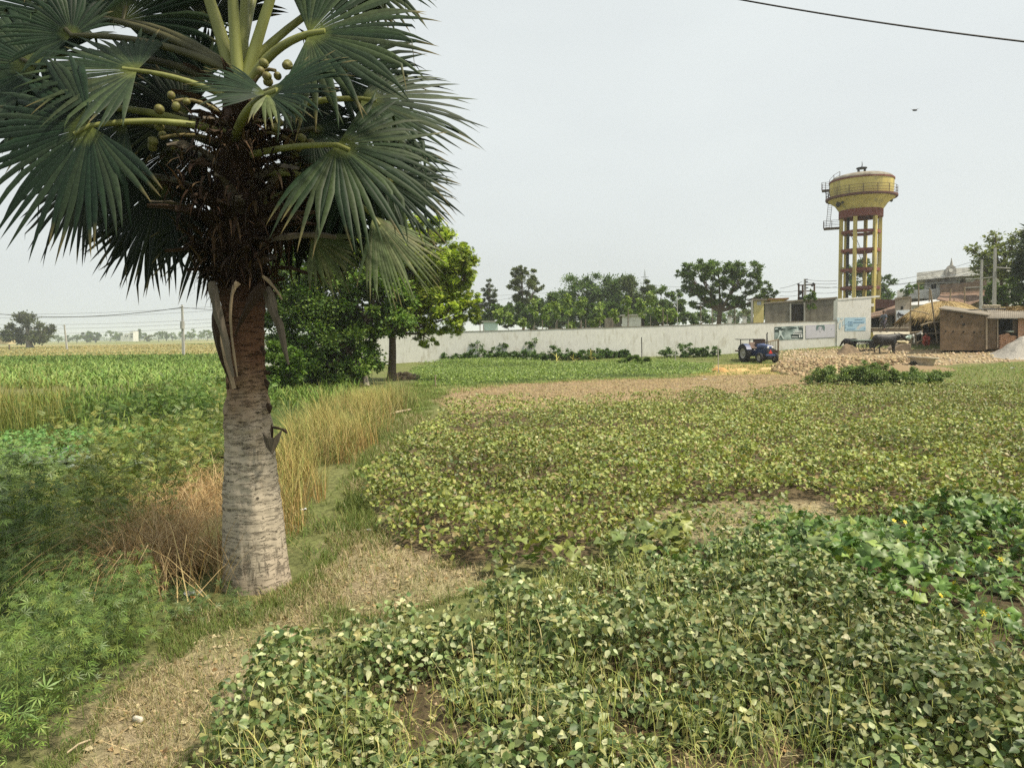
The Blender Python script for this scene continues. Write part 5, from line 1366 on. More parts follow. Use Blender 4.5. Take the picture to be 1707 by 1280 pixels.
m = MB(); on_blk(m, [(1408, 529.6), (1443, 529), (1443, 551.2), (1408, 552)], .006); m.build('board', sky_m, pt3, world=True)
m = MB()
for q in ([(1414, 536), (1421, 535.8), (1421, 536.6), (1414, 536.8)], [(1414, 542.6), (1421, 542.4), (1421, 543.2), (1414, 543.4)], [(1414, 536), (1414.8, 536), (1414.8, 543.2), (1414, 543.2)], [(1420.2, 536), (1421, 536), (1421, 543.2), (1420.2, 543.2)], [(1416, 539), (1417.2, 537.6), (1418.8, 537.8), (1419.6, 539.6), (1418.6, 541.4), (1416.8, 541.2)], [(1423, 536.6), (1440, 536.2), (1440, 538), (1423, 538.4)], [(1412, 548.4), (1425, 548), (1425, 548.8), (1412, 549.2)], [(1430.4, 541), (1432, 541), (1432, 542.4), (1430.4, 542.4)], [(1409, 541.5), (1411.5, 539), (1412, 539.6), (1409.6, 542.4)], [(1408.4, 546), (1410, 544), (1410.6, 545.8), (1409, 547.2)], [(1440.8, 546.6), (1442, 546.6), (1442, 548), (1440.8, 548)], [(1425, 532.5), (1438, 532), (1438, 533), (1425, 533.5)]):
    on_blk(m, q, .018)
m.build('printed_lines', blue_m, pt3, world=True)
m = MB()
for q in ([(1395, 529.8), (1400, 529.6), (1399.4, 534), (1397, 539), (1396, 534)], [(1401, 529.6), (1406.5, 529.6), (1405, 532), (1402, 533)], [(1399, 540), (1401, 536), (1402, 543), (1400.4, 549), (1398.4, 547)], [(1404, 536), (1407, 533), (1407.5, 541), (1404.6, 544)]):
    on_blk(m, q, .006)
m.build('paint_patches', nmat('flaking_blue_paint', (.44, .54, .58), .8, 3, .15), pt3, world=True)

# ------------------------------------------------------------------ water tower
TY = 90.0
tc0 = P(1431, 560, TY); tb = Vector((tc0.x, tc0.y, h1(tc0.x, tc0.y)))
tower = thing('water_tower', 'yellow and maroon elevated water tower on six columns', 'water tower', tb)
TU = TY / FPX * math.cos(math.atan2(tb.x, tb.y))      # off-axis things look wider in the picture
def tz_(py): return P(1431, py, TY).z - tb.z
RCOL = 33.2 * TU
view = math.atan2(tb.x, tb.y)
def ring_pt(k, r, z):
    a = rad(15 + 60 * k) + view
    return Vector((r * math.sin(a), r * math.cos(a), z))
ztop = tz_(353)
for k in range(6):
    m = MB(); c = ring_pt(k, RCOL, 0)
    a_ = -(rad(15 + 60 * k) + view)
    m.box((c.x, c.y, (ztop - .5) / 2 - .25), (.40, .40, ztop + .5), a_)
    m.build('column', yellow_m, tower, bevel=.03)
for py in (388, 418.5, 450.5, 480.5, 512):
    m = MB(); z = tz_(py)
    for k in range(6):
        a, b = ring_pt(k, RCOL, z), ring_pt(k + 1, RCOL, z)
        d = (b - a).normalized(); m.beam(a + d * .204, b - d * .204, .34, .36)
    m.build('ring_beam', maroon_m, tower)
m = MB().lathe([(RCOL - .28, tz_(364)), (RCOL + .26, tz_(364)), (RCOL + .26, tz_(351.5)), (RCOL - .28, tz_(351.5)), (RCOL - .28, tz_(364))], n=48, smooth=False); m.build('top_beam', maroon_m, tower)
m = MB().lathe([(0, tz_(353)), (RCOL + .2, tz_(352)), (RCOL + .25, tz_(351)), (44 * TU, tz_(341)), (54.5 * TU, tz_(334)), (56.5 * TU, tz_(332)), (0, tz_(331.5))], n=64); m.build('bowl', yellow_m, tower)
m = MB().lathe([(0, tz_(332.5)), (59 * TU, tz_(333)), (60 * TU, tz_(331.8)), (60 * TU, tz_(329.2)), (51 * TU, tz_(328.8)), (0, tz_(328.8))], n=64, smooth=False); m.build('gallery_slab', rust_maroon := nmat('stained_maroon', (.12, .055, .045), .85, 1.5, .4), tower)
m = MB().lathe([(51.5 * TU, tz_(328.9)), (53.2 * TU, tz_(318)), (53.6 * TU, tz_(303.8))], n=64)
m.build('tank', yellow_m, tower)
m = MB().lathe([(53.2 * TU, tz_(304)), (54.6 * TU, tz_(304)), (54.6 * TU, tz_(301.6)), (53 * TU, tz_(301.5))], n=64, smooth=False); m.build('rim', maroon_m, tower)
m = MB().lathe([(53.2 * TU * math.cos(t), tz_(301.8) + (tz_(289.5) - tz_(301.8)) * math.sin(t)) for t in np.linspace(0, math.pi / 2 - .001, 12)], n=64); m.build('dome', dome_m, tower)
m = MB(); zt = tz_(289.8)
for a in range(4): m.box((.5 * math.cos(a * 1.571 + .5), .5 * math.sin(a * 1.571 + .5), zt + .22), (.12, .12, .75))
m.lathe([(0, zt + .6), (.62, zt + .6), (.62, zt + .72), (0, zt + .78)], n=16)
m.build('roof_vent', iron_m, tower)
MB().tube([(0, 0, zt + .7), (.06, 0, zt + 1.1), (.02, 0, zt + 1.5)], [.07, .05, .015], 6).build('finial', iron_m, tower)
def railing(name, pts, h, mat, every=1, r=.03, rails=(1.0, .66, .33)):
    m = MB()
    for i, p in enumerate(pts):
        if i % every == 0: m.tube([p, p + Vector((0, 0, h))], r * 1.3, 5)
    for q in rails: m.tube([p + Vector((0, 0, h * q)) for p in pts], r * .8, 5)
    return m.build(name, mat, tower)
zg = tz_(329)
railing('gallery_railing', [Vector((59 * TU * math.cos(a), 59 * TU * math.sin(a), zg)) for a in np.linspace(0, 2 * math.pi, 49)], .95, rust_m, 3, .028, (1.0, .6, .25))
rx = Vector((math.cos(view), -math.sin(view), 0))          # to the right as seen from the road
fr = Vector((-math.sin(view), -math.cos(view), 0))         # towards the road
def landing(name, xa, xb, py, dep):
    z = tz_(py)
    a, b = rx * (xa * TU), rx * (xb * TU)
    m = MB(); m.beam(Vector((a.x, a.y, z)), Vector((b.x, b.y, z)), dep, .16); m.build(name, rust_m, tower)
    o = fr * (dep / 2)
    pts = [Vector((b.x, b.y, z)) + o, Vector((a.x, a.y, z)).lerp(Vector((b.x, b.y, z)), .5) + o, Vector((a.x, a.y, z)) + o, Vector((a.x, a.y, z)) - o, Vector((b.x, b.y, z)) - o]
    railing('landing_railing', pts, .95, rust_m, 1, .028, (1.0, .55))
landing('landing', -62, -34, 378, 1.4)
landing('landing', -66, -53, 313, 1.2)
railing('roof_railing', [rx * (-53 * TU) + Vector((0, 0, tz_(308))), rx * (-46 * TU) + Vector((0, 0, tz_(300.5))), rx * (-36 * TU) + Vector((0, 0, tz_(295.5)))], .95, rust_m, 1, .03, (1.0, .55))
def ladder(p0, p1, w, n):
    m = MB(); s = rx * (w / 2)
    m.tube([p0 - s, p1 - s], .03, 5); m.tube([p0 + s, p1 + s], .03, 5)
    for i in range(n):
        c = p0.lerp(p1, (i + .5) / n); m.tube([c - s, c + s], .02, 5)
    return m.build('ladder', rust_m, tower)
ladder(rx * (-55 * TU) + Vector((0, 0, tz_(377))), rx * (-51.5 * TU) + Vector((0, 0, tz_(335))), .45, 14)
ladder(rx * (-53.5 * TU) + fr * .8 + Vector((0, 0, tz_(329))), rx * (-57 * TU) + fr * .4 + Vector((0, 0, tz_(313))), .45, 8)
ladder(rx * (-12 * TU) + Vector((0, 0, tz_(392))), rx * (8 * TU) - fr * .5 + Vector((0, 0, tz_(440))), .45, 16)
MB().tube([rx * (-20.5 * TU) + Vector((0, 0, -.3)), rx * (-20.5 * TU) + Vector((0, 0, tz_(354)))], .17, 10).build('riser_pipe', iron_m, tower)
m = MB()
for (xx, py, s) in ((-37, 342, .30), (-30, 340, .16), (49, 338, .2)):
    a = rx * (xx * TU) + fr * math.sqrt(max(0, (47 * TU) ** 2 - (xx * TU) ** 2))
    m.ball(Vector((a.x, a.y, tz_(py))), (s, s, s * 1.2), 8, 6)
m.build('bee_comb', iron_m, tower)

# ------------------------------------------------------------------ buildings beyond the wall
def quad_house(name, label, Yf, x0, x1, ybot, ytop0, ytop1, depth, mat, group=None, roof=None, overhang=.25):
    """a block whose front stands at depth Yf between two pixel columns"""
    a, b = P(x0, ybot, Yf), P(x1, ybot, Yf)
    z0 = min(h1(a.x, Yf), h1(b.x, Yf)) - .3
    ta, tb2 = P(x0, ytop0, Yf).z, P(x1, ytop1, Yf).z
    r = thing(name, label, 'building', (a.x, Yf, h1(a.x, Yf)), 0, group)
    m = MB(); d = depth; k = a.x / Yf * d
    vs = [(a.x, Yf, z0), (b.x, Yf, z0), (b.x + k, Yf + d, z0), (a.x + k, Yf + d, z0), (a.x, Yf, ta), (b.x, Yf, tb2), (b.x + k, Yf + d, tb2), (a.x + k, Yf + d, ta)]
    m.add(vs, [(0, 1, 5, 4), (1, 2, 6, 5), (2, 3, 7, 6), (3, 0, 4, 7), (4, 5, 6, 7), (3, 2, 1, 0)]); m.build('wall', mat, r, world=True)
    if roof:
        o = overhang
        MB().prism([(a.x - o, Yf - o, ta + .004), (b.x + o, Yf - o, tb2 + .004), (b.x + o + k, Yf + d + o, tb2 + .004), (a.x - o + k, Yf + d + o, ta + .004)], (0, 0, .16)).build('roof', roof, r, world=True)
    return r, m
def panel(root, name, mat, Yf, x0, x1, y0, y1, proud=.03, thick=.05):
    p = [P(x0, y1, Yf - proud), P(x1, y1, Yf - proud), P(x1, y0, Yf - proud), P(x0, y0, Yf - proud)]
    return MB().prism(p, (0, thick, 0)).build(name, mat, root, world=True)

r, _ = quad_house('block_building', 'long grey unplastered building behind the white wall', 70, 1275, 1392, 545, 507, 498, 5, mortar_m, roof=coping_m, overhang=.12)
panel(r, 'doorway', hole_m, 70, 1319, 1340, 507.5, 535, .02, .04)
panel(r, 'pillar', grey_m, 70, 1316.6, 1319, 506, 540, .10, .1); panel(r, 'pillar', grey_m, 70, 1340, 1342.4, 504, 540, .10, .1)
r, _ = quad_house('yellow_building', 'small pale yellow building left of the grey building', 78, 1256, 1273, 545, 501, 501, 4, nmat('pale_yellow_paint', (.62, .53, .22), .85, 1, .12), roof=coping_m)
panel(r, 'shutter', nmat('grey_shutter', (.42, .44, .45), .6, 2, .1), 78, 1262, 1269, 502.5, 508.5)
r, _ = quad_house('yellow_building', 'yellow upper storey with brown eave peeping over the grey building', 86, 1284, 1307, 545, 500, 499, 5, nmat('deep_yellow_paint', (.62, .47, .13), .85, 1, .12), roof=nmat('brown_eave', (.24, .13, .06), .8, 2, .2), overhang=.4)
r, _ = quad_house('white_hut', 'small white hut with open dark door beyond the wall', 84, 1037, 1074, 550, 527, 526, 4, cream_m, roof=grey_m)
panel(r, 'doorway', hole_m, 84, 1069, 1074, 529, 545)
r, _ = quad_house('grey_shed', 'low grey shed joined to the left of the white hut', 85, 1008, 1036.5, 550, 531, 527, 3, mortar_m)
r, _ = quad_house('teal_hut', 'small pale turquoise hut between neem and tall tree', 100, 806, 830, 550, 537, 537, 3, nmat('pale_turquoise_paint', (.5, .6, .56), .8, 2, .1), roof=grey_m)
for i, px in enumerate((1216, 1241)):
    p = P(px, 545, 74); r = thing('gate_pillar', ['pale stubby pillar left of the yellow building', 'pale stubby pillar nearest the yellow building'][i], 'pillar', gz(p), 0, 'pale pillars behind the wall')
    zt = P(px, 528 + i * -1, 74).z - r.location.z
    MB().box((0, 0, zt / 2), (.34, .34, zt)).build('shaft', cream_m, r); MB().box((0, 0, zt + .05), (.44, .44, .1)).build('cap', coping_m, r)

# posts of the old fence above the wall
post_m = nmat('fence_post_wood', (.16, .13, .10), .9, 6, .3)
pp = [(800, 545), (806, 547), (889, 548), (904, 540), (928, 540), (968, 540), (976, 538), (1000, 540), (1020, 538), (1047, 520), (1105, 520), (1112, 530), (1168, 515), (1187, 520), (1225, 520)]
for i, (px, py) in enumerate(pp):
    Y = A.y + (px - 690) / 704 * (B.y - A.y) + 1.2
    b = gz(P(px, 545, Y)); t = P(px, py - 6, Y)
    o = MB().tube([b, Vector((b.x + .02, b.y, (b.z + t.z) / 2)), t], .035, 6).build('fence_post', post_m)
    tag(o, 'thin wooden fence post standing just behind the white wall', 'post', 'thin posts behind the wall')
for name, lab, cat, px, yb, yt, r_, mt in (('iron_post', 'dark upright post before the wall above the low crop', 'post', 1070, 598, 562, .035, iron_m), ('stake', 'pale thin stake beside the straw heap', 'stake', 1197.5, 622, 577, .022, ppost_m), ('stake', 'grey short stake before the largest wall bush', 'stake', 1126, 603, 579, .022, ppost_m), ('stake', 'pale short stake at the left end of the low crop', 'stake', 726, 645, 625, .03, bamboo_m)):
    b = G(px, yb); t = P(px - .5, yt, b.y)
    tag(MB().tube([b - Vector((0, 0, .1)), t], r_, 6).build(name, mt), lab, cat)
for i, (px, yb, yt) in enumerate(((928, 606, 582), (956, 606, 580), (985, 604, 582))):
    b = G(px, yb); r = b.y / FPX
    nb = NB(); N = 9
    blades(nb, np.full(N, b.x), np.full(N, b.y), np.full(N, b.z) + RNG.uniform(0, .5, N), RNG.uniform(.5, 1.1, N), np.full(N, .07), RNG.uniform(0, 1.0, N), RNG.uniform(0, 6.28, N), palette(N, ((.42, .38, .17), (.36, .33, .13)), .15), 3, .6)
    tag(nb.build('dry_stalk', DRY), ['pale dried maize stalk, left of three before the wall bushes', 'pale dried maize stalk, middle of three before the wall bushes', 'pale dried maize stalk, right of three before the wall bushes'][i], 'plant', 'dried maize stalks')

# ------------------------------------------------------------------ village houses on the right
HY = 82
wh = thing('white_house', 'two-storey old white house with stained parapet and round crest', 'house', gz(P(1528, 540, HY)))
def wpoly(root, name, mat, pts, Y, depth):
    q = [P(px, py, Y) for px, py in pts]
    x0 = min(p.x for p in q)                 # the sides run back along the sight line of the near left corner
    return MB().prism(q, (x0 / Y * depth, depth, 0)).build(name, mat, root, world=True)
wpoly(wh, 'wall', cream_m, [(1541, 465), (1700, 460), (1700, 545), (1541, 545)], HY, 7)
wpoly(wh, 'wall', cream_m, [(1496, 484), (1567, 482), (1567, 498), (1495, 498)], HY - 1.2, 1.1)
wpoly(wh, 'wall', mortar_m, [(1493, 498.2), (1567, 498.2), (1567, 545), (1493, 545)], HY - 1.0, .9)
wpoly(wh, 'roof_slab', cream_m, [(1528, 464.2), (1598, 458), (1700, 452), (1700, 455), (1598, 461), (1528, 466.8)], HY - 1.6, 9)
wpoly(wh, 'parapet', cream_m, [(1528.2, 454.6), (1576, 449.5), (1576, 459.4), (1528.2, 463.9)], HY - 1.5, .3)
wpoly(wh, 'parapet', cream_m, [(1594, 447), (1700, 440), (1700, 451), (1594, 457.6)], HY - 1.5, .3)
wpoly(wh, 'crest', nmat('stained_crest', (.34, .33, .30), .9, 2, .4), [(1576, 459.3), (1576, 449), (1578.5, 445), (1582, 442.6), (1586, 441.8), (1590, 443), (1593, 445.5), (1594, 448), (1594, 457.5)], HY - 1.7, .5)
wpoly(wh, 'emblem', white_m, [(1585 + 3.4 * math.cos(k * .785), 451 + 3.4 * math.sin(k * .785)) for k in range(8)], HY - 1.76, .05)
MB().tube([P(1586, 442.5, HY - 1.5), P(1586.2, 438, HY - 1.5), P(1586.3, 430, HY - 1.5)], [.18, .12, .02], 6).build('spire', grey_m, wh, world=True)
wpoly(wh, 'ledge', cream_m, [(1541, 472.3), (1600, 470), (1600, 471.3), (1541, 473.6)], HY - .5, .5)
for i, (x0, x1, y0, y1) in enumerate(((1544, 1551, 474, 481.5), (1552.5, 1560.5, 473, 481.5), (1565.5, 1574, 471.4, 474), (1592, 1600, 469, 473), (1601, 1610, 467.6, 472), (1626, 1634, 466, 471))):
    w_ = wpoly(wh, 'window', cream_m if i in (0, 3) else hole_m, [(x0, y1), (x1, y1 - .1), (x1, y0 - .1), (x0, y0)], HY - .04, .05)
    MB().beam(P((x0 + x1) / 2, y1, HY - .06), P((x0 + x1) / 2, y0, HY - .06), .06, .04).build('window_bar', grey_m, w_, world=False).location = -wh.location
for px in (1548, 1578, 1606): MB().box(P(px, 467.2, HY - .6), (.18, .5, .3)).build('bracket', coping_m, wh, world=True)
bw = thing('brick_house', 'raw brown brick upper wall in front of the white house', 'house', gz(P(1568, 540, 77)))
wpoly(bw, 'wall', oldbrick_m, [(1567, 474.2), (1600, 472.5), (1604, 471), (1622, 470), (1626, 467), (1643, 466), (1650, 472), (1650, 545), (1567, 545)], 77, 3)
wpoly(bw, 'lintel', grey_m, [(1608, 479), (1644, 477), (1644, 478.6), (1608, 480.6)], 76.97, .05)
th = thing('tiled_house', 'low mud house with long sloping clay tile roof', 'house', gz(P(1567, 540, 68)))
wpoly(th, 'wall', mud_m, [(1563, 505), (1608, 508), (1630, 500), (1644, 491), (1652, 498), (1652, 545), (1563, 545)], 70.4, 3)
e1, e2 = P(1562, 501, 68), P(1612, 511, 68); t1, t2 = P(1568, 492.4, 73), P(1651, 488.5, 73)
m = MB()
m.prism([e1, e2, P(1654, 494, 70.0), t2, t1], (0, 0, .14)); m.build('roof', tile_m, th, world=True)
m = MB(); m.tube([t1 + Vector((0, 0, .12)), t2 + Vector((0, 0, .12))], .14, 6); m.tube([e2 + Vector((0, 0, .08)), P(1654, 494, 70) + Vector((0, 0, .08))], .10, 6); m.build('roof_ridge', tile_m, th, world=True)
wpoly(th, 'doorway', hole_m, [(1640, 508), (1648, 508), (1648, 498), (1640, 500)], 70.36, .05)
lw = thing('lean_to', 'low pale shed with tin roof between the sign and the thatch', 'shed', gz(P(1520, 545, 66)))
wpoly(lw, 'wall', cream_m, [(1519, 509), (1566, 509), (1566, 545), (1519, 545)], 66, 2.5)
m = MB(); m.prism([P(1517, 509.5, 65.6), P(1566, 507.5, 65.6), P(1566, 499, 69), P(1519, 505, 69)], (0, 0, .05)); m.build('roof', nmat('grey_tin', (.42, .42, .41), .6, 2, .2), lw, world=True)
wpoly(lw, 'window', hole_m, [(1526, 516), (1532, 516), (1532, 513), (1526, 513)], 65.97, .04)
gm_ = thing('mud_house', 'tall grey-brown mud house carrying a white painted sign', 'house', gz(P(1492, 548, 64)))
wpoly(gm_, 'wall', plast_m, [(1492, 499.2), (1518, 496), (1518, 551), (1492, 551)], 64, 2.2)
wpoly(gm_, 'roof', coping_m, [(1491, 496.5), (1519, 493.5), (1519, 495.8), (1491, 499)], 63.8, 2.8)
wpoly(gm_, 'window', hole_m, [(1502, 516), (1505.6, 516), (1505.6, 511), (1502, 511)], 63.97, .04)
sg = thing('painted_sign', 'white sign with loose black script on the mud house', 'sign', P(1494, 536, 63.9))
wpoly(sg, 'board', nmat('sign_white', (.62, .66, .68), .7, 1.2, .1, second=(.42, .52, .66), second_scale=.9, second_lo=.5, second_hi=.7), [(1494.2, 535.5), (1507, 534), (1517, 532), (1517, 516.6), (1494.2, 517.6)], 63.93, .04)
m = MB()
def stroke(pts, r=.045): m.tube([P(px, py, 63.9) for px, py in pts], r, 5)
stroke([(1497.2, 529.5), (1496.6, 524), (1498.2, 520.2)]); stroke([(1499.2, 526.5), (1499, 522.6), (1500.6, 522), (1501, 524), (1499.4, 526.2), (1503.8, 526.4)]); stroke([(1501.2, 523.6), (1503, 525), (1505, 523.6)]); stroke([(1505, 523.8), (1506, 526), (1504.8, 527.6)]); stroke([(1498.4, 531), (1502, 530.6), (1503, 532.4), (1499, 533)]); stroke([(1500.4, 530.6), (1500.2, 533.4)])
m.build('lettering', iron_m, sg, world=True)
rb = thing('red_shop', 'dark maroon shop front behind the low tiled house', 'building', gz(P(1462, 540, 72)))
wpoly(rb, 'wall', nmat('dark_maroon_wall', (.085, .04, .032), .85, 2, .4), [(1459, 499), (1493, 499.5), (1493, 545), (1459, 545)], 72, 4)
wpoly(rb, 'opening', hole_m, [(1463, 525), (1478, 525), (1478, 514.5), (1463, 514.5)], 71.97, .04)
wpoly(rb, 'eave', rust_m, [(1462, 513), (1480, 512.6), (1480, 514), (1462, 514.4)], 71.2, .8)
lo = thing('tiled_hut', 'low mud hut with sagging clay roof behind the cyclist', 'hut', gz(P(1455, 548, 65)))
wpoly(lo, 'wall', plast_m, [(1450, 524), (1491.5, 517), (1491.5, 548), (1450, 548)], 66.2, 3)
e1, e2 = P(1448, 531.5, 65), P(1491.8, 524.6, 65); t1, t2 = P(1450, 524.5, 68), P(1491.8, 511.5, 68)
m = MB(); m.prism([e1, P(1470, 527.2, 65), e2, t2, P(1470, 519.5, 68), t1], (0, 0, .14)); m.build('roof', tile_m, lo, world=True)
for x0, x1, y0, y1 in ((1453.5, 1466, 530, 546), (1487.5, 1491.3, 527, 543)):
    wpoly(lo, 'doorway', hole_m, [(x0, y1), (x1, y1), (x1, y0), (x0, y0 + .8)], 66.17, .04)
wpoly(lo, 'plinth', mud_m, [(1484, 546.5), (1494, 542), (1517, 540), (1517, 546.6)], 63.3, .5)
# the low parapet beside the road
o = wpoly(None, 'roadside_wall', mud_m, [(1452, 548), (1516, 548), (1516, 553.2), (1452, 553.2)], 62.4, .35) if False else None
rw = thing('roadside_wall', 'low earthen wall edging the road behind the cyclist', 'wall', gz(P(1452, 553, 62.4)))
wpoly(rw, 'wall_face', mud_m, [(1450, 547.4), (1517, 546.8), (1517, 554), (1450, 554)], 62.4, .3)
wpoly(rw, 'coping', nmat('pale_coping', (.42, .39, .31), .9, 3, .15), [(1450, 546), (1517, 545.6), (1517, 546.6), (1450, 547.2)], 62.3, .5)
# raised road bed
rd = MB()
pl = [P(1455.5, 557.5, 58.5), P(1640, 557.5, 58.5), P(1640, 553, 62.2), P(1455.5, 553, 62.2)]
rd.prism(pl, (0, 0, -.04)); tag(rd.build('road', nmat('concrete_road', (.38, .345, .265), .95, 1, .15)), kind='structure')
bk = MB(); nb_ = 26; vs = []
for i in range(nb_ + 1):
    t = pl[0].lerp(pl[1], i / nb_); w_ = float(vnoise([t.x], [0], 1.1, 7)[0])
    for f in range(5):
        y_ = t.y + .02 - f * (.55 + .25 * w_)
        z_ = (t.z - .03) + (h1(t.x, y_) - .1 - t.z) * (f / 4) ** .8 if f else t.z - .01
        vs.append((t.x, y_, z_ + (.06 * (float(vnoise([t.x], [y_], .4, 8)[0]) - .5) if f else 0)))
    vs.append((t.x, t.y + .02, h1(t.x, t.y) - .2))
bk.add(vs, [(i * 6 + k, i * 6 + k + 1, i * 6 + 7 + k, i * 6 + 6 + k) for i in range(nb_) for k in range(5)], True)
tag(bk.build('road_bank_ground', nmat('bank_earth', (.27, .215, .13), .95, 3, .4, .6, 12)), kind='structure')

# ------------------------------------------------------------------ cattle-side hut with thatch, brick shed
HYT = 53.5
hut = thing('thatched_hut', 'open cattle shelter under a shaggy straw thatch', 'hut', gz(P(1540, 575, HYT)))
hu = HYT / FPX
hc = P(1572, 503, HYT + 2.2)
nb = NB()
# thatch: overlapping straw bundles over a dome, hanging past the eaves
N = 6500
t = RNG.random(N) ** .7; a = RNG.uniform(0, 2 * math.pi, N)
rx_, ry_ = 62 * hu, 2.9
def dome(t, a):
    x = hc.x + rx_ * t * np.cos(a) * np.where(np.cos(a) < 0, .98, .95); y = hc.y + ry_ * t * np.sin(a)
    z = hc.z - (23 * hu) * t ** 2.1 - .12 * np.sin(a * 5 + 1) * t
    return x, y, z
x, y, z = dome(t, a); x2, y2, z2 = dome(t + .16, a + RNG.normal(0, .03, N))
ax = np.stack([x2 - x, y2 - y, z2 - z], 1)
M = frames(ax, np.array([0, -.3, 1.0]) + .2 * RNG.normal(size=(N, 3))) * (RNG.uniform(.35, .75, N))[:, None, None]
STR_V = [(-.05, 0, 0), (.05, 0, 0), (.035, .6, .03), (0, 1, -.05), (-.035, .6, .03)]
nb.inst(STR_V, [(0, 1, 2, 3, 4)], M, np.stack([x, y, z + .02], 1), palette(N, ((.37, .29, .16), (.31, .235, .125), (.43, .345, .2), (.23, .17, .09)), .2))
N = 700
a = RNG.uniform(math.pi * .85, math.pi * 1.75, N); x, y, z = dome(np.full(N, 1.0) + RNG.uniform(-.08, .05, N), a)
M = frames(np.stack([np.cos(a) * .5, np.sin(a) * .4, -np.ones(N)], 1) + .25 * RNG.normal(size=(N, 3)), np.array([0, -1, .2]) + .2 * RNG.normal(size=(N, 3))) * RNG.uniform(.4, 1.0, N)[:, None, None]
nb.inst(STR_V, [(0, 1, 2, 3, 4)], M, np.stack([x, y, z], 1), palette(N, ((.34, .26, .14), (.27, .2, .10), (.18, .13, .07)), .2))
nb.build('thatch', DRY, hut, world=True)
m = MB(); vs, fs = [], []
for i in range(9):
    for k in range(24):
        q = dome(np.array([i / 8]), np.array([2 * math.pi * k / 24])); vs.append((q[0][0], q[1][0], q[2][0] - .06))
fs = [(i * 24 + k, i * 24 + (k + 1) % 24, (i + 1) * 24 + (k + 1) % 24, (i + 1) * 24 + k) for i in range(8) for k in range(24)]
m.add(vs, fs, True); m.build('thatch_bed', thatch_m, hut, world=True)
m = MB()
m.prism([P(1518, 530, HYT + 4), P(1570, 530, HYT + 4), P(1570, 572, HYT + 4), P(1518, 572, HYT + 4)], (0, .12, 0))
m.prism([P(1566, 530, HYT), P(1566.5, 575, HYT), P(1566.5, 575, HYT) + Vector((2.4, 4, 0)), P(1566, 530, HYT) + Vector((2.4, 4, 0))], (.1, 0, 0))
m.build('reed_wall', nmat('dark_reed_screen', (.055, .042, .030), .95, 12, .5, .4, 40, .1, stretch=(1, 1, .2)), hut, world=True)
for pts, r_ in (([(1518, 575), (1517.5, 545), (1518, 497)], .05), ([(1563, 572), (1557, 530), (1551, 484)], .06), ([(1537, 574), (1537.5, 555), (1538, 548)], .05), ([(1531, 516), (1531.5, 490), (1531, 472)], .045), ([(1549, 503), (1550, 480)], .045), ([(1583, 509), (1585, 482)], .05), ([(1590, 512), (1590.6, 498)], .04), ([(1608, 508), (1608, 478)], .05)):
    m = MB().tube([P(px, py, HYT - .25 if pts[0][1] > 560 else HYT + 2) for px, py in pts], r_, 6)
    m.build('pole', bamboo_m, hut, world=True)
for pts, r_ in (([(1535, 542.5), (1550, 538), (1566, 536.5)], .065), ([(1541, 556), (1566, 556)], .05), ([(1517, 517), (1540, 521), (1549, 524)], .04), ([(1560, 553), (1567, 553)], .05)):
    MB().tube([P(px, py, HYT - .4) for px, py in pts], r_, 6).build('rail', bamboo_m, hut, world=True)
# trestle with pale cloth and a tyre beneath
tr_ = thing('trestle', 'rough wooden trestle draped with pale sacking by the feeding buffalo', 'trestle', G(1525, 580))
YT = tr_.location.y
for pts in (([(1525.5, 555), (1527, 565), (1529, 577)]), ([(1537, 556), (1537, 572)]), ([(1528.5, 572), (1538, 566)]), ([(1519, 557), (1519.5, 575)])):
    MB().tube([P(px, py, YT) for px, py in pts], .05, 6).build('leg', bamboo_m, tr_, world=True)
MB().tube([P(1517, 555, YT), P(1538, 552.5, YT)], .06, 6).build('rail', bamboo_m, tr_, world=True)
def drape(name, pts, Y, mat, parent, depth=.5):
    vs, fs = [], []
    n = len(pts)
    for k, (dy, dz) in enumerate(((0, 0), (.12, .05), (.3, .03), (depth, -.1))):
        for i, (px, py) in enumerate(pts):
            p = P(px, py, Y); vs.append((p.x + .02 * math.sin(i * 2 + k), p.y + dy, p.z + dz + .03 * math.sin(i * 1.9 + k)))
    return None
cl1 = nmat('pale_green_cloth', (.46, .55, .49), .9, 3, .2); cl2 = nmat('grey_white_cloth', (.42, .41, .38), .9, 4, .25)
def cloth(name, pts, Y, mat, lab, thick=.06):
    p3 = [P(px, py, Y + .08 * math.sin(i * 2.2)) for i, (px, py) in enumerate(pts)]
    m = MB(); c = sum(p3, Vector()) / len(p3); c = c + Vector((0, -.12, .02))
    n = len(p3); vs = p3 + [c] + [p + Vector((0, thick, 0)) for p in p3] + [c + Vector((0, thick, 0))]
    fs = []
    for i in range(n):
        j = (i + 1) % n; fs += [(i, j, n), (n + 1 + j, n + 1 + i, 2 * n + 1), (i, n + 1 + i, n + 1 + j, j)]
    m.add(vs, fs, False); return tag(m.build(name, mat), lab, 'cloth')
cloth('cloth', [(1509, 563), (1513, 559.6), (1517, 558), (1521, 559), (1520, 562), (1517, 565.5), (1513, 565), (1510, 564.5)], YT - .2, cl1, 'pale green cloth hung beside the feeding buffalo')
cloth('sacking', [(1521, 557.5), (1524, 556.6), (1524.4, 560), (1525.4, 566), (1525, 571.6), (1523.2, 571.4), (1522.6, 565), (1521.2, 563)], YT - .12, cl2, 'narrow strip of white sacking hanging from the trestle')
cloth('sacking', [(1527, 557), (1531, 555.5), (1536.6, 551.4), (1537.2, 554.2), (1539, 556.2), (1537, 558), (1532, 556.8), (1528.6, 558.8)], YT - .1, cl2, 'crumpled grey sacking bundled along the top of the trestle')
ty = thing('old_tyre', 'old dark tyre leaning under the trestle', 'tyre', P(1533, 563, YT + .3))
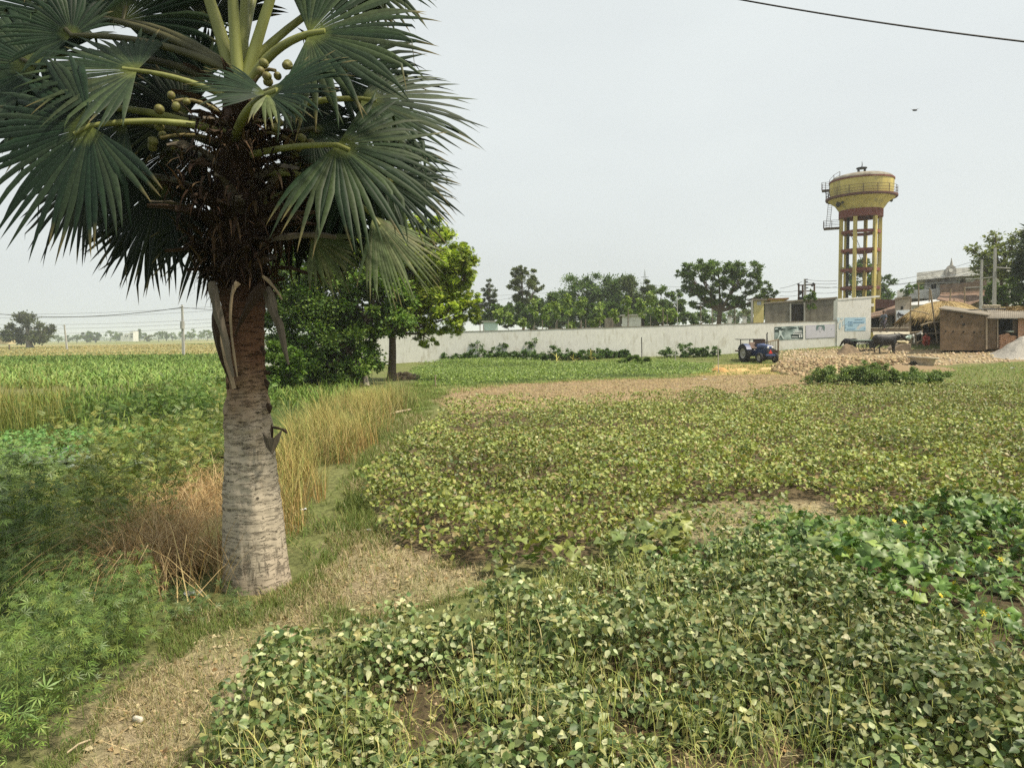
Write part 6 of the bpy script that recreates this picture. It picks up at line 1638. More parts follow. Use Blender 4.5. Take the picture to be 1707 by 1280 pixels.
MB().lathe([(.20, -.08), (.34, -.10), (.42, -.05), (.42, .05), (.34, .10), (.20, .08), (.20, -.08)], n=28, M=Matrix.Rotation(rad(80), 3, 'X')).build('tread', tyre_m, ty)
# mud feeding trough before the buffalo
tg = thing('feeding_trough', 'long mud feeding trough in front of the standing buffalo', 'trough', G(1506, 588))
MB().prism([P(1488, 590, tg.location.y + .9), P(1520, 588, tg.location.y + .9), P(1519, 573, tg.location.y + .9), P(1510, 572.6, tg.location.y + .9), P(1499, 574.5, tg.location.y + .9), P(1490, 581, tg.location.y + .9)], (0, 1.1, 0)).build('body', mud_m, tg, world=True, bevel=.06)
cloth('fodder', [(1498, 569.5), (1502, 568), (1507, 569), (1512, 567.6), (1516, 569.5), (1513, 573.5), (1504, 573.8)], tg.location.y + 1.0, nmat('dry_fodder', (.5, .43, .27), .95, 8, .3), 'dry fodder heaped on the mud trough', .5)

# brick shed
SY = 49.5
shed = thing('brick_shed', 'brown brick shed with sheet roof and open doorway', 'shed', gz(P(1567, 578, SY)))
def hole_wall(name, pts, Y, depth, mat): return wpoly(shed, name, mat, pts, Y, depth)
hole_wall('wall', [(1567, 516.5), (1645, 527), (1645, 584), (1567, 584)], SY, .28, brick_m)
pz_ = P(1567, 516.5, SY)
MB().prism([P(1567, 517, SY) + Vector((.18, .281, 0)), P(1567, 584, SY) + Vector((.18, .281, 0)), P(1567, 584, SY) + Vector((3.1, 4.8, 0)), P(1567, 513.5, SY) + Vector((3.1, 4.8, 0))], (.26, 0, 0)).build('wall', brick_m, shed, world=True)
hole_wall('pillar', [(1643.2, 527.6), (1646.4, 528), (1646.4, 582), (1643.2, 582)], SY - .05, .32, nmat('pale_mortar_corner', (.33, .26, .18), .95, 8, .35, .5))
hole_wall('wall', [(1646.5, 531), (1662.5, 531), (1662.5, 582), (1646.5, 582)], SY + .1, .26, brick_m)
hole_wall('pillar', [(1662.6, 531), (1664.2, 531), (1664.2, 580), (1662.6, 580)], SY + .04, .3, nmat('pale_mortar_edge', (.36, .29, .21), .95, 8, .3, .5))
hole_wall('pillar', [(1697, 529), (1707, 529), (1707, 580), (1697, 580)], SY + .06, .4, redbrick_m)
hole_wall('wall', [(1712, 529), (1760, 529), (1760, 580), (1712, 580)], SY + .1, .26, brick_m)
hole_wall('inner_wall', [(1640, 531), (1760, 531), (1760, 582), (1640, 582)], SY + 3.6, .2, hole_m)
hole_wall('inner_wall', [(1688, 531), (1696, 531), (1696, 556), (1688, 556)], SY + .6, .1, mud_m)
# corrugated sheet roof
m = MB(); vs, fs = [], []
fl_, bk_ = [], []
nn = 150
for i in range(nn + 1):
    px = 1646 + (1765 - 1646) * i / nn
    q = P(px, 530.2 - .5 * (px - 1646) / 120, SY - .35); w_ = .035 * math.sin(i * 1.55)
    q2 = P(px, 517, SY + 3.9)
    vs += [q + Vector((0, 0, w_)), q2 + Vector((0, 0, w_))]
o = len(vs)
vs += [Vector(v) + Vector((0, 0, -.035)) for v in vs]
for i in range(nn):
    a = 2 * i; fs += [(a, a + 2, a + 3, a + 1), (o + a, o + a + 1, o + a + 3, o + a + 2), (a, o + a, o + a + 2, a + 2)]
m.add(vs, fs, True); m.build('roof', nmat('grey_sheet_roof', (.21, .185, .15), .85, 2, .35, .2, 10), shed, world=True)
m = MB(); m.prism([P(1565, 515.6, SY - .12), P(1647, 526.6, SY - .12), P(1660, 523, SY + 4), P(1575, 511.5, SY + 4)], (0, 0, .09)); m.build('roof', nmat('mud_roof_edge', (.19, .165, .13), .9, 3, .3, .3), shed, world=True)
m = MB(); m.tube([P(1600, 517.5, SY + 2), P(1640, 515.5, SY + 2.5), P(1676, 514.6, SY + 3)], .05, 6); m.build('roof_batten', iron_m, shed, world=True)
m = MB()
for px, py, s in ((1606.5, 541, .10), (1576.5, 552, .06), (1589, 552.6, .06), (1606, 553, .06), (1624, 554, .075), (1635, 553.5, .05), (1603, 527.6, .09)):
    c = P(px, py, SY - .012); m.lathe([(0, 0), (s, 0), (s, .02), (0, .02)], c, 10, Matrix.Rotation(rad(90), 3, 'X'), False)
m.build('putlog_holes', hole_m, shed, world=True)
# stacked bricks in the doorway
bricks = []
rs = random.Random(3)
stack = thing('brick_stack', 'rough stack of red bricks half filling the shed doorway', 'brick stack', gz(P(1665, 576, SY + .2)))
m = MB(); c1_ = P(1664.8, 578, SY + .15); c2_ = P(1696.8, 578, SY + .15)
zz = h1(c1_.x, SY) - .05; row = 0
ztop_ = P(1680, 554.5, SY).z
while zz < ztop_:
    xx = c1_.x + (.1 if row % 2 else 0)
    while xx + .2 < c2_.x:
        if zz + .08 < ztop_ - .1 * rs.random() - .12 * abs(math.sin(xx * 2)):
            m.box((xx + .11, SY + .32 + rs.uniform(-.04, .04), zz + .04), (.215, .38, .072), rs.uniform(-.08, .08))
        xx += .235
    zz += .08; row += 1
m.build('bricks', nmat('fired_brick', (.40, .23, .14), .95, 3, .4, .3), stack, world=True)
cloth('plastic_sheet', [(1679, 552.6), (1684, 551), (1690, 551.4), (1690, 553.8), (1684, 554.2)], SY + .2, cl1, 'pale blue plastic scrap lying on the brick stack', .3)
# straw on the shed roof
nb = NB(); N = 900
c = P(1690, 513, SY + 4.2)
a = RNG.uniform(0, 6.28, N); rr_ = RNG.random(N) ** .5
M = frames(azdir(RNG.uniform(0, 6.28, N), RNG.uniform(-.5, .2, N)), rdir(N) + np.array([0, 0, 1.0])) * RNG.uniform(.3, .7, N)[:, None, None]
nb.inst(STR_V, [(0, 1, 2, 3, 4)], M, np.stack([c.x + 1.6 * rr_ * np.cos(a), c.y + .8 * rr_ * np.sin(a), c.z - .25 + .42 * (1 - rr_ ** 2) * RNG.random(N)], 1), palette(N, ((.30, .23, .13), (.24, .18, .10), (.36, .29, .17)), .2))
tag(nb.build('straw_heap', DRY), 'brown heap of old straw on the shed roof', 'straw heap')
o = MB()
rs = random.Random(9)
for i in range(60):
    q = P(rs.uniform(1640, 1668), rs.uniform(509.5, 513.5), SY + 4.6); o.ball(q, (rs.uniform(.08, .2), .12, rs.uniform(.05, .1)), 6, 4)
tag(o.build('dung_cakes', nmat('dried_dung', (.36, .31, .22), .95, 5, .4)), 'pale dried dung cakes heaped behind the shed roof', 'dung cakes', kind='stuff')

# ------------------------------------------------------------------ poles and wires
def pole(label, px, yb, yt, Y=None, r=.11, arm=None, px_top=None, square=True):
    b = G(px, yb) if Y is None else gz(P(px, yb, Y))
    t = P(px_top or px, yt, b.y)
    rt = thing('power_pole', label, 'pole', b)
    d = t - b
    MB().tube([Vector((0, 0, -.3)), d * .5, d], [r, r * .85, r * .65], 4 if square else 10, smooth=not square).build('shaft', ppost_m, rt)
    if arm:
        for dz, w_ in arm:
            m = MB().box(d + Vector((0, -r * .9, -dz)), (w_, .07, .07)); o = m.build('cross_arm', iron_m, rt)
            for s in (-1, 0, 1): MB().lathe([(.03, 0), (.05, .05), (.03, .12), (0, .14)], d + Vector((s * w_ * .45, -r * .9, -dz + .036)), 8).build('insulator', cream_m, rt)
    return rt, t
pl1, T1 = pole('tall pale concrete pole standing on the left plain', 306, 592, 508, r=.24, px_top=303.5, arm=[(.35, .5)])
pl2, T2 = pole('leaning thin concrete pole right of the fig tree', 112, 583, 541, r=.26, px_top=107, arm=[(.4, .9)])
MB().tube([P(304, 548, T1.y - .3) - pl1.location, P(304, 536, T1.y - .3) - pl1.location], .3, 6).build('transformer_box', grey_m, pl1)
pl3, T3 = pole('thicker pale concrete pole behind the brick shed', 1657, 545, 413, 61, .18, px_top=1659)
pl4, T4 = pole('greyer concrete pole left of the thicker pale pole', 1634, 545, 433, 63, .15, px_top=1637)
MB().tube([Vector((.35, 0, -.2)), T4 - pl4.location + Vector((-.02, 0, -2.2))], .09, 8).build('stay_post', ppost_m, pl4)
pl5, T5 = pole('grey lamp pole rising just left of the broad tree', 1129, 545, 494, 76, .06, square=False)
pl6, T6 = pole('pale square pillar-like pole beside the yellow building', 1253.5, 545, 500, 72, .17)
# far lattice pylon
py_ = thing('lattice_pylon', 'distant steel lattice pylon above the grove', 'pylon', gz(P(1075, 548, 420)))
pyh = P(1075, 449, 420).z - py_.location.z; m = MB()
for sx in (-1, 1):
    for sy in (-1, 1):
        m.tube([(sx * 3.2, sy * 3.2, 0), (sx * 1.1, sy * 1.1, pyh * .62), (sx * .5, sy * .5, pyh * .85), (0, 0, pyh)], .13, 4)
for i in range(16):
    z0, z1 = pyh * i / 16, pyh * (i + 1) / 16
    w0, w1 = (np.interp(z, [0, pyh * .62, pyh * .85, pyh], [3.2, 1.1, .5, 0]) for z in (z0, z1))
    for s in (-1, 1):
        m.tube([(s * w0, -w0, z0), (-s * w1, -w1, z1)], .08, 4, False); m.tube([(-w0, s * w0, z0), (-w1, -s * w1, z1)], .08, 4, False)
m.build('lattice', nmat('galvanised_steel', (.30, .33, .36), .5, 2, .1), py_)
for f_, w_ in ((.66, 3.0), (.78, 2.6), (.88, 2.2)): MB().box((0, 0, pyh * f_), (w_ * 2, .3, .25)).build('cross_arm', wire_m, py_)
# transformer stand
ts_ = thing('transformer_stand', 'pole-mounted transformer frame above the grey building', 'transformer', gz(P(1344, 545, 76)))
m = MB()
for px, yt in ((1331.5, 475), (1338, 476), (1357.5, 474)): m.tube([P(px, 545, 76), P(px, yt, 76)], .09, 6)
for (xa, ya, xb, yb) in ((1330, 476, 1359, 474), (1331, 485.5, 1358, 485.2), (1331, 497, 1344, 496.6)): m.beam(P(xa, ya, 75.9), P(xb, yb, 75.9), .1, .12)
m.build('frame', rust_m, ts_, world=True)
MB().tube([P(1342.6, 545, 75.6), P(1341.8, 465, 75.6)], [.17, .12], 4, smooth=False).build('pole', ppost_m, ts_, world=True)
m = MB()
for px, py in ((1344.6, 466), (1344.6, 470), (1344.4, 475), (1345, 480)): m.box(P(px, py, 75.5), (.28, .08, .1))
m.build('bracket', iron_m, ts_, world=True)
m = MB()
for px, py in ((1334, 486), (1335.5, 488), (1334, 490), (1354, 476), (1331, 474), (1356, 473)): m.ball(P(px, py, 75.8), .13, 7, 5)
m.build('insulator', iron_m, ts_, world=True)
MB().box(P(1335, 499, 76), (.5, .5, .5)).build('tank', iron_m, ts_, world=True)
px_tree('roof_creeper', 'small weedy tree sprouting over the grey building roof', 69, 1350, 530, [(1351, 490, 5, 5), (1346, 497, 5, 5), (1355, 495, 4, 5), (1353, 511, 5, 3)], 420, 4, MID, .5, ground=False, clumps=6, cat='sapling')

def wire(name, label, a, b, sag, r=.02, mat=None, group=None, n=16):
    a, b = Vector(a), Vector(b)
    pts = [a.lerp(b, t) - Vector((0, 0, sag * 4 * t * (1 - t))) for t in np.linspace(0, 1, n)]
    return tag(MB().tube(pts, r, 5).build(name, mat or wire_m), label, 'wire', group)
wire('power_line', 'sagging main power line left of the tall plain pole', P(-60, 515, 140), T1 - Vector((0, 0, .4)), 1.45, .055)
wire('power_line', 'short power line from the tall plain pole to the palm', T1 - Vector((0, 0, .4)), P(600, 522, 120), .4, .04)
gl = 'thin far power lines over the plain'
for i, (y0, y1) in enumerate(((523.5, 506.5), (529.5, 513), (540, 527.5), (547, 533.5), (556, 540))):
    wire('far_line', 'faint thin power line crossing the sky over the plain', P(-60, y0, 220), P(420, y1, 190), 1.0, .035, None, gl)
gv = 'thin wires between tower and village poles'
for i, (x0, y0, x1, y1) in enumerate(((1466, 470, 1655, 425), (1466, 476, 1655, 440), (1466, 489, 1635, 449), (1360, 478, 1560, 466), (1466, 497, 1640, 462))):
    wire('village_line', 'thin wire strung from beside the tower to the concrete poles', P(x0, y0, 78), P(x1, y1, 62), .35, .017, None, gv)
wire('service_line', 'pale thick wire leaving the thicker pole to the right', P(1659, 446, 61), P(1760, 449, 59), .05, .05, ppost_m)
wire('service_line', 'pale wire joining the two concrete poles', P(1610, 465, 64), P(1656, 462, 61), .05, .035, ppost_m)
gt = 'thin wires around the transformer'
for (x0, y0, x1, y1) in ((1300, 481, 1337, 469.5), (1300, 486, 1331, 484), (1300, 493, 1331, 492), (1343, 466, 1395, 468), (1343, 471, 1395, 473), (1357, 479, 1395, 478), (1357, 488, 1395, 487), (1343, 496, 1395, 495)):
    wire('village_line', 'thin wire strung at the transformer above the grey building', P(x0, y0, 77), P(x1, y1, 77), .1, .02, None, gt)
for (y0, y1, x0, x1) in ((474, 478.5, 1078, 1140), (494, 487, 770, 935), (504, 497, 790, 850)):
    wire('far_line', 'faint thin power line above the trees behind the wall', P(x0, y0, 300), P(x1, y1, 300), .3, .05, None, 'faint lines above the wall trees')
wire('overhead_cable', 'black overhead cable crossing the upper right corner', P(1140, -18, 9.4), P(1800, 80.5, 7.6), .05, .0105, cable_m, None, 40)
wire('twisted_wire', 'thin wire wound round the black overhead cable', P(1140, -18.4, 9.39), P(1800, 80.1, 7.59), .052, .006, cable_m, None, 40)
bd_ = MB(); bp_ = P(1525, 184, 60)
bd_.ball(bp_, (.22, .09, .08), 8, 5); bd_.add([bp_ + Vector((-.08, 0, .02)), bp_ + Vector((-.35, .1, .12)), bp_ + Vector((.0, 0, .05)), bp_ + Vector((.08, 0, .02)), bp_ + Vector((.36, -.1, .14)), bp_ + Vector((0, 0, .04))], [(0, 1, 2), (3, 4, 5)])
tag(bd_.build('bird', iron_m), 'tiny dark bird flying in the right sky', 'bird')
# ------------------------------------------------------------------ tractor
def wheel(parent, name, c, R_, w, rim_m, lugs, axis='Y'):
    """wheel with its axle along local Y: tyre object with rim child"""
    M = Matrix.Rotation(rad(90), 3, 'X')
    m = MB().lathe([(R_ * .58, -w * .42), (R_ * .86, -w * .5), (R_ * .96, -w * .42), (R_, -w * .2), (R_, w * .2), (R_ * .96, w * .42), (R_ * .86, w * .5), (R_ * .58, w * .42)], c, 32, M)
    for k in range(lugs):
        a = 2 * math.pi * k / lugs
        for s in (-1, 1):
            b = a + (0 if s < 0 else math.pi / lugs)
            p0 = Vector((math.cos(b) * R_, s * w * .05, math.sin(b) * R_)) + Vector(c); p1 = Vector((math.cos(b + .22) * R_ * .985, s * w * .46, math.sin(b + .22) * R_ * .985)) + Vector(c)
            m.beam(p0, p1, .05 * R_ / .6, .05 * R_ / .6)
    t = m.build(name, tyre_m, parent)
    m = MB()
    for s in (-1, 1):
        m.lathe([(R_ * .59, s * w * .40), (R_ * .55, s * w * .40), (R_ * .5, s * w * .2), (R_ * .2, s * w * .16), (R_ * .16, s * w * .36), (0, s * w * .36)], c, 24, M)
    m.build('rim', rim_m, t)
    return t
tp = G(1268, 604)
tractor = thing('tractor', 'blue farm tractor with red triangle parked before the wall', 'tractor', (tp.x, tp.y, tp.z), rad(-78))
TS = tp.y / 50 * 1.0
tractor.scale = (TS * .98,) * 3
tblue = nmat('tractor_blue', (.028, .05, .135), .45, 3, .3, 0, None, .5, second=(.10, .085, .07), second_scale=4, second_lo=.58, second_hi=.75); tdark = nmat('tractor_dark_blue', (.02, .035, .09), .45, 3, .3)
rimm = nmat('pale_rim', (.30, .285, .25), .6, 4, .2)
wheel(tractor, 'rear_wheel', (-1.05, -.68, .64), .64, .34, rimm, 18); wheel(tractor, 'rear_wheel', (-1.05, .68, .64), .64, .34, rimm, 18)
wheel(tractor, 'front_wheel', (.85, -.60, .36), .36, .19, rimm, 0); wheel(tractor, 'front_wheel', (.85, .60, .36), .36, .19, rimm, 0)
m = MB()
m.prism([(-.15, -.27, .98), (.55, -.28, 1.04), (1.08, -.27, 1.0), (1.2, -.25, .92), (1.2, .25, .92), (1.08, .27, 1.0), (.55, .28, 1.04), (-.15, .27, .98)], (0, 0, .26)); m.build('hood', tblue, tractor, bevel=.08)
MB().box((.52, 0, .80), (1.3, .46, .38)).build('engine', tdark, tractor, bevel=.03)
MB().box((1.20, 0, .78), (.06, .46, .36)).build('grille', iron_m, tractor, bevel=.02)
MB().box((1.22, 0, .54), (.16, .72, .14)).build('bumper', tblue, tractor, bevel=.03)
hl_m = nmat('headlight_glass', (.75, .76, .74), .2, 4, .05)
for s in (-1, 1): MB().ball((1.2, s * .17, 1.08), (.05, .09, .06), 10, 7).build('headlight', hl_m, tractor)
MB().prism([(1.245, -.15, .66), (1.245, .15, .66), (1.245, 0, .94)], (.015, 0, 0)).build('warning_triangle', nmat('red_reflector', (.62, .05, .035), .4, 4, .1), tractor)
MB().box((-.75, 0, .66), (1.1, .38, .40)).build('gearbox', tdark, tractor, bevel=.04)
MB().beam((.85, -.5, .38), (.85, .5, .38), .1, .1).build('front_axle', iron_m, tractor)
MB().tube([(-1.05, -.55, .64), (-1.05, .55, .64)], .11, 10).build('rear_axle', iron_m, tractor)
for s in (-1, 1):
    prof_ = [(-1.05 + .70 * math.cos(a), .64 + .70 * math.sin(a)) for a in np.linspace(rad(25), rad(155), 9)]
    m = MB(); vs = []
    for x_, z_ in prof_: vs += [(x_, s * .47, z_), (x_, s * .86, z_), (x_, s * .86, z_ - .04), (x_, s * .47, z_ - .04)]
    fs = [(4 * i + k, 4 * i + (k + 1) % 4, 4 * i + 4 + (k + 1) % 4, 4 * i + 4 + k) for i in range(8) for k in range(4)] + [(3, 2, 1, 0), (32, 33, 34, 35)]
    m.add(vs, fs); m.add([(x_, s * .47, z_) for x_, z_ in prof_] + [(-1.05, s * .47, .9)], [(i, i + 1, 9) for i in range(8)]); m.build('mudguard', tblue, tractor)
MB().box((-1.0, 0, 1.02), (.42, .46, .09)).build('seat', nmat('seat_fabric', (.26, .19, .15), .9, 6, .3), tractor, bevel=.03)
MB().box((-1.2, 0, 1.24), (.08, .46, .38)).build('backrest', nmat('backrest_fabric', (.28, .20, .16), .9, 6, .3), tractor, bevel=.03)
MB().tube([(-.30, 0, .95), (-.52, 0, 1.28)], .03, 6).build('steering_column', iron_m, tractor)
MB().lathe([(.19, -.015), (.22, 0), (.19, .015), (.165, 0), (.19, -.015)], (-.53, 0, 1.29), 20, Matrix.Rotation(rad(-32), 3, 'Y')).build('steering_wheel', iron_m, tractor)
MB().box((-.18, 0, 1.26), (.2, .4, .12)).build('dashboard', tblue, tractor, bevel=.03)
MB().tube([(.45, .2, 1.2), (.45, .21, 1.7), (.44, .2, 2.0), (.52, .2, 2.12)], [.05, .05, .04, .04], 8).build('exhaust_pipe', iron_m, tractor)
MB().tube([(-.9, -.85, 1.3), (-.9, -1.0, 1.42), (-.95, -1.12, 1.42)], .012, 5).build('mirror_arm', iron_m, tractor)
MB().box((-.35, -.42, .46), (.4, .2, .05)).build('step', iron_m, tractor)

# trailer with tube rails behind the tractor
tq = P(1261, 580, tp.y + 2.6); tq = gz(tq)
trailer = thing('farm_trailer', 'dark iron trailer with railed sides behind the tractor', 'trailer', tq, rad(-8))
u = tq.y / FPX
w2, d2 = 1.35, 1.1
MB().box((0, 0, .62), (2.7, 2.0, .1)).build('bed', rust_m, trailer)
m = MB()
zt_ = P(1250, 565.5, tq.y).z - tq.z
for x_ in (-1.3, -.66, -.4): m.tube([(x_, -1.0, .66), (x_, -1.0, zt_)], .035, 6)
m.tube([(-1.3, -1, zt_), (.3, -1, zt_)], .04, 6); m.tube([(-1.3, -1, zt_ * .62), (-.4, -1, zt_ * .62)], .035, 6); m.tube([(-1.3, -1, zt_), (-1.3, 1, zt_)], .035, 6)
m.build('rail', iron_m, trailer)
MB().box((-.85, -.99, .66 + (zt_ * .6 - .66) / 2), (.9, .04, zt_ * .6 - .66)).build('side_panel', rust_m, trailer)
MB().box((.0, -.99, zt_ * .78), (.85, .04, zt_ * .44)).build('front_panel', rust_m, trailer)
m = MB()
for k in range(7): m.box((.5 + k * .14, -1.0 + k * .06, zt_ * .62), (.045, .045, zt_ * .58))
m.beam((.42, -1.02, zt_ * .84), (1.42, -.62, zt_ * .98), .07, .08); m.box((1.4, -.62, zt_ * .62), (.09, .09, zt_ * .72)); m.build('slatted_side', bamboo_m, trailer)
wheel(trailer, 'wheel', (.95, -.72, .40), .40, .2, rimm, 0); wheel(trailer, 'wheel', (.95, .8, .40), .40, .2, rimm, 0)

# ------------------------------------------------------------------ animals: one skinned body each
hide_m = nmat('buffalo_hide', (.016, .015, .016), .55, 3, .4, .3, 24, .3, second=(.05, .045, .042), second_scale=1.4, second_lo=.55, second_hi=.75)
horn_m = nmat('buffalo_horn', (.10, .09, .08), .5, 5, .2)
def skin_body(name, chain, mat, parent, voxel=.028, smooth=5):
    """one continuous body grown over a skeleton: chain holds (index of parent joint or None, (x, y, z), (half width, half height))"""
    m = MB()
    for i, (par, p, r) in enumerate(chain):
        p = Vector(p)
        if par is None:
            m.ball(p, ((r[0] + r[1]) / 2, r[0], r[1]), 12, 9); continue
        q, rq = Vector(chain[par][1]), chain[par][2]
        n = max(2, int((p - q).length / (.35 * min(min(r), min(rq)))) + 1)
        for k in range(0 if i else 1, n + 1):
            t = k / n; c = q.lerp(p, t); w = rq[0] + (r[0] - rq[0]) * t; h = rq[1] + (r[1] - rq[1]) * t
            if k == 0: w, h = min(w, r[0] * 1.25), min(h, r[1] * 1.25)
            m.ball(c, ((w + h) / 2 * .95, w, h), 10, 7)
    o = m.build(name, mat, parent)
    rm = o.modifiers.new('one_skin', 'REMESH'); rm.mode = 'VOXEL'; rm.voxel_size = voxel; rm.use_smooth_shade = True
    sm = o.modifiers.new('soften', 'SMOOTH'); sm.iterations = smooth; sm.factor = .5
    return o
def buffalo(label, loc, rz, scale, head_down=0.0):
    b = thing('buffalo', label, 'buffalo', loc, rz, 'black buffaloes by the wall'); b.scale = (scale,) * 3
    hd = head_down
    ch = [(None, (-.05, 0, 1.02), (.39, .42)),
          (0, (.42, 0, 1.08), (.34, .40)), (1, (.72, 0, 1.20), (.22, .29)), (2, (.98, 0, 1.28 - .3 * hd), (.15, .20)), (3, (1.18, 0, 1.29 - .6 * hd), (.135, .15)), (4, (1.40, 0, 1.12 - .85 * hd), (.105, .115)), (5, (1.56, 0, .98 - .95 * hd), (.095, .085)),
          (0, (-.50, 0, 1.08), (.36, .40)), (7, (-.82, 0, 1.16), (.28, .30)), (8, (-.98, 0, 1.14), (.17, .22))]
    for sx, s in ((.60, 1), (.46, -1)):
        k = len(ch); ch += [(1, (sx, s * .22, .84), (.13, .18)), (k, (sx - .03, s * .21, .60), (.085, .10)), (k + 1, (sx + .02, s * .2, .36), (.062, .066)), (k + 2, (sx, s * .2, .12), (.05, .055)), (k + 3, (sx + .03, s * .2, .03), (.066, .05))]
    for sx, s in ((-.80, 1), (-.64, -1)):
        k = len(ch); ch += [(7, (sx + .06, s * .22, .90), (.15, .25)), (k, (sx + .10, s * .21, .66), (.10, .13)), (k + 1, (sx - .10, s * .2, .45), (.06, .07)), (k + 2, (sx - .05, s * .2, .14), (.05, .055)), (k + 3, (sx - .02, s * .2, .03), (.066, .05))]
    skin_body('body', ch, hide_m, b, .03, 5)
    MB().tube([(-1.08, 0, 1.24), (-1.20, .01, 1.08), (-1.22, .02, .8), (-1.20, .02, .48)], [.045, .034, .028, .05], 7).build('tail', hide_m, b)
    hz = 1.40 - .6 * hd
    for s in (-1, 1):
        MB().tube([(1.14, s * .09, hz), (1.06, s * .22, hz + .03), (.90, s * .30, hz + .05), (.76, s * .27, hz + .12), (.70, s * .2, hz + .19)], [.055, .05, .04, .026, .008], 8).build('horn', horn_m, b)
        MB().prism([(1.12, s * .12, hz - .06), (1.08, s * .3, hz - .06), (1.05, s * .36, hz - .12), (1.09, s * .26, hz - .18), (1.10, s * .14, hz - .14)], (.025, 0, .01)).build('ear', hide_m, b)
        MB().ball((1.27, s * .115, hz - .20), (.022, .016, .022), 7, 5).build('eye', horn_m, b)
    return b
bp1 = G(1478, 589)
bs = 35 * bp1.y / FPX / 1.60
b1 = buffalo('black buffalo standing side-on, muzzle at the mud trough', bp1, rad(5), bs)
MB().tube([(.98, 0, 1.06), (.96, .19, 1.25), (.93, 0, 1.50), (.96, -.19, 1.25), (.98, 0, 1.06)], .02, 6).build('collar', cl2, b1)
bp2 = gz(P(1417, 584, bp1.y + 3.2))
b2 = buffalo('smaller black buffalo half hidden behind the earth mound', bp2, rad(112), bs * .66, .5)

# ------------------------------------------------------------------ flat cart with bicycle wheels
cp = gz(P(1445, 586, bp1.y + 2.2))
cart = thing('flat_cart', 'long green flat cart on thin spoked wheels by the buffalo', 'cart', cp, rad(4))
cm = nmat('worn_green_paint', (.17, .23, .19), .7, 4, .3)
MB().box((0, 0, .78), (2.0, 1.0, .06)).build('deck', cm, cart)
MB().box((0, -.45, .70), (1.9, .06, .1)).build('frame', iron_m, cart)
for x_, y_ in ((-.65, -.5), (.25, -.5), (.95, -.35), (.3, .5)):
    M = Matrix.Rotation(rad(90), 3, 'X')
    m = MB().lathe([(.30, -.02), (.33, 0), (.30, .02), (.285, 0), (.30, -.02)], (x_, y_, .33), 28, M)
    for k in range(12):
        a = math.pi * k / 6; m.tube([(x_, y_, .33), (x_ + .29 * math.cos(a), y_, .33 + .29 * math.sin(a))], .006, 4, False)
    m.tube([(x_, y_ - .05, .33), (x_, y_ + .05, .33)], .03, 8)
    m.tube([(x_, y_ + .05, .33), (x_, y_ + .05, .75)], .02, 5)
    m.build('wheel', iron_m, cart)
m = MB().tube([(-.1, -.2, .3), (.1, -.2, .55), (.35, -.2, .3), (.6, -.2, .5)], .025, 6); m.box((.3, -.1, .45), (.22, .3, .5)); m.build('gear_case', iron_m, cart)

# ------------------------------------------------------------------ cyclist and bicycle
cyp = gz(P(1473, 555, 60.2)); cyp.z = P(1473, 554.2, 60.2).z
bike = thing('bicycle', 'black bicycle ridden along the village road', 'bicycle', cyp, rad(215))
for x_ in (-.52, .52):
    m = MB().lathe([(.31, -.02), (.34, 0), (.31, .02), (.30, 0), (.31, -.02)], (x_, 0, .34), 28, Matrix.Rotation(rad(90), 3, 'X'))
    for k in range(14):
        a = 2 * math.pi * k / 14; m.tube([(x_, 0, .34), (x_ + .31 * math.cos(a), 0, .34 + .31 * math.sin(a))], .004, 4, False)
    m.build('wheel', iron_m, bike)
m = MB()
for a, b in (((-.52, 0, .34), (-.12, 0, .82)), ((-.52, 0, .34), (-.02, 0, .32)), ((-.02, 0, .32), (-.14, 0, .92)), ((-.02, 0, .32), (.36, 0, .78)), ((-.12, 0, .84), (.35, 0, .86)), ((.52, 0, .34), (.34, 0, 1.0))): m.tube([a, b], .018, 6)
m.build('frame', iron_m, bike)
MB().tube([(.22, -.28, 1.05), (.34, -.12, 1.08), (.34, .12, 1.08), (.22, .28, 1.05)], .015, 6).build('handlebar', iron_m, bike)
MB().ball((-.17, 0, .95), (.14, .09, .035), 10, 6).build('saddle', tyre_m, bike)
m = MB().tube([(-.02, -.08, .32), (-.02, .08, .32)], .05, 10); m.box((.1, .13, .22), (.1, .08, .03)); m.box((-.14, -.13, .42), (.1, .08, .03)); m.build('pedal', iron_m, bike)
skin_m = nmat('brown_skin', (.16, .085, .05), .6, 6, .15)
shirt_m = nmat('grey_blue_shirt', (.10, .12, .15), .85, 5, .2); trous_m = nmat('dark_trousers', (.05, .042, .055), .85, 5, .2); hair_m = nmat('black_hair', (.012, .011, .011), .6, 8, .2)
def person(label, loc, rz, joints, clothes, head, scale=1.0, face=0.0):
    p = thing('person', label, 'person', loc, rz); p.scale = (scale,) * 3
    return p
rider = thing('person', 'cyclist in a grey-blue shirt and dark trousers riding away', 'person', cyp, rad(215))
body = [(None, (-.17, 0, 1.02), (.15, .13)), (0, (-.10, 0, 1.22), (.14, .12)), (1, (-.02, 0, 1.42), (.17, .11)), (2, (.03, 0, 1.52), (.055, .055)), (3, (.06, 0, 1.60), (.05, .05)), (4, (.08, 0, 1.70), (.085, .09)), (5, (.08, 0, 1.78), (.06, .07))]
for s in (-1, 1):
    k = len(body); body += [(2, (.0, s * .18, 1.42), (.055, .055)), (k, (.08, s * .25, 1.22), (.042, .042)), (k + 1, (.20, s * .27, 1.10), (.032, .034)), (k + 2, (.26, s * .26, 1.07), (.03, .04))]
    kz = .70 if s > 0 else .82; fz_ = .24 if s > 0 else .44; fx_ = .10 if s > 0 else -.13
    k = len(body); body += [(0, (-.10, s * .10, .98), (.09, .09)), (k, (.20, s * .12, kz), (.062, .062)), (k + 1, (fx_ - .02, s * .13, fz_ + .08), (.042, .042)), (k + 2, (fx_ + .12, s * .13, fz_), (.03, .045))]
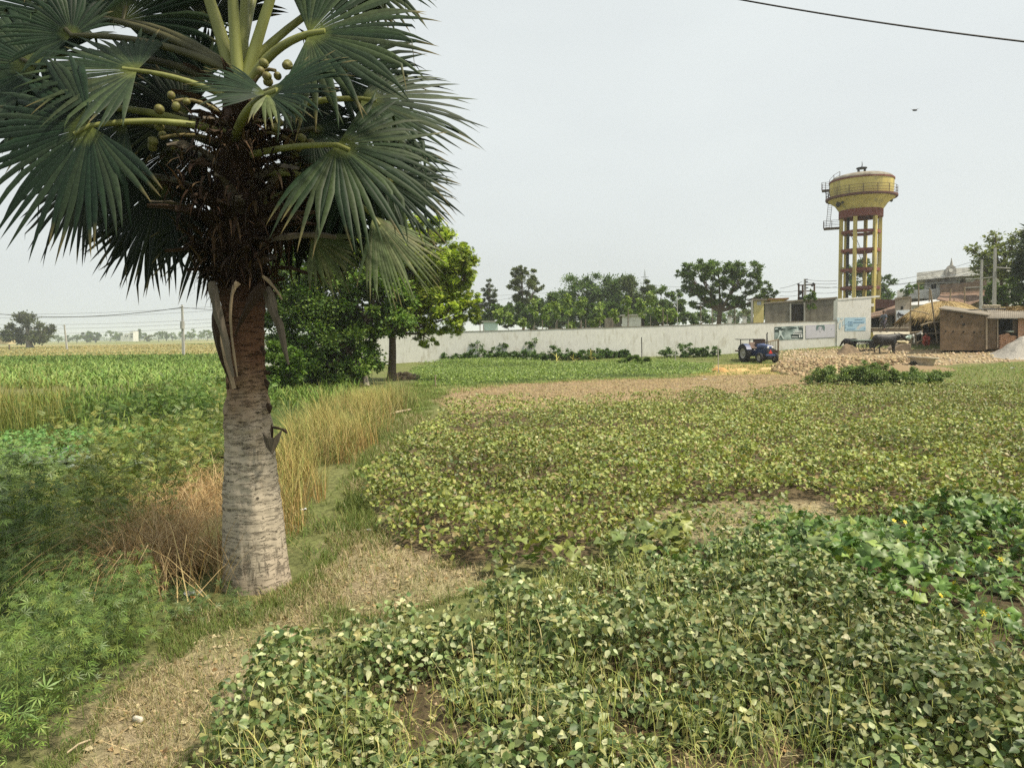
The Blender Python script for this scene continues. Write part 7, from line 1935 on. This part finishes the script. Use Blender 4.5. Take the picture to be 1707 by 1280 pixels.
skin_body('body', body, skin_m, rider, .018, 3)
sh = [(None, (-.16, 0, 1.03), (.165, .145)), (0, (-.10, 0, 1.22), (.158, .135)), (1, (-.02, 0, 1.43), (.185, .12))]
for s in (-1, 1): k = len(sh); sh += [(2, (.0, s * .19, 1.42), (.075, .075)), (k, (.07, s * .25, 1.25), (.06, .06))]
skin_body('shirt', sh, shirt_m, rider, .02, 3)
tr2 = [(None, (-.16, 0, 1.0), (.14, .16))]
for s in (-1, 1):
    kz = .70 if s > 0 else .82; fz_ = .24 if s > 0 else .44; fx_ = .10 if s > 0 else -.13
    k = len(tr2); tr2 += [(0, (-.10, s * .10, .97), (.105, .105)), (k, (.20, s * .12, kz), (.078, .078)), (k + 1, (fx_ - .02, s * .13, fz_ + .12), (.058, .058))]
skin_body('trousers', tr2, trous_m, rider, .02, 3)
MB().ball((.07, 0, 1.77), (.105, .10, .075), 12, 8).build('hair', hair_m, rider)
MB().ball((.17, 0, 1.70), (.02, .018, .025), 8, 6).build('nose', skin_m, rider)

# woman in red squatting under the thatch
wp_ = gz(P(1543.5, 577, HYT - 1.6)); wp_.z = P(1543.5, 577.2, HYT - 1.6).z
red_m = nmat('red_sari', (.24, .045, .03), .85, 8, .35, .3, 14)
woman = thing('person', 'person in a red wrap squatting at the dark hut mouth', 'person', wp_, rad(-110))
wb = [(None, (-.10, 0, .30), (.17, .15)), (0, (-.02, 0, .48), (.14, .12)), (1, (.04, 0, .66), (.15, .10)), (2, (.08, 0, .77), (.05, .05)), (3, (.11, 0, .86), (.075, .08)), (4, (.12, 0, .95), (.055, .065))]
for s in (-1, 1):
    k = len(wb); wb += [(2, (.06, s * .17, .66), (.05, .05)), (k, (.22, s * .2, .50), (.04, .04)), (k + 1, (.36, s * .10, .42), (.032, .034)), (k + 2, (.42, s * .06, .42), (.03, .038))]
    k = len(wb); wb += [(0, (.0, s * .12, .28), (.10, .10)), (k, (.32, s * .14, .46), (.065, .065)), (k + 1, (.20, s * .14, .12), (.045, .045)), (k + 2, (.30, s * .14, .03), (.035, .05))]
skin_body('body', wb, skin_m, woman, .016, 3)
ws = [(None, (-.10, 0, .24), (.22, .21)), (0, (-.03, 0, .48), (.17, .16)), (1, (.03, 0, .66), (.175, .12)), (2, (.04, 0, .80), (.085, .09)), (3, (.075, 0, .90), (.092, .10))]
for s in (-1, 1): k = len(ws); ws += [(2, (.05, s * .17, .65), (.075, .08)), (k, (.18, s * .2, .53), (.06, .06))]
for s in (-1, 1):
    k = len(ws); ws += [(0, (.02, s * .13, .28), (.14, .13)), (k, (.32, s * .14, .47), (.09, .09)), (k + 1, (.22, s * .15, .16), (.075, .08))]
skin_body('sari', ws, red_m, woman, .02, 3)
MB().ball((.10, 0, .97), (.09, .085, .06), 10, 7).build('hair', hair_m, woman)
MB().ball((.205, 0, .87), (.02, .018, .022), 8, 6).build('nose', skin_m, woman)

# ------------------------------------------------------------------ heaps, rubble, ring, basin, litter
def heap(name, label, cat, px, yb, hw, hh, mat, nrough=.18, seed=1, asym=0.0, ell=.7, scale=1.0, peak=1.5):
    b = G(px, yb - hh * .18); u = b.y / FPX
    m = MB(); vs, fs = [], []
    nr, na = 16, 48
    for i in range(nr + 1):
        t = i / nr
        for k in range(na):
            a = 2 * math.pi * k / na
            r = t * (1 + .12 * math.sin(3 * a + seed) + .06 * math.sin(7 * a + seed * 2))
            x, y = hw * u * r * math.cos(a) + asym * hw * u * (1 - t), hw * u * ell * r * math.sin(a)
            hz = hh * u * (1 - t) ** (1 / peak) if peak > 1 else hh * u * (1 - t)
            hz = hh * u * (1 - S(t) * .9 - .1 * t)
            z = hz * (1 + nrough * (float(vnoise([x], [y], .35 * scale, seed)[0]) - .5) * 2) + .1 * nrough * (float(vnoise([x], [y], .12 * scale, seed + 1)[0]) - .5)
            vs.append((x, y, z + (h1(b.x + x, b.y + y) - b.z) - .05 * t))
    fs = [(i * na + k, i * na + (k + 1) % na, (i + 1) * na + (k + 1) % na, (i + 1) * na + k) for i in range(nr) for k in range(na)]
    m.add(vs, fs, False)
    o = m.build(name, mat, None, loc=b); return tag(o, label, cat), b, u
soil_m = nmat('dug_earth', (.20, .15, .10), .95, 8, .35, .8, 25, .1)
heap('earth_mound', 'brown heap of dug earth in front of the half-hidden buffalo', 'earth heap', 1414, 592, 24, 17, soil_m, .25, 3, -.12)
heap('straw_heap', 'small orange straw and soil heap by the pale stake', 'straw heap', 1200, 621, 20, 9, nmat('orange_straw', (.44, .27, .11), .95, 12, .4, .8, 40, .1), .3, 5)
heap('straw_heap', 'low straw scatter between stake and tractor', 'straw heap', 1234, 619, 22, 6, nmat('yellow_straw', (.46, .32, .14), .95, 12, .4, .8, 40, .1), .4, 6)
heap('straw_heap', 'pale straw spread left of the clod bank', 'straw heap', 1282, 616, 28, 4, nmat('pale_straw', (.50, .38, .19), .95, 12, .4, .8, 40, .1), .4, 8)
gv_m = nmat('grey_gravel', (.33, .31, .275), .95, 25, .5, 1, 60, .1)
heap('gravel_heap', 'grey gravel heap at the right edge by the shed', 'gravel heap', 1706, 601, 60, 34, gv_m, .12, 9, .1, .8)
# the bank of broken clods: one mass of rubble
nb = NB()
ROCK_V = [(-.5, -.4, -.2), (.45, -.5, -.25), (.5, .4, -.2), (-.4, .5, -.25), (-.3, -.3, .3), (.3, -.25, .38), (.28, .3, .25), (-.35, .28, .34)]
ROCK_F = [(0, 1, 5, 4), (1, 2, 6, 5), (2, 3, 7, 6), (3, 0, 4, 7), (4, 5, 6, 7), (3, 2, 1, 0)]
RUB = PG([(1286, 620), (1305, 606), (1345, 600), (1420, 598), (1490, 598), (1520, 597), (1505, 606), (1460, 614), (1400, 624), (1330, 628)])
x, y = sample(RUB, 48, .4); N = len(x)
cx_ = np.interp(x, [RUB[0, 0], RUB[1, 0] + 1.5, RUB[3, 0], RUB[5, 0]], [.1, .85, .65, .15])
yy0 = RUB[:, 1].min(); yy1 = RUB[:, 1].max()
hz = cx_ * np.exp(-((y - (yy0 + yy1) / 2) / ((yy1 - yy0) * .32)) ** 2) * (.18 + .42 * vnoise(x, y, 1.0, 61))
M = frames(rdir(N), rdir(N)) * np.array([1.0, .75, .5]) * (.07 + .30 * RNG.random(N) ** 2.5)[:, None, None]
nb.inst(ROCK_V, ROCK_F, M, np.stack([x, y, hgt(x, y) + hz], 1), palette(N, ((.32, .25, .16), (.26, .20, .125), (.40, .325, .215), (.18, .135, .085)), .15))
gxx, gyy = np.meshgrid(np.linspace(RUB[:, 0].min(), RUB[:, 0].max(), 60), np.linspace(yy0, yy1, 26))
cx2 = np.interp(gxx, [RUB[0, 0], RUB[1, 0] + 1.5, RUB[3, 0], RUB[5, 0]], [.0, .8, .6, .0])
zz2 = hgt(gxx, gyy) + cx2 * np.exp(-((gyy - (yy0 + yy1) / 2) / ((yy1 - yy0) * .32)) ** 2) * .3 - .08
vv_ = np.stack([gxx, gyy, zz2], -1).reshape(1, -1, 3)
ff_ = [(r_ * 60 + c_, r_ * 60 + c_ + 1, r_ * 60 + 61 + c_, r_ * 60 + 60 + c_) for r_ in range(25) for c_ in range(59)]
nb.raw(vv_, ff_, np.tile(np.array([[.24, .18, .115]]), (1, 1)))
tag(nb.build('clod_rubble', DRY, smooth=False), 'bank of pale broken clods right of the tractor', 'rubble', kind='stuff')
nb = NB()
x, y = sample(VILLAGE, 9, .3); N = len(x)
M = frames(rdir(N), rdir(N)) * RNG.uniform(.05, .22, N)[:, None, None]
nb.inst(ROCK_V, ROCK_F, M, np.stack([x, y, hgt(x, y)], 1), palette(N, ((.42, .34, .23), (.36, .28, .18), (.48, .41, .30)), .15))
c = G(1690, 596); N = 900
a = RNG.uniform(0, 6.28, N); r_ = RNG.random(N) ** .5
tag(nb.build('village_rubble', DRY, smooth=False), 'loose stones over the bare ground before hut and shed', 'rubble', kind='stuff')
# concrete ring (well head) half sunk in the ground
wr = G(1537, 609)
ring = thing('concrete_ring', 'wide low concrete basin lying tilted in front of the hut', 'basin', wr, 0)
ru = wr.y / FPX
MB().lathe([(15 * ru, -.3), (19 * ru, 10.5 * ru), (23.5 * ru, 12.2 * ru), (23.5 * ru, 14.2 * ru), (21 * ru, 14.4 * ru), (18 * ru, 12 * ru), (0, 11 * ru)], (0, 0, 0), 36, Matrix.Rotation(rad(4), 3, 'Y')).build('basin_shell', nmat('aged_concrete', (.40, .36, .27), .9, 3, .25, .2, 15), ring)
MB().ball((-19 * ru, -.25, .1), (.24, .2, .16), 10, 7).build('dark_mouth', hole_m, ring)
bs_ = thing('black_pan', 'black head-pan with reddish rubble by the shed wall', 'pan', G(1631, 586))
q = bs_.location.y / FPX
MB().lathe([(0, .02), (6 * q, .02), (11.5 * q, 7 * q), (12.3 * q, 7.4 * q), (11 * q, 7.2 * q), (5.6 * q, 1.4 * q), (0, 1.2 * q)], (0, 0, 0), 28).build('pan_shell', tyre_m, bs_)
fl2 = MB()
rs = random.Random(4)
for i in range(26): fl2.ball((rs.uniform(-6, 9) * q, rs.uniform(-4, 4) * q, (6 + rs.random() * 3) * q), (rs.uniform(1, 2.2) * q, 1.5 * q, rs.uniform(.8, 1.4) * q), 6, 4)
tag(fl2.build('brick_rubble', nmat('pink_brick_bits', (.42, .22, .16), .95, 5, .4), None, loc=bs_.location), 'reddish brick bits heaped in the black pan', 'rubble')
lit = nmat('white_plastic', (.62, .63, .64), .5, 6, .15)
def scrap(name, label, px, py, hw, hh, mat, rz=0.3):
    b = G(px, py); u = b.y / FPX; m = MB()
    rs = random.Random(int(px)); vs = []
    for i in range(5):
        for k in range(5):
            vs.append(((i / 4 - .5) * 2 * hw * u + rs.uniform(-.1, .1) * hw * u, (k / 4 - .5) * 2 * hh * u * 1.3, abs(math.sin(i * 1.4 + px)) * hh * u * .5 + rs.uniform(.05, .5) * hh * u))
    n25 = len(vs); vs += [(a, b_, c - .004) for a, b_, c in vs]
    fs = [(i * 5 + k, i * 5 + k + 1, i * 5 + 6 + k, i * 5 + 5 + k) for i in range(4) for k in range(4)]
    fs += [tuple(n25 + j for j in f[::-1]) for f in fs]
    m.add(vs, fs, False); o = m.build(name, mat, None, loc=b); o.rotation_euler.z = rz
    return tag(o, label, 'litter')
scrap('plastic_bag', 'crumpled translucent grey plastic bag left of the palm foot', 322, 992, 14, 8, nmat('dirty_film', (.24, .26, .25), .3, 20, .5, .3, 30, .6))
o = scrap('wrapper', 'small orange wrapper scrap beside the plastic bag', 322, 996, 4, 3, nmat('orange_wrapper', (.5, .16, .06), .5, 8, .2))
b = G(230, 1203); u = b.y / FPX
tag(MB().box((0, 0, .018), (20 * u, 9 * u, .035), -.35).build('paper_cup', nmat('crushed_paper', (.5, .46, .38), .8, 30, .3), None, loc=b, bevel=.012), 'small crushed off-white carton on the path', 'litter')
scrap('white_scrap', 'white plastic scrap on the grass right of the gourd rows', 1688, 614, 4, 2, lit)
scrap('white_scrap', 'white scrap lying on the fallow strip', 1176, 633, 4, 2, lit)
scrap('white_scrap', 'bit of white paper at the left corner of the bean crop', 612, 884, 5, 2.5, lit)
scrap('white_scrap', 'white scrap at the foot of the tan grass', 506, 850, 5, 3, lit)
st_m = nmat('dry_stick', (.42, .34, .22), .85, 10, .2)
for lab, pa, pb_, r_ in (('pale dry stick lying on the path in front of the palm', (468, 1083), (490, 1064), .012), ('long pale pole lying in the grass beside the bean crop', (632, 700), (684, 686), .04), ('thin dry stem lying on the path near the carton', (112, 1262), (150, 1240), .006)):
    a, b = G(*pa), G(*pb_); z_ = Vector((0, 0, r_ + .02))
    tag(MB().tube([a + z_, (a + b) / 2 + z_ * 1.5, b + z_], r_, 7).build('stick', st_m), lab, 'stick')
cl_ = G(862 if False else 672, 632)
nb = NB(); N = 260
a = RNG.uniform(0, 6.28, N); rr_ = RNG.random(N) ** .5 * .9
M = frames(rdir(N), rdir(N)) * RNG.uniform(.08, .3, N)[:, None, None]
nb.inst(ROCK_V, ROCK_F, M, np.stack([cl_.x + rr_ * np.cos(a), cl_.y + rr_ * np.sin(a) * .8, cl_.z + .35 * (1 - (rr_ / .9) ** 2) * RNG.random(N)], 1), palette(N, ((.34, .26, .17), (.40, .32, .22), (.24, .18, .12)), .2))
tag(nb.build('rubbish_heap', DRY, smooth=False), 'small pale heap of dry rubbish beside the neem trunk', 'heap')
# far building on the plain
fb_ = thing('far_building', 'distant white block building on the plain horizon', 'building', gz(P(213, 566, 560)))
for x0, x1, y0, y1 in ((207, 216, 556, 566), (216, 222, 552, 566), (201, 207, 560, 566)):
    MB().prism([P(x0, y1 + 3, 560), P(x1, y1 + 3, 560), P(x1, y0, 560), P(x0, y0, 560)], (0, 8, 0)).build('wall', cream_m, fb_, world=True)
for x0, y0 in ((208.5, 559), (211.5, 559), (217.5, 556), (219.8, 556), (217.5, 560.5), (219.8, 560.5)):
    MB().prism([P(x0, y0 + 2, 559.7), P(x0 + 1.4, y0 + 2, 559.7), P(x0 + 1.4, y0, 559.7), P(x0, y0, 559.7)], (0, .2, 0)).build('window', hole_m, fb_, world=True)
fy_ = thing('far_hut', 'distant pale yellow house at the left edge of the plain', 'house', gz(P(8, 572, 330)))
MB().prism([P(-20, 574, 330), P(14, 574, 330), P(14, 563, 330), P(-20, 563, 330)], (0, 5, 0)).build('wall', nmat('far_yellow_wall', (.5, .42, .24), .9, 2, .1), fy_, world=True)
MB().prism([P(-22, 563, 329), P(15, 563, 329), P(12, 560.6, 332), P(-22, 560.6, 332)], (0, 0, .3)).build('roof', grey_m, fy_, world=True)
fw = G(16, 583)
tag(MB().tube([fw, fw + Vector((0, 0, 8.5 * fw.y / FPX))], 1.1 * fw.y / FPX, 7).build('stump', wood_m), 'dark stump-like post left of the fig tree', 'post')
# ------------------------------------------------------------------ dusty air over the plain
hz_m = bpy.data.materials.new('dusty_air'); hz_m.use_nodes = True
n_, l_ = hz_m.node_tree.nodes, hz_m.node_tree.links
n_.remove(n_['Principled BSDF'])
pv = n_.new('ShaderNodeVolumePrincipled')
pv.inputs['Color'].default_value = (.90, .95, 1.0, 1)
pv.inputs['Density'].default_value = .0004
pv.inputs['Anisotropy'].default_value = .3
l_.new(pv.outputs[0], n_['Material Output'].inputs['Volume'])
hb = MB().box((0, 4500, 19.5), (11000, 9300, 43)).build('haze', hz_m)
tag(hb, kind='stuff')
